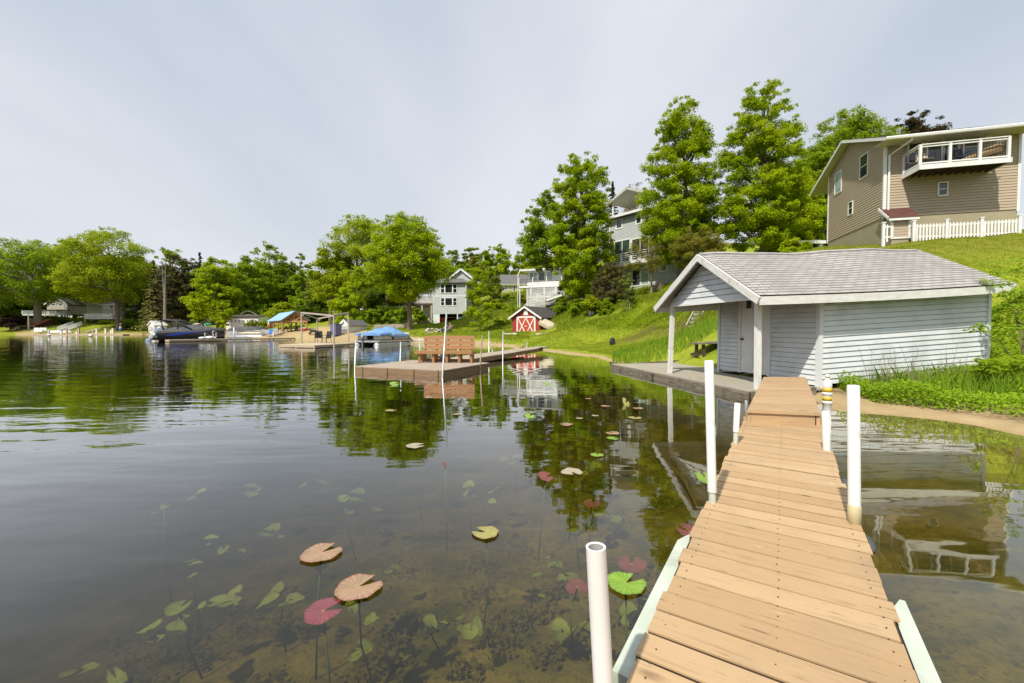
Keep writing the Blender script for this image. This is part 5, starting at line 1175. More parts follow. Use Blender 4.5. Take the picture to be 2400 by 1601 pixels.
def stone_wall(label, px0, D0, px1, D1, h):
    a, b = gpx(px0, D0), gpx(px1, D1); d = b-a; n = max(4, int(d.length/.55)); m = MB(); dn_ = V3(d.x, d.y, 0).normalized(); sd = V3(dn_.y, -dn_.x, 0)
    rows = max(2, int(h/.28))
    for r_ in range(rows):
        for i in range(n):
            f = (i+(r_ % 2)*.5)/n
            if f > 1-1/n*.4: continue
            c_ = a.lerp(b, f); L_ = d.length/n*RND.uniform(.9, .98); m.ob(c_+sd*RND.uniform(-.05, .05), dn_, sd, Z, 0, L_, -.2, .2, -.2+r_*h/rows, -.2+(r_+.95)*h/rows)
    o = m.build('stone_wall', M['stone']); props(o, label, 'wall')
stone_wall('low dry stone wall below the clipped shrubs left of the maple trunk', 874, 55, 951, 54, .75)
stone_wall('grey block retaining wall under the timber deck behind the maple', 966, 62, 1010, 61, 1.0)
stone_wall('low stone edging right of the open ground floor of the grey house', 1094, 58, 1122, 53, .35)
# ------------------------------------------------------------------ pontoon boat under blue tarpaulin
pf_ = V3(.30, .954, 0).normalized(); pl_ = V3(-.954, .30, 0).normalized(); PO = V3(-11.4, 35.8, 0)
def PB(f, l, z): return PO+pf_*f+pl_*l+Z*z
pon = thing('pontoon_boat', 'ivory pontoon boat under a rumpled blue tarpaulin moored off the beach', 'boat', PB(2.7, 1, -.15))
for l in (0, 2.0):
    m = MB(); m.lathe(PB(-.1, l, -.02), [(0, 0), (.2, .0), (.31, .22), (.31, 4.6), (.2, 5.3), (.05, 5.7), (0, 5.75)], 16, pf_); m.build('pontoon', M['alum'], pon, True)
m = MB(); m.ob(PO, pf_, pl_, Z, .0, 5.5, -.25, 2.25, .28, .42); m.build('deck', M['alum'], pon)
m = MB()
for i in range(8): m.ob(PO, pf_, pl_, Z, .4+i*.62, .55+i*.62, -.2, 2.2, .18, .28)
m.build('crossbeam', M['black'], pon)
m = MB(); h0, h1 = .43, 1.06
m.ob(PO, pf_, pl_, Z, .55, 2.0, -.22, -.17, h0, h1); m.ob(PO, pf_, pl_, Z, 2.3, 5.0, -.22, -.17, h0, h1-.1); m.ob(PO, pf_, pl_, Z, .5, .55, -.22, .62, h0, h1); m.ob(PO, pf_, pl_, Z, .5, .55, 1.28, 2.22, h0, h1); m.ob(PO, pf_, pl_, Z, .55, 5.0, 2.17, 2.22, h0, h1); m.ob(PO, pf_, pl_, Z, 4.95, 5.0, -.17, 2.17, h0, h1); m.ob(PO, pf_, pl_, Z, 1.6, 1.65, .5, 1.5, h0, h1-.05)
m.build('side_panel', M['ivory'], pon)
m = MB(); m.ob(PO, pf_, pl_, Z, .5, 5.02, -.235, -.222, h0+.02, h0+.10); m.ob(PO, pf_, pl_, Z, .485, .498, -.22, .62, h0+.02, h0+.10); m.ob(PO, pf_, pl_, Z, .485, .498, 1.28, 2.22, h0+.02, h0+.1); m.build('stripe', M['purple'], pon)
m = MB(); n = 22; k_ = 14; secs = []
for i in range(n+1):
    t = i/n; x = .15+t*5.35; ridge = np.interp(t, [0, .12, .28, .42, .55, .68, .85, .95, 1], [1.08, 1.16, 1.42, 1.50, 1.64, 1.58, 1.25, .95, .45]); edge = np.interp(t, [0, .3, .32, .55, .85, .9, 1], [1.02, 1.04, .86, .84, .90, .62, .40]); ring = []
    for j in range(k_+1):
        s_ = j/k_*2-1; prof_ = 1-abs(s_)**1.6; w_ = 1.27 if t < .95 else 1.2; z_ = edge+(ridge-edge)*prof_+.03*math.sin(9*t+5*s_)*math.cos(7*s_+13*t)+.022*math.sin(23*t+9*s_)+.015*math.sin(37*t-11*s_)
        ring.append(PB(x+.02*math.sin(s_*9), 1.0+s_*w_, z_))
    ring = [PB(x, 1-1.29, edge-.17+.07*math.sin(i*1.9))]+ring+[PB(x, 1+1.29, edge-.17+.07*math.sin(i*2.3))]
    secs.append(ring)
m.loft(secs, closed=False); m.face(secs[0]); m.face(secs[-1][::-1]); m.build('tarpaulin', M['bluecloth'], pon, True)
def outboard(parent, base, fwd, mat, k=1.0, tilt=0.0):
    u = fwd; s_ = Vector((-fwd.y, fwd.x, 0)); up = (Z*math.cos(tilt)+fwd*math.sin(tilt)); bk = (-fwd*math.cos(tilt)+Z*math.sin(tilt))
    secs = []
    for h, l0, l1, w in ((.24, .02, .36, .12), (.34, -.06, .44, .16), (.52, -.08, .47, .17), (.74, -.07, .44, .165), (.86, -.02, .36, .13), (.90, .06, .26, .06)):
        secs.append([Vector(base)+up*h*k+bk*((l0+l1)/2-(l1-l0)/2*math.copysign(abs(math.cos(a))**.55, math.cos(a)))*k+s_*math.copysign(abs(math.sin(a))**.6, math.sin(a))*w*k for a in [2*math.pi*i/16 for i in range(16)]])
    m = MB(); m.loft(secs); o = m.build('outboard_motor', M[mat], parent, True)
    m = MB(); secs = []
    for h, l0, l1, w in ((.32, .02, .34, .10), (.0, .05, .30, .07), (-.35, .06, .27, .05), (-.5, -.06, .40, .06), (-.58, -.08, .42, .05), (-.8, .08, .22, .015)):
        secs.append([Vector(base)+up*h*k+bk*(l0+(l1-l0)*(.5-.5*math.cos(a)))*k+s_*math.sin(a)*w*k for a in [2*math.pi*i/10 for i in range(10)]])
    m.loft(secs)
    for i in range(3):
        a = i*2.094; c_ = Vector(base)-up*.53*k+bk*.45*k; r_ = up*math.cos(a)+s_*math.sin(a); t_ = up*-math.sin(a)+s_*math.cos(a)
        m.face([c_, c_+r_*.16*k+t_*.06*k+bk*.03, c_+r_*.18*k, c_+r_*.15*k-t_*.06*k-bk*.03])
    m.build('lower_unit', M['greyplastic'] if mat != 'silver' else M['silver'], o, True)
    return o
outboard(pon, PB(.12, 1.35, .26), pf_, 'greyplastic', .72)
# ------------------------------------------------------------------ dark wake boat
WF = V3(.965, .262, 0).normalized(); WL = V3(-.262, .965, 0); WB0 = V3(-40.4, 49.3, 0)
def WP(f, l, z): return WB0+WF*f+WL*l+Z*z
wake = thing('wake_boat', 'black wake boat with blue stripe, charcoal cover and arched tower moored at the long dock', 'boat', WP(3.6, 0, -.1))
LW = 6.3
def wsec(t, z0off=0):
    w = 1.25*(1-max(0, (t-.62)/.38)**2.2*.92); top = 1.12+.22*t; k = max(0, (t-.7)/.3)**2*.5
    return w, top, k
secs = []
for i in range(13):
    t = i/12; w, top, k = wsec(t); x = t*LW
    secs.append([WP(x, -w, top), WP(x, -w*1.0, top-.25), WP(x, -w*.90, .25+k), WP(x, -w*.5, -.12+k), WP(x, 0, -.3+k*1.1), WP(x, w*.5, -.12+k), WP(x, w*.9, .25+k), WP(x, w, top-.25), WP(x, w, top)])
m = MB(); m.loft(secs, closed=False); m.face(secs[0]); m.face(secs[-1][::-1]); m.loft([[s_[0], s_[-1]] for s_ in secs], closed=False); m.build('hull', M['hull'], wake, True)
m = MB()
top_pts, bot_pts = [], []
for i in range(15):
    t = .12+.70*i/14; w, top, k = wsec(t); x = t*LW; o = .012
    ht = np.interp(t, [.12, .30, .55, .82], [.62, .95, 1.06, top-.05]); hb_ = np.interp(t, [.12, .30, .5, .82], [.60, .66, .93, top-.13])
    for h, arr in ((ht, top_pts), (hb_, bot_pts)):
        f = (top-.25-h)/(top-.5-k) if h < top-.25 else 0
        arr.append(WP(x, -(w*(1-.10*f)+o), h))
for i in range(14): m.face([bot_pts[i], bot_pts[i+1], top_pts[i+1], top_pts[i]])
m.build('stripe', M['bluestripe'], wake)
secs = []
for i in range(17):
    t = i/16; w, top, k = wsec(t); x = t*LW; rdg = np.interp(t, [0, .1, .28, .42, .6, .8, 1], [top+.12, top+.34, top+.62, top+.68, top+.55, top+.28, top+.06])
    secs.append([WP(x, (w+.03)*math.cos(math.pi*(1-j/10)), top-.16+(rdg-top+.16)*math.sin(math.pi*j/10)**.8+.02*math.sin(i*1.7+j)) for j in range(11)])
m = MB(); m.loft(secs, closed=False); m.face(secs[0]); m.build('cover', M['blackcloth'], wake, True)
for sd in (-1, 1):
    m = MB(); m.tube([WP(3.5, sd*1.18, 1.25), WP(2.4, sd*1.10, 1.95), WP(1.6, sd*1.02, 2.35), WP(.8, sd*1.0, 2.42), WP(.35, sd*1.0, 2.30)], [.10, .10, .11, .11, .08], 8); m.tube([WP(2.05, sd*1.16, 1.25), WP(1.85, sd*1.06, 2.22)], .06, 8); m.tube([WP(.6, sd*1.1, 1.3), WP(.35, sd*1.0, 2.3)], .06, 8); m.build('tower_leg', M['black'], wake, True)
secs = [[WP(x, l, z_+.05*math.cos(l*1.5)+o) for l in (-1.05, -.6, 0, .6, 1.05)]+[WP(x, l, z_-.10+.05*math.cos(l*1.5)+o) for l in (1.05, .6, 0, -.6, -1.05)] for x, z_, o in ((.25, 2.28, 0), (.6, 2.44, 0), (1.3, 2.46, 0), (1.85, 2.33, 0))]
m = MB(); m.loft(secs); m.build('folded_canopy', M['blackcloth'], wake, True)
m = MB(); m.ob(WB0, WF, WL, Z, -.75, .02, -1.0, 1.0, .12, .22); m.ob(WB0, WF, WL, Z, -.5, -.42, -.9, .9, .22, .42); m.build('swim_step', M['black'], wake)
outboard(wake, WP(-.6, -.1, .40), WF, 'silver', 1.5, .75)
# ------------------------------------------------------------------ long dock with swans
def plank_dock(label, a, b, w, th=.2, mat='palewood', name='dock', step=.16):
    a, b = Vector(a), Vector(b); d = b-a; L_ = d.length; d.normalize(); s_ = V3(-d.y, d.x, 0).normalized(); s_ = s_ if s_.y > 0 else -s_
    t = thing(name, label, 'dock', a.lerp(b, .5)+s_*w/2-Z*.3); m = MB(); n = int(L_/step)
    for i in range(n): m.ob(a, d, s_, Z, i*L_/n+.006, (i+1)*L_/n-.006, 0, w, -.04, RND.uniform(-.004, .004))
    m.build('deck_boards', M[mat], t)
    m = MB(); m.ob(a, d, s_, Z, 0, L_, -.03, 0, -th, -.012); m.ob(a, d, s_, Z, 0, L_, w, w+.03, -th, -.012); m.ob(a, d, s_, Z, -.03, 0, 0, w, -th, -.012); m.build('fascia', M['platside'] if mat == 'platwood' else M['palewood'], t)
    m = MB()
    for i in range(max(2, int(L_/2.4))+1):
        for o in (.08, w-.08): c_ = a+d*(L_*i/max(2, int(L_/2.4)))+s_*o; m.tube([c_-Z*.05, c_-Z*2.2], .05, 6)
    m.build('support', M['darkwood'], t); return t
D0_, D1_ = G(398, 796.6, .25), G(692, 791.3, .25)
plank_dock('long pale wooden dock in front of the black wake boat', D0_, D1_, 1.3, .2)
dk_dir = (D1_-D0_).normalized()
def swan(label, p, rz, k=1.0, group='swan figures on the long dock', name='swan'):
    t = thing(name, label, 'bird', p, group); p = Vector(p)
    m = MB(); secs = []
    for x, w, z0_, z1_ in ((-.42, .03, .20, .26), (-.30, .12, .10, .30), (-.05, .20, .02, .36), (.18, .18, .02, .34), (.32, .08, .10, .30)):
        secs.append([p+V3(x, w*math.cos(a), (z0_+z1_)/2+(z1_-z0_)/2*math.sin(a))*k for a in [2*math.pi*i/10 for i in range(10)]])
    m.loft(secs); m.tube([p+V3(*q)*k for q in ((.24, 0, .22), (.36, 0, .38), (.30, 0, .56), (.26, 0, .70), (.32, 0, .80), (.42, 0, .78))], [.07*k, .05*k, .045*k, .04*k, .05*k, .045*k], 8); m.build('body', M['feather'], t, True)
    m = MB(); m.tube([p+V3(.45, 0, .77)*k, p+V3(.56, 0, .72)*k], [.03*k, .012*k], 6); m.build('beak', M['orange'], t)
    t.rotation_euler = (0, 0, rz); return t
for i, (px, py, lb) in enumerate(((466, 796, 'leftmost of the three cream swans resting on the long dock'), (484, 796, 'middle and largest of the three cream swans resting on the long dock'), (493, 795.5, 'rightmost of the three cream swans resting on the long dock'))):
    g_ = G(px, py, .26)+V3(0, .5, 0); swan(lb, V3(g_.x, g_.y, .255), (.3, .1, .2)[i], (.85, 1.1, .85)[i])
swan('white swan swimming off the far left shore, nearer the white chairs', G(115, 788.5, .0), 2.6, 1.2, 'swans swimming off the far left shore'); swan('white swan swimming off the far left shore before the long white deck', G(213, 789.5, .0), -.2, 1.25, 'swans swimming off the far left shore')
def stick(label, p, h, r, mat='white', name='dock_post', group=None, cap=True, lean=(0, 0)):
    m = MB(); q = Vector(p)+V3(lean[0], lean[1], h); m.tube([Vector(p)-Z*.6, q], r, 8)
    if cap: m.lathe(q-Z*.02, [(r*1.25, 0), (r*1.25, .04), (0, .05)], 8)
    o = m.build(name, M[mat], None, True, origin=Vector(p)); props(o, label, 'post', group); return o
g_ = G(545, 792.5, .25); stick('white post on the long dock between the two dark covered boats', V3(g_.x, g_.y+.3, .25), 1.35, .075)
for px, y, ln, lb in ((640.5, 790, 0, 'upright white post on the long dock before the pavilion chairs'), (651, 787.5, .35, 'leaning white post behind the long dock, left of two'), (672, 788, .5, 'leaning white post behind the long dock, right of two'), (684, 786, 0, 'short white post on the sand at the end of the long dock')):
    g_ = G(px, y, .3); stick(lb, V3(g_.x, g_.y, .3), .55 if ln == 0 and px > 680 else .75, .06, lean=(ln, 0))
# ------------------------------------------------------------------ second covered pontoon boat
P2 = V3(-43.8, 65.5, 0); f2 = V3(.998, -.06, 0); l2 = V3(.06, .998, 0)
def Q2(f, l, z): return P2+f2*f+l2*l+Z*z
pb2 = thing('pontoon_boat', 'silver pontoon boat with sagging black cover beyond the long dock', 'boat', Q2(3, 1, -.15))
for l in (0, 2.0):
    m = MB(); m.lathe(Q2(.2, l, .18), [(0, 0), (.2, .02), (.33, .3), (.33, 4.9), (.2, 5.8), (0, 6.1)], 14, f2); m.build('pontoon', M['alum'], pb2, True)
m = MB(); m.ob(P2, f2, l2, Z, .0, 5.9, -.25, 2.25, .5, .62); m.build('deck', M['alum'], pb2)
m = MB(); m.ob(P2, f2, l2, Z, .1, 1.9, -.22, -.18, .62, 1.15); m.ob(P2, f2, l2, Z, .1, .14, -.18, 2.2, .62, 1.15); m.build('side_panel', M['greyplastic'], pb2)
m = MB()
for h in (.82, 1.08): m.tube([Q2(2.1, -.22, h), Q2(5.6, -.22, h)], .035, 6)
for x in (2.1, 3.3, 4.5, 5.6): m.tube([Q2(x, -.22, .6), Q2(x, -.22, 1.1)], .03, 6)
m.build('rail', M['alum'], pb2)
secs = []
for i in range(21):
    t = i/20; rdg = np.interp(t, [0, .1, .22, .3, .5, .62, .75, .86, .95, 1], [1.2, 1.62, 1.66, 1.72, 1.80, 1.74, 1.78, 1.55, 1.1, .7]); ed = np.interp(t, [0, .3, .33, .9, 1], [1.15, 1.15, 1.0, .95, .6])
    secs.append([Q2(t*6.0, 1+1.27*math.cos(math.pi*(1-j/10)), ed+(rdg-ed)*math.sin(math.pi*j/10)**.7) for j in range(11)])
m = MB(); m.loft(secs, closed=False); m.face(secs[0]); m.build('cover', M['blackcloth'], pb2, True)
# covered boats on the beach behind
def small_boat(label, px, py, D, L_, H, hullmat, covmat, peak, canopy=None, rz=0.0):
    c = P(px, py, D); c.z = max(gz(c.x, c.y), 0)+.25; t = thing('motor_boat', label, 'boat', c)
    M4 = Matrix.Translation(c) @ Matrix.Rotation(rz, 4, 'Z') @ Matrix.Translation(V3(-L_/2, 0, 0)); hs = hull_secs(L_, 2.0, H); m = MB(); m.loft(xf(hs, M4), closed=False); m.face([M4 @ Vector(p) for p in hs[0]]); m.build('hull', M[hullmat], t, True)
    m = MB(); secs = []
    for i, s_ in enumerate(hs):
        t_ = i/(len(hs)-1); w = s_[-1][1]+.05; z0_ = s_[0][2]-.08; pk_ = z0_+.15+peak*math.sin(math.pi*min(1, t_*1.05+.12))**.7
        secs.append([M4 @ V3(s_[0][0], w*math.cos(math.pi*(1-j/8)), z0_+(pk_-z0_)*math.sin(math.pi*j/8)) for j in range(9)])
    m.loft(secs, closed=False); m.face(secs[0]); m.build('cover', M[covmat], t, True)
    m = MB()
    for x in (.8, L_-1.6): m.ob((0, 0, 0), M4.to_3x3() @ X3, M4.to_3x3() @ Y3, Z, 0, 0, 0, 0, 0, 0) if 0 else m.beam(M4 @ V3(x, -.8, -.3), M4 @ V3(x, .8, -.3), .15, .6)
    m.build('cradle', M['darkwood'], t)
    if canopy:
        m = MB(); secs = [[M4 @ V3(x, y, H+1.25-.25*abs(x-L_*.4)-.12*y*y) for y in (-1, -.5, 0, .5, 1)] for x in (L_*.2, L_*.32, L_*.4, L_*.52)]; m.loft(secs, closed=False); cn = m.build('canopy', M[canopy], t, True)
        m = MB()
        for y in (-.95, .95):
            m.tube([M4 @ V3(L_*.6, y, H), M4 @ V3(L_*.38, y, H+1.1)], .04, 5); m.tube([M4 @ V3(L_*.2, y, H), M4 @ V3(L_*.3, y, H+1.0)], .04, 5)
        m.build('frame', M['white'], cn)
small_boat('boat under a domed cream canvas cover behind the black wake boat', 443, 776, 74, 4.2, .9, 'white', 'cream', .75)
small_boat('white boat with raised frame between the cream cover and the teal canopy', 468, 776, 76, 4.0, .9, 'white', 'greyplastic', .35, 'cream')
small_boat('boat with teal canopy behind the bow of the wake boat', 494, 776, 76, 4.4, .9, 'white', 'cream', .3, 'teal')
small_boat('low boat under maroon cover between the dark covered boats', 516, 779, 78, 3.6, .6, 'white', 'maroon', .25)
# ------------------------------------------------------------------ boat lift frame and its low dock
c1, c2, c3 = G(654, 807.5, .22), G(737, 809.5, .22), G(833, 804, .22); c4 = c1+(c3-c2)
fd_ = thing('dock', 'low pale L cornered dock under the tall wooden lift frame', 'dock', c2+(c4-c2)*.5-Z*.2)
m = MB(); du = (c1-c2); n = 30; dv = (c3-c2)
for i in range(n): a = c2+dv*((i+.03)/n); m.prism([a, a+du, a+du+dv*(.94/n), a+dv*(.94/n)], -Z*.05)
m.build('deck_boards', M['palewood'], fd_)
m = MB()
for a, b in ((c1, c2), (c2, c3), (c3, c4), (c4, c1)): m.beam(a-Z*.10, b-Z*.10, .05, .17)
for a in (c1, c2, c3, c4, c1.lerp(c2, .5), c2.lerp(c3, .5)): m.beam(a-Z*.1, a-Z*1.8, .1, .1)
m.build('fascia', M['palewood'], fd_)
lf = thing('lift_frame', 'tall frame of four grey wooden posts with crossing top rails over the low dock', 'frame', V3(-15.5, 35.5, -.5))
tops = {}
for nm, px, yt, D, yb in (('a', 706, 731, 36, 804), ('b', 782, 738, 31.5, 810), ('c', 816, 732, 36.5, 804), ('d', 743, 746, 40.5, 800)):
    t_ = P(px, yt, D); tops[nm] = t_; m = MB(); m.beam(V3(t_.x, t_.y, -1.6), t_, .09, .09, Y3); m.build('post', M['postwood'], lf)
for a, b in (('a', 'b'), ('d', 'c'), ('a', 'd'), ('b', 'c')):
    m = MB(); m.beam(tops[a]-Z*.06, tops[b]-Z*.06, .09, .12); m.beam(tops[a].lerp(tops[b], .02)-Z*.35, tops[a].lerp(tops[b], .16)-Z*.06, .05, .06); m.build('top_rail', M['postwood'], lf)
for px, py, rz, lb in ((747, 803, .4, 'black metal patio chair on the low dock, left of two'), (765, 804, -.5, 'black metal patio chair on the low dock, right of two')):
    g_ = G(px, py, .225); chair('patio_chair', lb, 'chair', V3(g_.x, g_.y, .225), rz, 'black', 'black', 'black chairs on the low dock', 1.0, .6)
# ------------------------------------------------------------------ white shed and violet locker
ws_, wO, wu_, wn2 = gable_house('white plastic shed with grey brown double doors and dark roof on the sand', 796.5, 763, 818, 782, 52.5, 3.0, .62, 'white', 'asphalt', [], True, .12, 'shed', 'shed', -.42, base_drop=.3)
x0, x1 = hit(800, 770, wO, wu_, Z)[0], hit(814, 770, wO, wu_, Z)[0]; zz0 = hit(807, 781.5, wO, wu_, Z)[1]; zz1 = hit(807, 764, wO, wu_, Z)[1]
m = MB(); xm = (x0+x1)/2
m.ob(wO, wu_, Z, wn2, x0, xm-.02, zz0, zz1-.35, 0, .05); m.ob(wO, wu_, Z, wn2, xm+.02, x1, zz0, zz1-.35, 0, .05); db = m.build('double_door', M['greydoor'], ws_)
for a, b in ((x0, xm-.02), (xm+.02, x1)): window(db, wO, wu_, Z, wn2, a, b, zz1-.34, zz1, .05, (2, 1), 0, .05, 'white', 'glasspale')
lc = P(782, 784, 50.5); lt = thing('locker', 'violet blue storage locker standing left of the white shed', 'locker', lc)
m = MB(); lu = V3(.92, -.4, 0).normalized(); ln2 = V3(-.4, -.92, 0).normalized(); lo_ = V3(lc.x-.42, lc.y, 0)
m.ob(lo_, lu, Z, -ln2, 0, .9, lc.z-.1, lc.z+1.2, 0, .9); m.build('cabinet', M['purple'], lt)
m = MB(); m.ob(lo_, lu, Z, -ln2, -.03, .93, lc.z+1.2, lc.z+1.26, -.03, .93); m.build('lid', M['purple'], lt)
m = MB(); m.ob(lo_, lu, Z, ln2, .03, .43, lc.z, lc.z+1.15, 0, .02); m.ob(lo_, lu, Z, ln2, .47, .87, lc.z, lc.z+1.15, 0, .02); m.ob(lo_, lu, Z, ln2, .40, .50, lc.z+.5, lc.z+.7, .02, .04); m.build('door', M['purple'], lt)
# ------------------------------------------------------------------ blue roofed pavilion
VO = P(659, 776, 62); VO.z = 0; vz0 = P(659, 777, 62).z; vw = P(722, 776, 62).x-VO.x; vb = V3(-.62, .785, 0).normalized(); VL = 10.5
pav = thing('pavilion', 'open timber pavilion with blue gable roof on the beach', 'pavilion', VO+X3*vw/2+vb*VL/2+Z*vz0)
ez = P(658, 752, 61.5).z; rzv = P(692, 730, 61.5).z
def VP(s, b, z): return VO+X3*s+vb*b+Z*z
m = MB()
for sg in (0, 1):
    a, b = VP(-.15 if not sg else vw+.15, -.6, ez), VP(vw/2, -.6, rzv); dv = (b-a); L_ = dv.length; dv.normalize(); nn = vb.cross(dv); nn = nn if nn.z > 0 else -nn
    m.ob(a, dv, vb, nn, 0, L_+.03, 0, VL+1.2, 0, .10)
m.build('roof', M['blueroof'], pav)
m = MB()
for sg in (0, 1):
    a, b = VP(-.15 if not sg else vw+.15, -.58, ez-.03), VP(vw/2, -.58, rzv-.03); m.beam(a-vb*.0, b, .06, .2)
m.build('gable_trim', M['darkwood'], pav)
m = MB()
for sg in (0, 1):
    a, b = VP(.1 if not sg else vw-.1, -.5, ez-.02), VP(vw/2, -.5, rzv-.08); dv = (b-a); L_ = dv.length; dv.normalize(); nn = vb.cross(dv); nn = nn if nn.z > 0 else -nn
    m.ob(a, dv, vb, nn, 0, L_, 0, VL+1.0, -.06, -.005)
m.build('ceiling', M['timber'], pav)
npst = 4
for sg in (0, 1):
    for i in range(npst):
        b_ = VL*i/(npst-1); x = .18 if not sg else vw-.18; p = VP(x, b_, 0); zg_ = gz(p.x, p.y)-.2
        m = MB(); w_ = .30 if (i == 0 and not sg) else .22; m.tube([V3(p.x, p.y, zg_), V3(p.x, p.y, ez-.05)], w_/2, 8); m.build('post', M['timber'], pav)
        m = MB(); m.beam(V3(p.x, p.y, ez-.85), V3(p.x, p.y, ez-.15)+vb*.65*(1 if i == 0 else -1), .10, .12)
        if i in (0, npst-1): m.beam(V3(p.x, p.y, ez-.85), V3(p.x, p.y, ez-.12)+X3*(.65 if not sg else -.65), .10, .12)
        m.build('brace', M['timber'], pav)
m = MB()
for x in (.18, vw-.18): m.beam(VP(x, -.4, ez-.06), VP(x, VL+.4, ez-.06), .16, .22)
m.build('eave_beam', M['timber'], pav)
for b_ in (0, VL/3, 2*VL/3, VL):
    m = MB(); m.beam(VP(.1, b_, ez-.08), VP(vw-.1, b_, ez-.08), .16, .24); m.beam(VP(vw/2, b_, ez), VP(vw/2, b_, rzv-.15), .16, .16, Y3); m.beam(VP(vw/2, b_, ez), VP(vw*.25, b_, (ez+rzv)/2-.1), .12, .12); m.beam(VP(vw/2, b_, ez), VP(vw*.75, b_, (ez+rzv)/2-.1), .12, .12); m.build('truss', M['timber'], pav)
# picnic table and seats under it
pt = gp(VP(vw*.55, 3.2, 0).x, VP(vw*.55, 3.2, 0).y); pict = thing('picnic_table', 'dark picnic table under the blue pavilion', 'table', pt)
m = MB(); m.box(pt.x-1.1, pt.x+1.1, pt.y-.4, pt.y+.4, pt.z+.70, pt.z+.75); m.build('tabletop', M['darkwood'], pict)
for s_ in (-1, 1):
    m = MB(); m.box(pt.x-1.1, pt.x+1.1, pt.y+s_*.75-.14, pt.y+s_*.75+.14, pt.z+.42, pt.z+.46); m.build('bench_seat', M['darkwood'], pict)
    m = MB(); m.beam(pt+V3(s_*.8, -.7, 0), pt+V3(s_*.8, .3, .72), .06, .1); m.beam(pt+V3(s_*.8, .7, 0), pt+V3(s_*.8, -.3, .72), .06, .1); m.beam(pt+V3(s_*.8, -.85, .40), pt+V3(s_*.8, .85, .40), .06, .1); m.build('leg', M['darkwood'], pict)
c = gpx(713, 61.5); t = thing('cooler', 'red cooler beside the right pavilion post', 'cooler', c); m = MB(); m.box(c.x-.28, c.x+.28, c.y-.2, c.y+.2, c.z, c.z+.42); m.build('body', M['redplastic'], t); m = MB(); m.box(c.x-.3, c.x+.3, c.y-.22, c.y+.22, c.z+.42, c.z+.5); m.build('lid', M['white'], t)
um = gpx(630, 63); t = thing('patio_umbrella', 'closed orange and white patio umbrella among the beach chairs left of the pavilion', 'umbrella', um)
m = MB(); m.lathe(um+Z*.9, [(.03, 0), (.22, .15), (.20, .45), (.10, .62)], 10); m.build('canopy', M['orange'], t, True); m = MB(); m.lathe(um+Z*1.5, [(.11, 0), (.10, .2), (.02, .55), (0, .6)], 10); m.build('tip', M['white'], t, True); m = MB(); m.tube([um, um+Z*1.5], .03, 8); m.build('pole', M['white'], t)
for px, D, rz, mt, lb in ((617, 62.5, .5, 'greyplastic', 'grey lounge chair at the left foot of the pavilion'), (625, 61, .2, 'greyplastic', 'grey chair just left of the blue beach chair'), (631, 60.5, -.3, 'blueplastic', 'blue beach chair by the pavilion'), (637, 62, .1, 'teal', 'teal beach chair beside the blue one'), (644.5, 61, .3, 'greyplastic', 'pale grey plastic chair right of the teal chair')):
    chair('beach_chair', lb, 'chair', gpx(px, D), rz, mt, 'greyplastic', 'chairs on the beach by the pavilion', 1.0, .6)
a, b = gpx(634, 59.5), gpx(668, 60.5); m = MB(); m.tube([a+Z*.25, a.lerp(b, .3)+Z*.35, a.lerp(b, .7)+Z*.38, b+Z*.4], [.12, .2, .22, .12], 9); o = m.build('driftwood_log', M['greywood'], None, True); props(o, 'weathered log lying on the sand before the pavilion', 'log')
c = gpx(736, 58); t = thing('wheelbarrow', 'small dark cart standing on the bare sand between the lift frame posts', 'cart', c)
m = MB(); m.loft([[c+V3(x, y, z_) for x, y in ((-w, -.3), (w, -.3), (w, .3), (-w, .3))] for w, z_ in ((.35, .35), (.55, .65))]); m.build('tray', M['black'], t); m = MB(); m.lathe(c+V3(-.55, -.05, .2), [(0, 0), (.2, 0), (.2, .1), (0, .1)], 14, Y3); m.build('wheel', M['black'], t); m = MB(); m.tube([c+V3(-.6, -.2, .25), c+V3(.9, -.25, .5)], .03, 6); m.tube([c+V3(-.6, .2, .25), c+V3(.9, .25, .5)], .03, 6); m.tube([c+V3(.35, .2, .4), c+V3(.4, .2, 0)], .03, 6); m.build('handle', M['timber'], t)
# chair by the grey house, red bin inside
chair('plastic_chair', 'blue plastic chair before the ivy by the grey house ground floor', 'chair', P(1080, 757, 60.5), .5, 'blueplastic', 'greyplastic', None, .85, .5)
c = gpx(1036, 62.5)+Z*.1; t = thing('storage_bin', 'red bin inside the open ground floor of the grey house', 'bin', c); m = MB(); m.loft([[c+V3(x*w, y*w, z_) for x, y in ((-.5, -.4), (.5, -.4), (.5, .4), (-.5, .4))] for w, z_ in ((.85, 0), (1, .75))]); m.build('tub', M['redplastic'], t); m = MB(); m.box(c.x-.53, c.x+.53, c.y-.43, c.y+.43, c.z+.75, c.z+.83); m.build('lid', M['redplastic'], t)
c = gpx(1058, 63)+Z*.1; t = thing('work_table', 'cluttered grey table inside the open ground floor of the grey house', 'table', c); m = MB(); m.box(c.x-.9, c.x+.9, c.y-.3, c.y+.3, c.z+.85, c.z+.92); m.build('tabletop', M['greywood'], t)
for sx_ in (-.8, .8): m = MB(); m.beam(c+V3(sx_, 0, 0), c+V3(sx_, 0, .85), .1, .4, Y3); m.build('leg', M['greywood'], t)
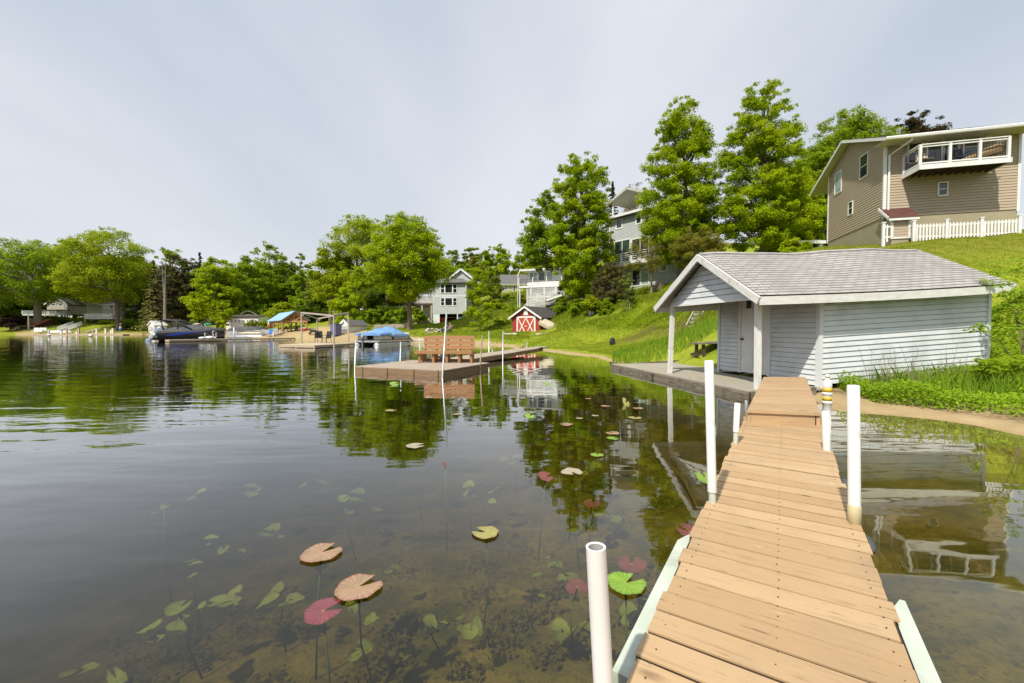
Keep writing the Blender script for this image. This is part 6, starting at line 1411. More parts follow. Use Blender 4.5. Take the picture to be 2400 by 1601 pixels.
# ------------------------------------------------------------------ people by the fire pit
def skin(name, pts, edges, mat, parent, sub=2):
    bm_pts = [Vector(p[:3])-ORG[parent] for p in pts]; me = bpy.data.meshes.new(name); me.from_pydata(bm_pts, edges, []); o = put(me, name, parent)
    md = o.modifiers.new('skin', 'SKIN'); sv = me.skin_vertices[0].data
    for i, p in enumerate(pts): sv[i].radius = (p[3], p[4] if len(p) > 4 else p[3])
    sv[0].use_root = True; md.use_smooth_shade = True
    s_ = o.modifiers.new('sub', 'SUBSURF'); s_.levels = sub; s_.render_levels = sub
    dg = bpy.context.evaluated_depsgraph_get(); new = bpy.data.meshes.new_from_object(o.evaluated_get(dg)); o.modifiers.clear(); o.data = new; new.materials.clear(); new.materials.append(mat)
    return o
def seated(label, base, rz, shirt, trousers, hair):
    t = thing('person', label, 'person', base, 'people sitting by the fire pit'); b = Vector(base)
    def q(x, y, z, r, r2=None): return (b.x+x, b.y+y, b.z+z, r, r2 or r)
    # body (facing -y before turning): pelvis, spine, head, arms with hands, legs with feet
    pts = [q(0, .10, .36, .13, .11), q(0, .14, .52, .13, .10), q(0, .15, .72, .15, .10), q(0, .14, .86, .06), q(0, .11, .95, .07), q(0, .10, 1.04, .095, .085), q(0, .11, 1.13, .06)]
    ed = [(0, 1), (1, 2), (2, 3), (3, 4), (4, 5), (5, 6)]
    for s_ in (-1, 1):
        i = len(pts); pts += [q(s_*.19, .14, .78, .06), q(s_*.25, .06, .58, .048), q(s_*.18, -.16, .48, .036), q(s_*.15, -.24, .46, .03)]; ed += [(2, i), (i, i+1), (i+1, i+2), (i+2, i+3)]
        for f in range(4): pts.append(q(s_*(.12+.02*f), -.32, .45-.01*f, .009)); ed.append((i+3, len(pts)-1))
        pts.append(q(s_*.11, -.26, .48, .01)); ed.append((i+3, len(pts)-1))
        i = len(pts); pts += [q(s_*.10, .04, .34, .085), q(s_*.14, -.36, .44, .065), q(s_*.14, -.46, .08, .045), q(s_*.14, -.58, .04, .035)]; ed += [(0, i), (i, i+1), (i+1, i+2), (i+2, i+3)]
    skin('body', pts, ed, M['skin'], t)
    sp_ = [q(0, .10, .38, .145, .125), q(0, .14, .54, .145, .12), q(0, .15, .72, .165, .12), q(0, .15, .81, .09)]; se = [(0, 1), (1, 2), (2, 3)]
    for s_ in (-1, 1): i = len(sp_); sp_ += [q(s_*.19, .14, .78, .075), q(s_*.25, .06, .58, .062), q(s_*.20, -.10, .50, .05)]; se += [(2, i), (i, i+1), (i+1, i+2)]
    skin('shirt', sp_, se, M[shirt], t)
    tp_ = [q(0, .10, .35, .145, .13)]; te = []
    for s_ in (-1, 1): i = len(tp_); tp_ += [q(s_*.10, .04, .34, .098), q(s_*.14, -.36, .44, .078), q(s_*.14, -.45, .12, .06)]; te += [(0, i), (i, i+1), (i+1, i+2)]
    skin('trousers', tp_, te, M[trousers], t)
    skin('hair', [q(0, .135, 1.06, .095, .085), q(0, .12, 1.12, .085)], [(0, 1)], M[hair], t, 2)
    f_ = MB()
    for s_ in (-1, 1): f_.lathe(b+V3(s_*.033, .005, 1.045), [(0, 0), (.012, .001), (.010, .006), (0, .008)], 8, -Y3)
    f_.tube([b+V3(0, .012, 1.03), b+V3(0, -.01, 1.005)], [.008, .014], 6); f_.tube([b+V3(-.025, .008, .975), b+V3(.025, .008, .975)], .006, 5); f_.build('face', M['hairgrey'], t)
    t.rotation_euler = (0, 0, rz); return t
pb = gpx(1043, 48.2); seated('person in pale shirt and blue jeans sitting left by the fire pit', pb-Z*.06, -1.1, 'shirt', 'jeans', 'hairgrey')
pb2_ = gpx(1053, 47.6); seated('person in camouflage jacket sitting right by the fire pit', pb2_-Z*.06, -.9, 'camo', 'camo', 'hairgrey')
chair('camp_chair', 'low camp chair under the person in pale shirt', 'chair', gpx(1043, 48.2)-Z*.15, -1.1, 'camo', 'black', 'camp chairs at the fire pit', .9, .5, False); chair('camp_chair', 'camouflage camp chair under the person in camouflage', 'chair', gpx(1053, 47.6)-Z*.15, -.9, 'camo', 'black', 'camp chairs at the fire pit', 1.05, .55, False)
# ------------------------------------------------------------------ slope things
c = gpx(1435.5, 27); t = thing('backpack', 'black backpack standing on the grass near the shore', 'bag', c)
m = MB(); secs = [[c+V3(w*math.cos(a), d*math.sin(a)+o, z_) for a in [2*math.pi*i/12 for i in range(12)]] for z_, w, d, o in ((0, .15, .10, 0), (.04, .18, .13, 0), (.25, .175, .12, 0), (.38, .14, .09, .02), (.45, .06, .04, .03))]; m.loft(secs); m.build('bag', M['blacklid'], t, True)
m = MB(); m.box(c.x-.11, c.x+.11, c.y-.17, c.y-.10, c.z+.05, c.z+.22); m.build('pocket', M['blacklid'], t); m = MB(); m.tube([c+V3(-.04, .02, .44), c+V3(-.02, .02, .5), c+V3(.03, .02, .5), c+V3(.04, .02, .44)], .012, 6); m.build('handle', M['blacklid'], t)
for px, D, h, lb in ((1532, 36.6, .62, 'left of the two grey tree stumps below the sliding door of the tall house'), (1545, 36.3, .70, 'right of the two grey tree stumps below the sliding door of the tall house')):
    c = gpx(px, D); m = MB(); m.tube([c-Z*.2, c+Z*.15, c+Z*h], [.32, .24, .21], 10); o = m.build('stump', M['bark'], None, False, origin=c); props(o, lb, 'stump', 'stumps on the slope')
c = gpx(1387, 38.2); m = MB(); m.lathe(c-Z*.2, [(.34, 0), (.30, .3), (.26, .8), (.2, .86), (0, .88)], 12); o = m.build('painted_stump', M['white'], None, True, origin=c); props(o, 'white painted stump among the shrubs left of the dark juniper', 'stump')
a, b = gpx(1632, 24.2), gpx(1665, 27.2); st_ = thing('hill_steps', 'weathered wooden steps climbing the grassy slope behind the boathouse porch', 'stairs', a)
m = MB(); n = 9; d = b-a; hd = V3(d.x, d.y, 0).normalized(); sd = V3(hd.y, -hd.x, 0)
for i in range(n): c = a.lerp(b, i/(n-1)); m.ob(c, hd, sd, Z, 0, .32, -.5, .5, -.12, .06)
m.build('treads', M['greywood'], st_); m = MB()
for s_ in (-.55, .5): m.beam(a+sd*s_, b+sd*s_+hd*.3, .07, .22)
m.build('stringer', M['greywood'], st_)
m = MB(); p_ = P(1648, 740, 25.2); q_ = P(1656, 716, 26.8); m.tube([V3(p_.x, p_.y, gz(p_.x, p_.y)), p_+Z*.35, q_], .035, 8); m.build('handrail', M['white'], st_)
c = gpx(1475, 34); stick('thin white plastic stake standing in the shrubs below the juniper', c, 1.75, .025, 'pvc', 'plant_stake')
c2_ = gpx(1385, 39.5)
# ------------------------------------------------------------------ far left shore
a, b = G(60, 783.6, .18), G(288, 783.6, .18)
plank_dock('long pale boardwalk along the far left shore', a, b, 1.6, .35, step=.4)
sA, sB = gpx(134, 101.5), P(172, 754, 108); sB.z = gz(sB.x, sB.y)
fs = thing('shore_stairs', 'white railed stairs climbing the lawn on the far left shore', 'stairs', sA)
sd = V3((sB-sA).y, -(sB-sA).x, 0).normalized()
stairs('', sA+Z*.1, sB+Z*.3, 1.6, -sd if sd.y < 0 else sd, fs, 14, 'white', 1.05)
cl = None
for px, D, rz, lb in ((84, 99.8, .4, 'leftmost white wooden chair on the far left boardwalk'), (92.5, 99.6, -.2, 'white wooden chair second from the left on the far left boardwalk'), (101, 100.2, .2, 'white wooden chair third on the far left boardwalk')):
    c = G(px, 782.5, .3); c = V3((px-1200)/1000*D, D, .3); chair('lawn_chair', lb, 'chair', c, rz, 'white', 'white', 'white chairs on the far left shore', 1.35, .9)
for k, (px, h) in enumerate(((115, .9), (144.5, .7), (156.5, 1.2), (180.5, .6), (185, 1.35), (227, 1.2), (248, 1.2), (261, .9), (265, 1.3))):
    D = 98.7; x = (px-1200)/1000*D; m = MB(); m.beam(V3(x, D, -.6), V3(x, D, .2+h), .28, .28, Y3); m.ob(V3(x, D, .2+h), X3, Y3, Z, -.18, .18, -.18, .18, 0, .06); o = m.build('mooring_post', M['white'] if k not in (2, 4) else M['palewood'], None, False, origin=V3(x, D, -.2)); props(o, 'pale square post at the edge of the far left boardwalk', 'post', 'posts along the far left boardwalk')
for px, lb in ((121, 'white upturned rowing boat on the far left shore below the white stairs'), (150, 'small white upturned rowing boat right of the white stairs')):
    c = V3((px-1200)/1000*100.3, 100.3, .35); hs = [[(x, y, .62-z_) for x, y, z_ in s_] for s_ in hull_secs(2.6 if px == 121 else 1.8, 1.1, .5)]
    m = MB(); m.loft([[c+Vector(p) for p in s_] for s_ in hs], closed=False); m.face([c+Vector(p) for p in hs[0]]); o = m.build('rowing_boat', M['white'], None, True); props(o, lb, 'boat')
a, b = V3(-99.5, 99.5, .6), gpx(238, 104); m = MB(); m.beam(a, b+Z*.35, .9, .12); o = m.build('boat_ramp', M['greywood']); props(o, 'grey sloping ramp leading down to the far left boardwalk', 'ramp')
c = gpx(67.6, 104); m = MB(); m.tube([c-Z*.3, c+Z*4.4], [.16, .11], 8); m.lathe(c+Z*4.4, [(.11, 0), (.16, .08), (0, .2)], 8); o = m.build('flagpole', M['whiteside'], None, True, origin=c); props(o, 'bare pale pole on the lawn left of the thick maple trunk', 'pole')
c = gpx(283, 102); t = thing('garden_ornament', 'small red white and blue lighthouse ornament beside the centre maple trunk on the left shore', 'ornament', c)
for nm, mt, z0_, z1_, r0, r1 in (('base', 'blueplastic', 0, .5, .35, .30), ('tower', 'white', .5, 1.1, .30, .22), ('lantern', 'redplastic', 1.1, 1.5, .2, .17), ('roof', 'white', 1.5, 1.85, .22, 0.01)):
    m = MB(); m.lathe(c, [(r0, z0_), (r1, z1_), (0, z1_)], 10); m.build(nm, M[mt], t, True)
# ------------------------------------------------------------------ foliage
def unit(a): return a/np.maximum(np.linalg.norm(a, axis=1, keepdims=True), 1e-9)
def leaf_obj(name, pos, nrm, size, mat, parent, origin=None, asp=.62):
    n = len(pos); nrm = unit(nrm); t = unit(np.cross(nrm, NR.normal(size=(n, 3)))); b = np.cross(nrm, t); s = size[:, None]
    fold = nrm*s*.12
    V = np.stack([pos-t*s*.5, pos+b*s*.5*asp+fold-t*s*.08, pos+t*s*.5, pos-b*s*.5*asp+fold-t*s*.08], 1).reshape(-1, 3)
    org = ORG[parent] if parent is not None else Vector(origin)
    V = V-np.array(org)
    me = npmesh(name, V, np.arange(4*n).reshape(-1, 4)); me.materials.append(mat)
    return put(me, name, parent, origin)
PROF = {
 'round': lambda t: np.sqrt(np.clip(1-(2*t-.95)**2/1.1, 0, 1)),
 'ovate': lambda t: np.interp(t, [0, .08, .25, .45, .7, .9, 1], [.55, .85, 1, .93, .76, .52, .22]),
 'column': lambda t: np.interp(t, [0, .1, .3, .6, .8, .93, 1], [.5, .82, .98, 1, .92, .72, .38]),
 'vase': lambda t: np.interp(t, [0, .12, .3, .5, .75, .92, 1], [.5, .8, .98, 1, .88, .55, .25]),
 'dome': lambda t: np.interp(t, [0, .15, .4, .7, .9, 1], [.9, 1, .97, .8, .5, .2]),
 'cone': lambda t: np.interp(t, [0, .1, 1], [.85, 1, .04]),
}
def crown(parent, c0, zb, zt, Rx, prof, ncl, nleaf, ls, mat, cs=.26, spikes=.25, up=.75, name='crown', gap=0.0, flat=.72, hollow=.2):
    H = zt-zb; f = PROF[prof]; C = []; r_ = []
    while len(C) < ncl:
        t = NR.random(); rr = float(f(np.array([t]))[0])
        if NR.random() > rr+.1: continue
        a = NR.random()*2*math.pi; q = math.sqrt(hollow+(1-hollow)*NR.random()); cr = cs*Rx*NR.uniform(.6, 1.25)*(.55+.45*rr)
        k = Rx*max(rr-cs*.45, .02)*q*(1+.20*math.sin(3*a+7*t+c0[0])+.13*math.sin(5*a-11*t))
        C.append((c0[0]+k*math.cos(a), c0[1]+k*math.sin(a), zb+H*t*.97+H*.01)); r_.append(cr)
    for _ in range(int(ncl*spikes)):
        t = NR.uniform(.15, 1.0); rr = float(f(np.array([t]))[0]); a = NR.random()*2*math.pi; k = Rx*rr*NR.uniform(.86, 1.06)
        C.append((c0[0]+k*math.cos(a), c0[1]+k*math.sin(a), zb+H*t+(cs*Rx*.25 if t > .9 else 0))); r_.append(cs*Rx*NR.uniform(.28, .5))
    C = np.array(C); r_ = np.array(r_); w = r_**2; idx_ = NR.choice(len(C), nleaf, p=w/w.sum())
    nsub = 11; sd = unit(NR.normal(size=(len(C), nsub, 3)).reshape(-1, 3)).reshape(len(C), nsub, 3); sd[:, :, 2] = np.abs(sd[:, :, 2])*.75-.15; sub_ = C[:, None, :]+sd*(r_*1.0)[:, None, None]*NR.uniform(.45, 1.15, (len(C), nsub, 1))*np.array([1.1, 1.1, .85])
    d = unit(NR.normal(size=(nleaf, 3))); rad_ = NR.random(nleaf)**.5; core = NR.random(nleaf) < .22; js = NR.integers(0, nsub, nleaf)
    pos = np.where(core[:, None], C[idx_]+d*(r_[idx_]*rad_*.8)[:, None]*np.array([1.1, 1.1, flat]), sub_[idx_, js]+d*(r_[idx_]*rad_*.42)[:, None]*np.array([1.05, 1.05, 1.0]))
    drop = np.clip(d[:, 2:3], -1, .1)*0.15; pos[:, 2:3] += drop*r_[idx_][:, None]
    out = unit(pos-np.array([c0[0], c0[1], zb+H*.35])); nrm = d*.55+out*.35+np.array([0, 0, up])+NR.normal(size=(nleaf, 3))*.45
    leaf_obj(name, pos, nrm, ls*NR.uniform(.65, 1.3, nleaf), mat, parent)
    return C
def trunk(parent, base, c0, zb, zt, r0, C, mat='bark', nb=14, fork=0.0, top_f=.9):
    m = MB(); b = Vector(base); H = zt-zb; ztop = zb+H*top_f
    pts = [b-Z*.4, b+Z*.15, V3(b.x+.004*H*math.sin(b.x), b.y, b.z+(zb-b.z)*.5), V3(b.x, b.y, zb+H*.08), V3(b.x*.6+c0[0]*.4+.02*H*math.sin(b.x*3), c0[1], zb+H*.45), V3(c0[0], c0[1], ztop)]
    m.tube(pts, [r0*1.5, r0*1.15, r0, r0*.8, r0*.5, r0*.08], 10)
    if len(C):
        for i in NR.choice(len(C), min(nb, len(C)), replace=False):
            q = Vector(C[i]); hh = max(b.z+(zb-b.z)*.85, min(q.z-.25*H*NR.uniform(.5, 1.1), zb+H*.7)); fk = min(1, max(0, (hh-zb)/(H*.9))); s_ = V3(b.x+(c0[0]-b.x)*fk, c0[1], hh); mid = s_.lerp(q, .5)+Z*.06*H*NR.uniform(-.2, .6); rr = r0*NR.uniform(.25, .45)
            m.tube([s_, mid, q], [rr, rr*.65, rr*.15], 6)
    return m.build('trunk', M[mat], parent)
def tree(name, label, px, top, bot, hw, D, prof='round', mat='leaf', ncl=60, nleaf=8000, ls=None, r0=None, bpx=None, tmat='bark', group=None, cs=.26, spikes=.3, nb=14, cat='tree', up=.75, hollow=.2, top_f=.9, dy=0, flat=.72):
    Tp = P(px, top, D); zb = P(px, bot, D).z; Rx = hw*D/1000.0; bx = (( bpx if bpx is not None else px)-1200)/1000.0*D; base = gp(bx, D); base.z = min(base.z, zb-.3)
    t = thing(name, label, cat, base, group); c0 = (Tp.x, D+dy)
    ls = (ls or max(.16, .0052*D))*.82; nleaf = int(nleaf*1.3); C = crown(t, c0, zb, Tp.z, Rx, prof, ncl, nleaf, ls, M[mat], cs, spikes, up, hollow=hollow, flat=flat)
    trunk(t, base, c0, zb, Tp.z, r0 or max(.10, (Tp.z-base.z)*.018), C, tmat, nb, top_f=top_f)
    return t
def conifer(name, label, px, top, bot, hw, D, mat='needle', layers=22, per=11, nn=10, droop=.35, group=None, ls=None, r0=None, ragged=.25, bpx=None, tmat='bark'):
    Tp = P(px, top, D); zb = P(px, bot, D).z; Rx = hw*D/1000.0; base = gp(Tp.x, D); base.z = min(base.z, zb-.2); t = thing(name, label, 'tree', base, group); H = Tp.z-zb; ls = ls or .010*D
    pos, nrm, sz = [], [], []; m = MB(); m.tube([base-Z*.3, V3(Tp.x, D, zb+H*.4), V3(Tp.x, D, Tp.z)], [r0 or H*.022, H*.014, .02], 8)
    for i in range(layers):
        f = i/(layers-1); z = zb+H*(f**.95)*.985; rr = Rx*(1-f*.96)*(1+ragged*NR.normal()*.35); 
        for k in range(max(4, int(per*(1-f*.6)))):
            a = NR.random()*2*math.pi; zj = z+NR.uniform(-.6, .6)*H/layers; L_ = rr*NR.uniform(.65, 1.12); dx, dy = math.cos(a), math.sin(a); dr__ = droop*NR.uniform(.5, 1.4)
            for j in range(nn):
                u = (j+NR.random())/nn; rr_ = L_*u; side = NR.normal()*.18*L_*(1-u*.6)
                pos.append((Tp.x+dx*rr_-dy*side, D+dy*rr_+dx*side, zj-dr__*rr_*u+.12*L_*u**3+NR.normal()*.03*L_)); nrm.append((dx*.4+NR.normal()*.3, dy*.4+NR.normal()*.3, .8)); sz.append(ls*NR.uniform(.6, 1.3))
    leaf_obj('crown', np.array(pos), np.array(nrm), np.array(sz), M[mat], t, asp=.5); m.build('trunk', M[tmat], t); return t
# --- the four big maples on the right
tree('maple_tree', 'tall full maple left of the grey lookout house, leafy almost to the ground', 1364, 370, 694, 69, 41, 'column', 'leaf', 230, 84000, .19, .32, cs=.235, spikes=.6, nb=22, hollow=.12)
tree('locust_tree', 'lighter spreading tree leaning left behind the tall full maple', 1278, 456, 628, 60, 45, 'dome', 'leafm', 80, 24000, .24, .26, bpx=1345, cs=.27, spikes=.5, nb=18, tmat='barkpale')
tree('maple_tree', 'tall pyramidal maple right of the grey lookout house', 1598, 243, 612, 88, 38, 'ovate', 'leaf', 250, 92000, .18, .34, cs=.215, spikes=.6, nb=22, hollow=.12)
tree('maple_tree', 'tallest maple, with narrow pointed top, left of the tan house', 1786, 203, 592, 98, 36, 'ovate', 'leaf', 260, 96000, .18, .34, cs=.20, spikes=.6, nb=24, hollow=.12)
tree('maple_tree', 'broad maple with feathery upright shoots behind the tan house', 1985, 276, 585, 128, 46, 'dome', 'leafm', 170, 80000, .25, .34, cs=.22, spikes=.7, nb=18)
tree('maple_tree', 'bright low maple between the tallest maple and the tan house', 1880, 405, 590, 58, 38, 'round', 'leaf', 60, 22400, .21, .2, cs=.27, spikes=.4)
tree('maple_tree', 'dense green crown filling the gap beside the tan house gable', 1905, 345, 588, 78, 42, 'dome', 'leafm', 110, 40000, .22, .25, cs=.24, spikes=.5, hollow=.15)
tree('purple_beech', 'dark purple tree top rising over the tan house roof', 2140, 272, 400, 62, 52, 'round', 'leafpur', 46, 12800, .26, .25, cs=.24, spikes=.9)
tree('birch_tree', 'pinkish budding bare tree behind the rooftop lookout', 1490, 430, 560, 36, 62, 'round', 'leafpink', 40, 2880, .22, .16, cs=.3, spikes=.8, nb=34, tmat='barkpale')
conifer('fir_tree', 'dark fir behind the left side of the lookout house', 1436, 428, 640, 46, 53, 'needle', 30, 15, 14, .25, ls=.34, ragged=.7)
tree('shrub_tree', 'olive brown small leaved shrub tree behind the boathouse gable', 1640, 540, 640, 58, 29, 'round', 'leafo', 70, 24000, .11, .07, bpx=1625, cs=.25, spikes=.6, nb=30, hollow=.1, tmat='barkpale')
tree('shrub_tree', 'sparse many stemmed young tree before the sliding doors of the lookout house', 1512, 560, 640, 44, 36, 'vase', 'leafo', 46, 4160, .13, .07, bpx=1526, cs=.26, spikes=.8, nb=34, tmat='barkpale')
tree('juniper_tree', 'dark spreading juniper on the slope below the tall full maple', 1434, 618, 712, 48, 38, 'ovate', 'needleb', 110, 26000, .12, .12, cs=.24, spikes=.9, nb=30, hollow=.1)
tree('young_tree', 'slender light green sapling right of the dark juniper', 1470, 640, 735, 20, 34, 'round', 'leafp', 26, 3520, .13, .04, cs=.3, spikes=.6)
tree('young_tree', 'low leafy tree in front of the carport', 1860, 562, 598, 36, 30, 'dome', 'leaf', 30, 8320, .15, .06, cs=.3, spikes=.5)
tree('shrub', 'drooping shrub beside the white deck stairs', 1336, 655, 705, 26, 45, 'round', 'leafm', 26, 5120, .19, .08, cs=.3, cat='shrub')
# --- middle group
tree('maple_tree', 'round headed maple with forked trunk on the lawn before the grey house', 953, 506, 704, 87, 50, 'round', 'leaf', 200, 70000, .23, .27, bpx=960, cs=.24, spikes=.5, nb=22, hollow=.15)
tree('maple_tree', 'tall yellow green maple behind the round headed maple', 838, 512, 700, 98, 78, 'dome', 'leafy', 110, 32000, .40, .5, cs=.24, spikes=.5)
tree('maple_tree', 'yellow green lower maple over the white shed', 775, 575, 720, 46, 74, 'round', 'leafy', 60, 12800, .38, .3, cs=.27, spikes=.5)
tree('maple_tree', 'bright low tree between the white shed and the round maple', 838, 625, 762, 52, 64, 'dome', 'leaf', 70, 19200, .32, .25, cs=.25, spikes=.4)
tree('maple_tree', 'deep green tree low behind the round maple trunk', 905, 640, 740, 56, 62, 'dome', 'leafd', 60, 14400, .32, .25, cs=.27)
for px, D, w, tp, lb in ((871, 57, 15, 722, 'leftmost of the clipped round shrubs above the stone wall'), (893, 57.5, 15, 724, 'second clipped round shrub above the stone wall'), (914, 57, 13, 727, 'third clipped round shrub above the stone wall'), (942, 56, 16, 720, 'clipped round shrub touching the left of the maple trunk'), (980, 60, 17, 724, 'clipped round shrub right of the maple trunk')):
    tree('shrub', lb, px, tp, 758, w, D, 'round', 'leafm', 26, 5760, .22, .06, cs=.34, spikes=.1, cat='shrub', group='clipped shrubs by the grey house')
tree('young_tree', 'airy light green young tree on the lawn before the grey house', 1124, 612, 764, 37, 47, 'ovate', 'leaf', 70, 11200, .18, .06, bpx=1125, cs=.24, spikes=.6, nb=22)
tree('young_tree', 'pale feathery tree behind the airy young tree', 1150, 628, 730, 26, 60, 'column', 'leafp', 40, 6720, .26, .10, cs=.28, spikes=.6)
tree('maple_tree', 'bright rounded maple behind the beige cottage', 1168, 576, 690, 44, 88, 'round', 'leaf', 60, 14400, .44, .3, cs=.26, spikes=.3)
for px, tp, hw, D, mt, lb in ((1058, 586, 34, 98, 'leafp', 'pale loose tree above the grey house roof'), (1105, 580, 32, 102, 'leafp', 'pale open topped tree left of the bright rounded maple'), (1085, 622, 44, 94, 'leafm', 'mid green tree behind the grey house gable'), (1122, 600, 30, 96, 'leafo', 'olive tree close behind the grey house gable'), (1246, 597, 42, 92, 'leafy', 'yellow green tree behind the white deck house'), (1300, 600, 46, 90, 'leafp', 'pale tree behind the white deck house roof'), (1030, 600, 30, 108, 'leafd', 'dark tree in the gap right of the round maple')):
    tree('tree', lb, px, tp, 700, hw, D, 'round', mt, 50, 10400, None, .3, cs=.28, spikes=.6, group='trees behind the middle houses')
# --- left wood
tree('maple_tree', 'large bright maple behind the wake boat, left of a pair', 512, 602, 752, 62, 92, 'dome', 'leaf', 100, 24000, .46, .4, cs=.24, spikes=.4)
tree('maple_tree', 'large bright maple behind the white building, right of a pair', 588, 606, 735, 62, 98, 'dome', 'leafm', 100, 24000, .48, .4, cs=.24, spikes=.4)
tree('cottonwood_tree', 'tall airy tree standing above the pair of bright maples', 630, 571, 700, 46, 116, 'vase', 'leafm', 60, 10400, .5, .4, cs=.25, spikes=.7, hollow=.35)
tree('cottonwood_tree', 'smaller round airy tree right of the tall airy one', 704, 594, 690, 25, 120, 'round', 'leafp', 36, 5120, .5, .35, cs=.27, spikes=.5, hollow=.35)
for px, tp, bt, hw, D, mt, lb in ((668, 622, 755, 44, 104, 'leafd', 'dark tree behind the pavilion roof'), (712, 636, 758, 42, 98, 'leafm', 'mid green tree right behind the pavilion'), (742, 628, 765, 34, 92, 'leafp', 'khaki tree between the pavilion and the yellow green maple'), (560, 640, 760, 70, 112, 'leafd', 'dark mass of a tree behind the pair of bright maples'), (735, 690, 768, 40, 84, 'leafd', 'low dark tree over the bungalow roof'), (632, 640, 742, 40, 108, 'leafy', 'yellowish tree above the curved hall roof')):
    tree('tree', lb, px, tp, bt, hw, D, 'dome', mt, 60, 12000, None, .3, cs=.27, spikes=.5, group='trees behind the pavilion')
tree('shrub', 'vivid yellow green shrub behind the blue pavilion roof', 660, 711, 742, 31, 76, 'dome', 'leafy', 40, 8320, .30, .1, cs=.3, cat='shrub')
tree('young_tree', 'bright green sapling with hanging leaves left of the long white building', 523, 706, 772, 15, 82, 'column', 'leaf', 30, 4480, .34, .08, cs=.33)
tree('shrub', 'pale flowering bush before the long white building', 592, 752, 774, 17, 80, 'round', 'leafp', 24, 3520, .28, .05, cs=.33, cat='shrub')
tree('shrub', 'green bush between the white building and the pavilion', 622, 752, 774, 16, 74, 'round', 'leafm', 24, 3520, .28, .05, cs=.33, cat='shrub')
conifer('spruce_tree', 'khaki drooping spruce left of the bare pine trunks', 360, 612, 764, 40, 100, 'needley', 30, 15, 20, .5, ls=.5)
for px, tp, hw, D, lb, mt in ((404, 598, 36, 106, 'tall brown green pine right of the bare trunks', 'needleb'), (440, 606, 36, 108, 'tall dark pine left of the bright maple pair', 'needleb'), (380, 640, 34, 110, 'dark pine just behind the bare trunks', 'needle'), (468, 622, 26, 112, 'narrow dark pine at the edge of the bright maple', 'needle')):
    tree('pine_tree', lb, px, tp, 752, hw, D, 'ovate', mt, 90, 14000, .40, .3, cs=.26, spikes=.9, nb=16, hollow=.1, group='dark pines behind the boats')
conifer('spruce_tree', 'dark spruce tip rising above the pines', 468, 591, 700, 22, 150, 'needle', 22, 12, 12, ls=.8, ragged=.5); conifer('spruce_tree', 'second smaller dark spruce tip right of the first', 495, 604, 700, 20, 150, 'needle', 22, 12, 12, ls=.8, ragged=.5)
for px, tp, lb, dx in ((379, 610, 'left of two bare grey pine trunks', .3), (388, 603, 'right of two bare grey pine trunks', -.1)):
    D = 99; c = gpx(px+6*(px < 385), D); m = MB(); q = P(px, tp, D); m.tube([c-Z*.3, c.lerp(q, .5)+X3*dx, q], [.22, .17, .05], 8)
    for i in range(22):
        f = NR.uniform(.3, .98); s_ = c.lerp(q, f); a = NR.random()*6.28; m.tube([s_, s_+V3(math.cos(a), math.sin(a), NR.uniform(-.3, .3))*NR.uniform(.5, 1.6)], [.04, .01], 4)
    o = m.build('trunk', M['barkpale'], None, False, origin=c); o.name = 'bare_pine'; props(o, lb+' standing before the dark pines', 'tree')
tree('maple_tree', 'bright spreading maple with dark forked trunk at the centre of the far left shore', 250, 545, 706, 93, 103, 'vase', 'leafy', 105, 40000, .46, .46, bpx=277, cs=.25, spikes=.7, nb=30, hollow=.45)
tree('maple_tree', 'broad maple with thick pale grey trunk on the far left shore', 58, 572, 708, 112, 108, 'vase', 'leafm', 110, 42000, .48, .72, bpx=90, cs=.25, spikes=.7, nb=30, tmat='barkpale', hollow=.45)
for px, tp, bt, hw, D, mt, lb in ((176, 563, 705, 62, 128, 'leafm', 'tall maple between the two big far left maples'), (400, 584, 740, 52, 130, 'leafm', 'rounded tree behind the khaki spruce'), (330, 600, 755, 44, 122, 'leafd', 'dark tree in the gap right of the centre maple'), (-20, 590, 740, 70, 126, 'leafd', 'dark tree cut by the left edge of the view'), (110, 650, 735, 60, 134, 'leafd', 'dark tree behind the beige gabled house'), (205, 650, 738, 60, 136, 'leafd', 'dark tree behind the grey beige wing'), (300, 660, 762, 46, 130, 'leafd', 'dark low tree right of the long white deck'), (40, 680, 745, 50, 130, 'leafd', 'dark low tree behind the dark red boathouse'), (435, 640, 755, 60, 132, 'leafd', 'dark tree deep behind the pines')):
    tree('maple_tree', lb, px, tp, bt, hw, D, 'dome', mt, 60, 12000, None, .45, cs=.27, spikes=.5, group='trees behind the far left shore')
tree('japanese_maple', 'low purple maple by the dark red boathouse', 24, 739, 768, 28, 104, 'dome', 'leafpur', 36, 6720, .40, .12, cs=.3, cat='shrub')
for px, tp, hw, D, mt, lb in ((128, 744, 26, 112, 'leafd', 'shrub under the beige gabled house'), (305, 758, 24, 105, 'leafd', 'dark shrub right of the centre maple trunk'), (335, 762, 18, 104, 'leafm', 'green shrub left of the small white shed'), (170, 752, 22, 117, 'leafd', 'shrub right of the porch on the far shore'), (246, 752, 10, 112, 'leafy', 'small bright shrub before the brick piers')):
    tree('shrub', lb, px, tp, 775 if px > 290 else 758, hw, D, 'dome', mt, 26, 3840, .42, .08, cs=.33, cat='shrub', group='shrubs on the far left shore')
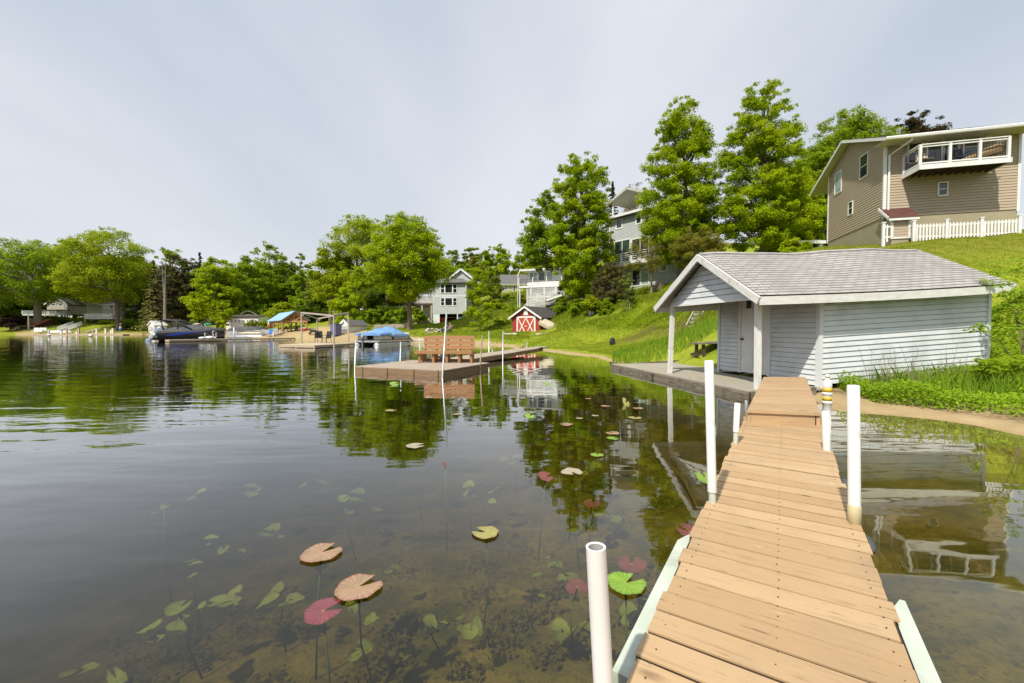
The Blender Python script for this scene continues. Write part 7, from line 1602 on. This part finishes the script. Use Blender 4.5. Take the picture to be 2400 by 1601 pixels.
# a background wood that closes the gaps: one mass far behind
WC = []
for px in range(-260, 1330, 26):
    D = 158+NR.uniform(-6, 10); x = (px-1200)/1000*D; z0_ = gz(x, D); topy = np.interp(px, [-260, 0, 100, 340, 480, 560, 700, 1000, 1130, 1250, 1330], [618, 620, 615, 632, 640, 628, 640, 640, 630, 625, 600])+NR.uniform(-8, 10); WC.append((x, D, z0_, P(px, topy, D).z))
pos, nrm, sz = [], [], []
for x, y, z0_, z1_ in WC:
    n = 3200; d = unit(NR.normal(size=(n, 3))); r = NR.random(n)**.35; pp_ = np.array([x, y, z0_+(z1_-z0_)*.5])+d*r[:, None]*np.array([3.6, 3.4, (z1_-z0_)*.5]); pp_ += .35*np.sin(pp_[:, [1, 2, 0]]*1.9); pos.append(pp_); nrm.append(d*.6+np.array([0, 0, .6])+NR.normal(size=(n, 3))*.5); sz.append(NR.uniform(.5, 1.1, n))
o = leaf_obj('woodland', np.concatenate(pos), np.concatenate(nrm), np.concatenate(sz), M['leafd'], None, (-90, 158, 4)); props(o, 'dark far woodland closing the view behind the houses', 'woodland', kind='stuff')
# --- slope shrubs on the right bank
k = 0
for px, tp, bt, hw, D, mt, lb in ((1385, 692, 730, 26, 37.5, 'leafy', 'yellow green shrub on the slope below the juniper'), (1420, 700, 738, 20, 36, 'leafm', 'green shrub low under the juniper'), (1352, 700, 735, 20, 40, 'leafm', 'green shrub left of the white painted stump'), (1315, 700, 735, 20, 44, 'leafm', 'green shrub at the foot of the white deck stairs'), (1195, 690, 720, 20, 62, 'leafm', 'green shrub in the terraced garden'), (1165, 705, 745, 26, 58, 'leafy', 'yellow green shrub in the terraced garden'), (1200, 722, 752, 22, 55, 'leafm', 'lower green shrub in the terraced garden above the red shed'), (1170, 748, 770, 14, 50, 'leaf', 'bright shrub left of the red shed'), (1222, 690, 715, 12, 60, 'leafo', 'reddish olive shrub at the left deck post'), (1100, 690, 735, 18, 66, 'leafd', 'dark shrub at the right corner of the grey house'), (1088, 738, 760, 8, 61, 'leafo', 'ivy clump on the ground floor of the grey house')):
    tree('shrub', lb, px, tp, bt, hw, D, 'dome', mt, 26, 4800, .0045*D, .05, cs=.33, cat='shrub', group='shrubs on the middle slope')
# --- right edge shrubs near the boathouse
def frond_shrub(name, label, pts, nper, ls, mat, base, cs, stem=True, cat='shrub'):
    t = thing(name, label, cat, base); pos, nrm, sz = [], [], []; m = MB()
    for q in pts:
        q = Vector(q); d = unit(NR.normal(size=(nper, 3))); pos.append(np.array(q)+d*(NR.random((nper, 1))**.5)*np.array([cs, cs, cs*.5])); nrm.append(d*.3+np.array([-.15, -.25, .9])+NR.normal(size=(nper, 3))*.35); sz.append(ls*NR.uniform(.6, 1.3, nper))
        if stem and len(pos) % 3 == 0: mid = Vector(base).lerp(q, .55)+Z*.25; m.tube([Vector(base)-Z*.1, mid, q], [.013, .009, .003], 5)
    leaf_obj('leaves', np.concatenate(pos), np.concatenate(nrm), np.concatenate(sz), M[mat], t, asp=.45)
    if stem: m.build('stem', M['bark'], t)
    return t
pts = []
for px, py, D in ((2312, 660, 9.6), (2340, 640, 9.4), (2366, 655, 9.2), (2385, 630, 9.1), (2395, 680, 9), (2355, 690, 9.3), (2375, 720, 9), (2400, 740, 9), (2280, 772, 9.2), (2300, 765, 9), (2330, 780, 9), (2360, 775, 8.8), (2390, 770, 8.8), (2400, 610, 9), (2420, 650, 9), (2430, 700, 9), (2425, 760, 9), (2345, 668, 9.3), (2370, 685, 9.1)): pts.append(P(px, py, D))
frond_shrub('sumac_shrub', 'open branching yellow green shrub at the right edge beside the boathouse corner', pts, 26, .10, 'weed', gp(10.9, 8.9), .17)
pts = []
for i in range(40): px = NR.uniform(2300, 2440); py = NR.uniform(838, 895); pts.append(P(px, py, NR.uniform(7.9, 9.0)))
frond_shrub('leafy_shrub', 'dense dark green shrub with long leaves low at the right edge', pts, 60, .11, 'leafm', gp(9.6, 8.6), .18)
def stuff_leaves(name, label, cat, fn, n, mat, ls, spread):
    xs, ys = fn(n); hs = hts(xs, ys); ok = hs > .04; xs, ys, hs = xs[ok], ys[ok], hs[ok]; n = len(xs)
    env = .55+.45*np.sin(xs*2.3+1.5*np.sin(ys*1.9))*np.cos(ys*2.1); z = hs+NR.random(n)**1.3*spread*np.clip(env, .25, 1)
    pos = np.stack([xs, ys, z], 1); nrm = NR.normal(size=(n, 3))*.45+np.array([-.1, -.25, .85]); o = leaf_obj(name, pos, nrm, ls*NR.uniform(.5, 1.35, n), M[mat], None, (float(xs.mean()), float(ys.mean()), float(hs.min())), .55); props(o, label, cat, kind='stuff'); return o
def weeds_xy(n):
    px = NR.uniform(1960, 2700, n); lo = np.interp(px, [1960, 1990, 2060, 2200, 2330, 2400, 2700], [905, 918, 935, 950, 962, 972, 1000]); f = NR.random(n)**.9
    hi = np.interp(px, [1960, 2050, 2310, 2400, 2700], [880, 872, 842, 800, 800]); y_ = lo+(hi-lo)*f; D = 1.28/np.maximum((y_-770)/1000, .01); return (px-1200)/1000*D, np.minimum(D, 12.5)
stuff_leaves('weeds', 'vivid green weeds spreading over the bank in front of the boathouse wall', 'weeds', weeds_xy, 52000, 'weed', .062, .46)
def weeds2_xy(n): return NR.uniform(10.5, 18, n), NR.uniform(7.5, 12.5, n)
stuff_leaves('undergrowth', 'deep green undergrowth on the bank right of the boathouse', 'weeds', weeds2_xy, 16000, 'leafm', .11, .5)
# dry twigs before the wall
m = MB()
for i in range(34):
    px = NR.uniform(2040, 2260); D = NR.uniform(8.3, 8.9); p = gpx(px, D); q = p+V3(NR.normal()*.12, NR.normal()*.05, NR.uniform(.4, 1.0)); m.tube([p, p.lerp(q, .5)+V3(NR.normal()*.03, 0, 0), q], [.006, .005, .002], 4)
    for j in range(3): s_ = p.lerp(q, NR.uniform(.4, .95)); m.tube([s_, s_+V3(NR.normal()*.12, NR.normal()*.05, NR.uniform(.05, .2))], [.003, .001], 3)
o = m.build('dry_stalks', M['drystem']); props(o, 'thin dry stalks standing in the weeds before the boathouse wall', 'stalks', kind='stuff')
# blades: reeds beside the porch deck, lawn tufts
def blades(name, label, cat, xs, ys, h, w, mat, lean=.25, minz=.0, dz=0):
    hs = hts(xs, ys); ok = hs > minz; xs, ys, hs, h, w = xs[ok], ys[ok], hs[ok], h[ok], w[ok]; n = len(xs); a = NR.random(n)*6.283; b = NR.random(n)*6.283
    p = np.stack([xs, ys, hs-.02+dz], 1); dv = np.stack([np.cos(a), np.sin(a), np.zeros(n)], 1)*w[:, None]*.5; tip = p+np.stack([np.cos(b)*lean*h*NR.random(n), np.sin(b)*lean*h*NR.random(n), h], 1); mid = p*.45+tip*.55; mid[:, :2] = p[:, :2]*.7+tip[:, :2]*.3
    V = np.stack([p-dv, p+dv, mid+dv*.8, tip, mid-dv*.8], 1).reshape(-1, 3); org = (float(xs.mean()), float(ys.mean()), float(hs.min())); me = npmesh(name, V-np.array(org), np.arange(5*n).reshape(-1, 5)); me.materials.append(M[mat]); o = put(me, name, None, org); return props(o, label, cat, kind='stuff')
n = 3800; px = NR.uniform(1436, 1700, n); D = NR.uniform(16.6, 21.5, n); blades('reeds', 'upright fresh green reeds along the water behind the porch deck', 'reeds', (px-1200)/1000*D, D, NR.uniform(.12, .42, n), NR.uniform(.014, .026, n), 'reed', .3, -.12)
n = 5200; px = NR.uniform(1975, 2500, n); D = NR.uniform(7.4, 9.6, n); blades('tall_weeds', 'taller grass blades standing among the weeds on the bank by the boathouse', 'grass', (px-1200)/1000*D, D, NR.uniform(.15, .55, n), NR.uniform(.008, .016, n), 'reed', .5, .16)
n = 90000; px = NR.uniform(1150, 1720, n); D = 21+24*NR.random(n)**1.2; xs, ys = (px-1200)/1000*D, D
hh_ = hts(xs, ys); tall_ = np.clip((hh_-.9)/1.2, 0, 1)*.35*(.5+.5*np.sin(xs*1.3+np.sin(ys*.9)*2)); blades('grass', 'lawn and rough grass on the bank between the red shed and the boathouse', 'grass', xs, ys, (.05+tall_)*NR.uniform(.5, 1.3, n)+.02, NR.uniform(.02, .05, n)*(D/26), 'grassb', .5, .12)
n = 60000; px = NR.uniform(1880, 2480, n); D = 12+17*NR.random(n); blades('hill_grass', 'dry mown grass on the hill below the tan house', 'grass', (px-1200)/1000*D, D, NR.uniform(.03, .09, n), NR.uniform(.012, .03, n)*(D/16), 'grassb', .6, 1.4)
n = 60000; px = NR.uniform(860, 1240, n); D = 36+26*NR.random(n); xs, ys = (px-1200)/1000*D, D; blades('lawn_grass', 'mown lawn grass before the grey house', 'grass', xs, ys, NR.uniform(.04, .12, n), NR.uniform(.05, .10, n), 'grassb', .6, .5)
n = 40000; px = NR.uniform(1120, 1420, n); D = NR.uniform(38, 66, n); xs, ys = (px-1200)/1000*D, D; blades('rough_grass', 'tall rough grass and garden growth on the slope under the houses', 'grass', xs, ys, NR.uniform(.10, .32, n), NR.uniform(.05, .12, n), 'grassb', .6, 1.4)

n = 5000; cl_ = NR.uniform(0, 1, (70, 2)); ci = NR.integers(0, 70, n); pxw = 250+cl_[ci, 0]*1350+NR.normal(size=n)*26; pyw = 1040+cl_[ci, 1]*560+NR.normal(size=n)*14; Dw = (CAMZ+.7)/np.maximum((pyw-770)/1000, .05); xw = (pxw-1200)/1000*Dw; hw_ = hts(xw, Dw); ok = hw_ < -.2; xw, Dw, hw_ = xw[ok], Dw[ok], hw_[ok]; n = len(xw)
o = leaf_obj('waterweed', np.stack([xw, Dw, hw_+.01+NR.random(n)*.10], 1), NR.normal(size=(n, 3))*.5+np.array([0, 0, .8]), NR.uniform(.02, .065, n), M['leafo'], None, (0, 3, -.8)); props(o, 'small tufts of olive waterweed and leaf litter on the lake bed', 'waterweed', kind='stuff')

for nm, mt, px0, px1, d0_, d1_, ncl_, lsz, hmx, lb in (('slope_weeds', 'leafm', 1335, 1700, 25, 46, 150, .10, .55, 'leafy weeds and low brush in tufts on the slope below the tall grey house'), ('slope_brush', 'leafy', 1335, 1640, 28, 46, 90, .10, .40, 'yellow green low brush in tufts on the slope below the tall grey house'), ('garden_plants', 'leafp', 1120, 1330, 44, 72, 120, .14, .5, 'pale garden plants on the terraces under the white deck house'), ('shore_brush', 'leafd', -60, 420, 104, 118, 150, .34, 1.3, 'dark low undergrowth on the far left bank')):
    cx_ = NR.uniform(px0, px1, ncl_); cd_ = NR.uniform(d0_, d1_, ncl_); k_ = NR.integers(0, ncl_, ncl_*110); sc_ = NR.uniform(.35, 1.1, ncl_)*hmx
    xx = (cx_[k_]-1200)/1000*cd_[k_]+NR.normal(size=len(k_))*sc_[k_]*.8; yy = cd_[k_]+NR.normal(size=len(k_))*sc_[k_]*.8; hh2 = hts(xx, yy); ok = hh2 > (1.35 if px0 > 0 else 2.3); xx, yy, hh2, k_ = xx[ok], yy[ok], hh2[ok], k_[ok]
    pos = np.stack([xx, yy, hh2+NR.random(len(xx))*sc_[k_]], 1); o = leaf_obj(nm, pos, NR.normal(size=(len(xx), 3))*.5+np.array([-.1, -.3, .8]), lsz*NR.uniform(.5, 1.3, len(xx)), M[mt], None, (float(xx.mean()), float(yy.mean()), float(hh2.min()))); props(o, lb, 'plants', kind='stuff')
# ------------------------------------------------------------------ water lilies
def padmat(name, a, b, edge, rough=.35):
    m, nt, bs = nodes(name); v = coords(nt, 'uv'); n = noise(nt, coords(nt, 'obj'), 14, 4, .65)
    c = mix(nt, ramp(nt, n, .38, .66), a, b); sp = nt.nodes.new('ShaderNodeSeparateXYZ'); lk(nt, v, sp.inputs[0])
    c = mix(nt, ramp(nt, sp.outputs[0], .84, 1.05), c, edge); w = nt.nodes.new('ShaderNodeTexWave'); w.inputs['Scale'].default_value = 5.5; w.inputs['Distortion'].default_value = .6
    cv = nt.nodes.new('ShaderNodeCombineXYZ'); lk(nt, sp.outputs[1], cv.inputs[0]); lk(nt, cv.outputs[0], w.inputs['Vector'])
    c = mix(nt, ramp(nt, w.outputs[0], .90, 1.0), c, tuple(min(1, x*1.12+.01) for x in a)); c = mix(nt, ramp(nt, sp.outputs[0], .0, .12, (.7, .7, .7, 1), (0, 0, 0, 1)), c, (.45, .36, .10))
    lk(nt, c, bs.inputs['Base Color']); bs.inputs['Roughness'].default_value = rough; bs.inputs['Specular IOR Level'].default_value = .5
    bump(nt, bs, w.outputs[0], .25, .004); return m
M['padpink'] = padmat('pinkish_bronze_lily_leaf', (.36, .225, .14), (.28, .19, .10), (.27, .11, .07)); M['padmag'] = padmat('magenta_lily_leaf', (.27, .06, .075), (.20, .045, .05), (.15, .03, .03)); M['padol'] = padmat('olive_yellow_lily_leaf', (.34, .30, .09), (.25, .24, .07), (.24, .15, .05))
M['padgr'] = padmat('bright_green_lily_leaf', (.22, .36, .035), (.16, .28, .03), (.14, .22, .03)); M['padred'] = padmat('dark_red_lily_leaf', (.20, .055, .04), (.13, .04, .03), (.10, .03, .02)); M['padpale'] = padmat('pale_lily_leaf', (.42, .36, .26), (.34, .30, .20), (.30, .20, .12))
M['padsub'] = padmat('sunken_yellow_green_leaf', (.19, .23, .025), (.13, .165, .02), (.11, .11, .016), .7); M['stem'] = mk('lily_stem', (.10, .15, .03), (.08, .11, .02), .5, 6)
def pad(name, label, p, r, rot, mat, tilt=0.0, tdir=0.0, curl=.04, notch=.30, group='floating lily leaves', stem=True, asp=1.0, cat='lily leaf', fold=0.0):
    p = Vector(p); base = V3(p.x+RND.uniform(-.15, .15)*min(1, r*6), p.y+RND.uniform(.0, .25)*min(1, r*6), 0); base.z = gz(base.x, base.y)
    t = thing(name, label, cat, V3(p.x, p.y, base.z), group); m = MB(); n = 30; rings = (0, .28, .55, .8, 1.0)
    td = V3(math.cos(tdir), math.sin(tdir), 0)
    def pt(f, a):
        rr = r*f*(1+.05*math.sin(3*a+rot*5)+.03*math.sin(7*a))
        if f > .5 and (a < .28 or a > 2*math.pi-.28): rr *= .98
        x, y = rr*math.cos(a), rr*asp*math.sin(a); q = V3(x*math.cos(rot)-y*math.sin(rot), x*math.sin(rot)+y*math.cos(rot), 0)
        z = curl*r*f**3*(.6+math.sin(2*a+rot*3)*.6)+.02*r*math.sin(5*a+rot)*f+fold*abs(y)*1.0
        return p+q+Z*(z+q.dot(td)*math.tan(tilt))
    V = []; UV = []
    a0, a1 = notch, 2*math.pi-notch
    for i, f in enumerate(rings):
        for k in range(n+1): V.append(pt(max(f, .02), a0*(1 if f > .1 else 1)+(a1-a0)*k/n))
    F_ = []
    for i in range(len(rings)-1):
        for k in range(n):
            F_.append((i*(n+1)+k, i*(n+1)+k+1, (i+1)*(n+1)+k+1, (i+1)*(n+1)+k)); UV.append([(rings[i], k/n), (rings[i], (k+1)/n), (rings[i+1], (k+1)/n), (rings[i+1], k/n)])
    m.mesh(V, F_, UV); o = m.build('leaf_blade', M[mat], t, True)
    if stem and p.z > base.z+.05:
        m = MB(); m.tube([p-Z*.004, p.lerp(base, .45)+V3(RND.uniform(-.04, .04), -.02, 0), base], [.0045, .0055, .007], 6); m.build('stem', M['stem'], t, True)
    return t
d2 = 1.0208
FL = [(738, 1268, 88, 'padpink', .9, .0, 'pinkish bronze lily leaf with notch to the upper right, upper of the left trio'),
 (823, 1347, 104, 'padpink', .75, .0, 'largest pink lily leaf with yellow veins, in the middle of the left trio'),
 (1115, 1222, 62, 'padol', 2.7, .0, 'olive yellow lily leaf alone on open water with a long stem'),
 (1437, 1338, 90, 'padgr', .6, .0, 'bright green lily leaf right of the nearest white pipe'),
 (953, 1023, 43, 'padpale', .3, .0, 'pale lily leaf in the reflection of the round maple'),
 (1313, 1083, 50, 'padpale', 5.0, .0, 'pale grey green lily leaf on a visible stem in the dark reflection'),
 (1252, 1094, 36, 'padred', .4, .3, 'small reddish lily leaf with raised edge left of the pale grey green one'),
 (1370, 1044, 30, 'padgr', 1.2, .0, 'small green lily leaf raised on its stem'),
 (1407, 994, 32, 'padpink', 2.2, .0, 'orange bronze lily leaf farther toward the porch deck'),
 (1407, 1006, 28, 'padgr', .2, .0, 'small green lily leaf just under the orange bronze one'),
 (1300, 974, 31, 'padpink', 3.0, .0, 'flat bronze lily leaf on dark water left of the orange bronze one'),
 (1457, 959, 30, 'padol', 1.0, .0, 'olive lily leaf close to the long reflection of the porch post'),
 (1390, 932, 22, 'padpink', .5, .0, 'thin bronze lily leaf near the porch deck'),
 (1465, 937, 24, 'padpink', 2.0, .0, 'bronze lily leaf nearest the porch deck'),
 (1437, 925, 17, 'padol', 1.0, .9, 'folded up yellowish lily leaf near the porch deck'),
 (1366, 954, 16, 'padpale', 1.0, .0, 'tiny pale lily leaf among the bronze ones'),
 (1620, 1098, 46, 'padgr', 1.6, .35, 'tilted bright green lily leaf behind the tall left pole'),
 (1583, 1221, 56, 'padred', 2.5, .25, 'reddish lily leaf half hidden by the dock edge'),
 (905, 881, 22, 'padgr', .5, .3, 'bright green lily leaf before the bench platform'),
 (1255, 881, 20, 'padgr', 1.5, .2, 'bright green lily leaf in the reflection of the white house'),
 (897, 942, 26, 'padol', .7, .0, 'olive lily leaf floating left under the platform reflection'),
 (1215, 955, 24, 'padgr', .9, .3, 'green lily leaf with lifted rim before the tree reflection'),
 (1022, 1065, 10, 'padred', .9, .4, 'tiny dark leaf tip on open water')]
for px, py, w, mt, rot, tilt, lb in FL:
    z = .012 if tilt == 0 else .03
    p = G(px*d2, py*d2, z); r = w*d2/2*p.y/1000
    pad('lily_leaf', lb, p, r, rot, mt, tilt, 2.0, .03 if tilt < .1 else .1)
k = 0
for px, py, w in ((1160, 905, 12), (1178, 912, 14), (1200, 914, 13), (1232, 908, 12), (1250, 911, 12), (985, 912, 18), (1050, 951, 20), (1330, 960, 16), (1350, 915, 14)):
    p = G(px*d2, py*d2, .01); pad('lily_leaf', 'small pale lily leaf scattered on the calm water between the platform and the porch deck', p, w*d2/2*p.y/1000, RND.random()*6, RND.choice(('padpale', 'padol', 'padpink')), group='small scattered lily leaves', stem=False)
SUB = [(742, 1402, 86, 'padmag', .02, .35, 'magenta lily leaf just under the surface, lowest of the left trio'), (1450, 1295, 66, 'padred', .14, 1.3, 'dark red sunken lily leaf above the bright green one'), (1325, 1348, 56, 'padred', .20, 4.6, 'dark red sunken lily leaf left of the nearest pipe'), (1358, 1155, 40, 'padred', .14, 1, 'dark red sunken leaf in the dark tree reflection')]
for px, py, w, mt, dz, rot, lb in SUB:
    p = G(px*d2, py*d2, -dz); pad('sunken_leaf', lb, p, w*d2/2*p.y/1000, rot, mt, .1, 1.0, .05, group='sunken lily leaves')
CL = [(845, 1190, 44), (655, 1215, 44), (500, 1245, 50), (435, 1297, 46), (535, 1262, 44), (390, 1455, 70), (415, 1395, 56), (545, 1365, 60), (620, 1360, 52), (668, 1385, 44), (855, 1405, 52), (1150, 1130, 42), (1058, 1120, 50), (812, 1145, 44), (1285, 1318, 40), (1292, 1345, 38), (1290, 1458, 66), (1405, 1425, 50), (1320, 1210, 36), (1385, 1195, 46), (1365, 1075, 56), (1340, 1080, 40), (1275, 1420, 46), (920, 1310, 34), (1010, 1420, 44), (1085, 1450, 46), (820, 1510, 50), (1270, 1300, 36), (1440, 1455, 50), (480, 1390, 44), (360, 1180, 40), (590, 1130, 40), (700, 1110, 38), (430, 1125, 40), (1480, 1370, 50), (200, 1540, 70), (1180, 1060, 36)]
for i, (px, py, w) in enumerate(CL):
    for j in range(RND.choice((2, 2, 3, 3))):
        dz = RND.uniform(.3, .6); p = G(px*d2+RND.gauss(0, w*.5), py*d2+RND.gauss(0, w*.28), -dz); g_ = gz(p.x, p.y)
        if p.z < g_+.06: p.z = g_+.06
        pad('sunken_leaf', 'yellow green sunken lily leaf, one of many in loose clusters under the clear water', p, w*d2*RND.uniform(.28, .52)*p.y/1000, RND.random()*6, 'padsub', RND.uniform(-.5, .5), RND.random()*6, .22, group='sunken yellow green lily leaves', stem=(j == 0 and i % 3 == 0), asp=RND.uniform(.6, .9))
# sunken branches on the lake bed
for a, b, lb in (((1560, 1080), (1640, 1200), 'pale sunken branch on the lake bed left of the dock'), ((1530, 1060), (1600, 1150), 'second pale sunken branch on the lake bed left of the dock')):
    pa, pb_ = G(a[0]*1.0, a[1]*1.0, -.45), G(b[0], b[1], -.5); m = MB(); m.tube([pa, pa.lerp(pb_, .5)+V3(.05, 0, .03), pb_], [.012, .022, .016], 7); o = m.build('branch', M['drystem']); props(o, lb, 'branch')
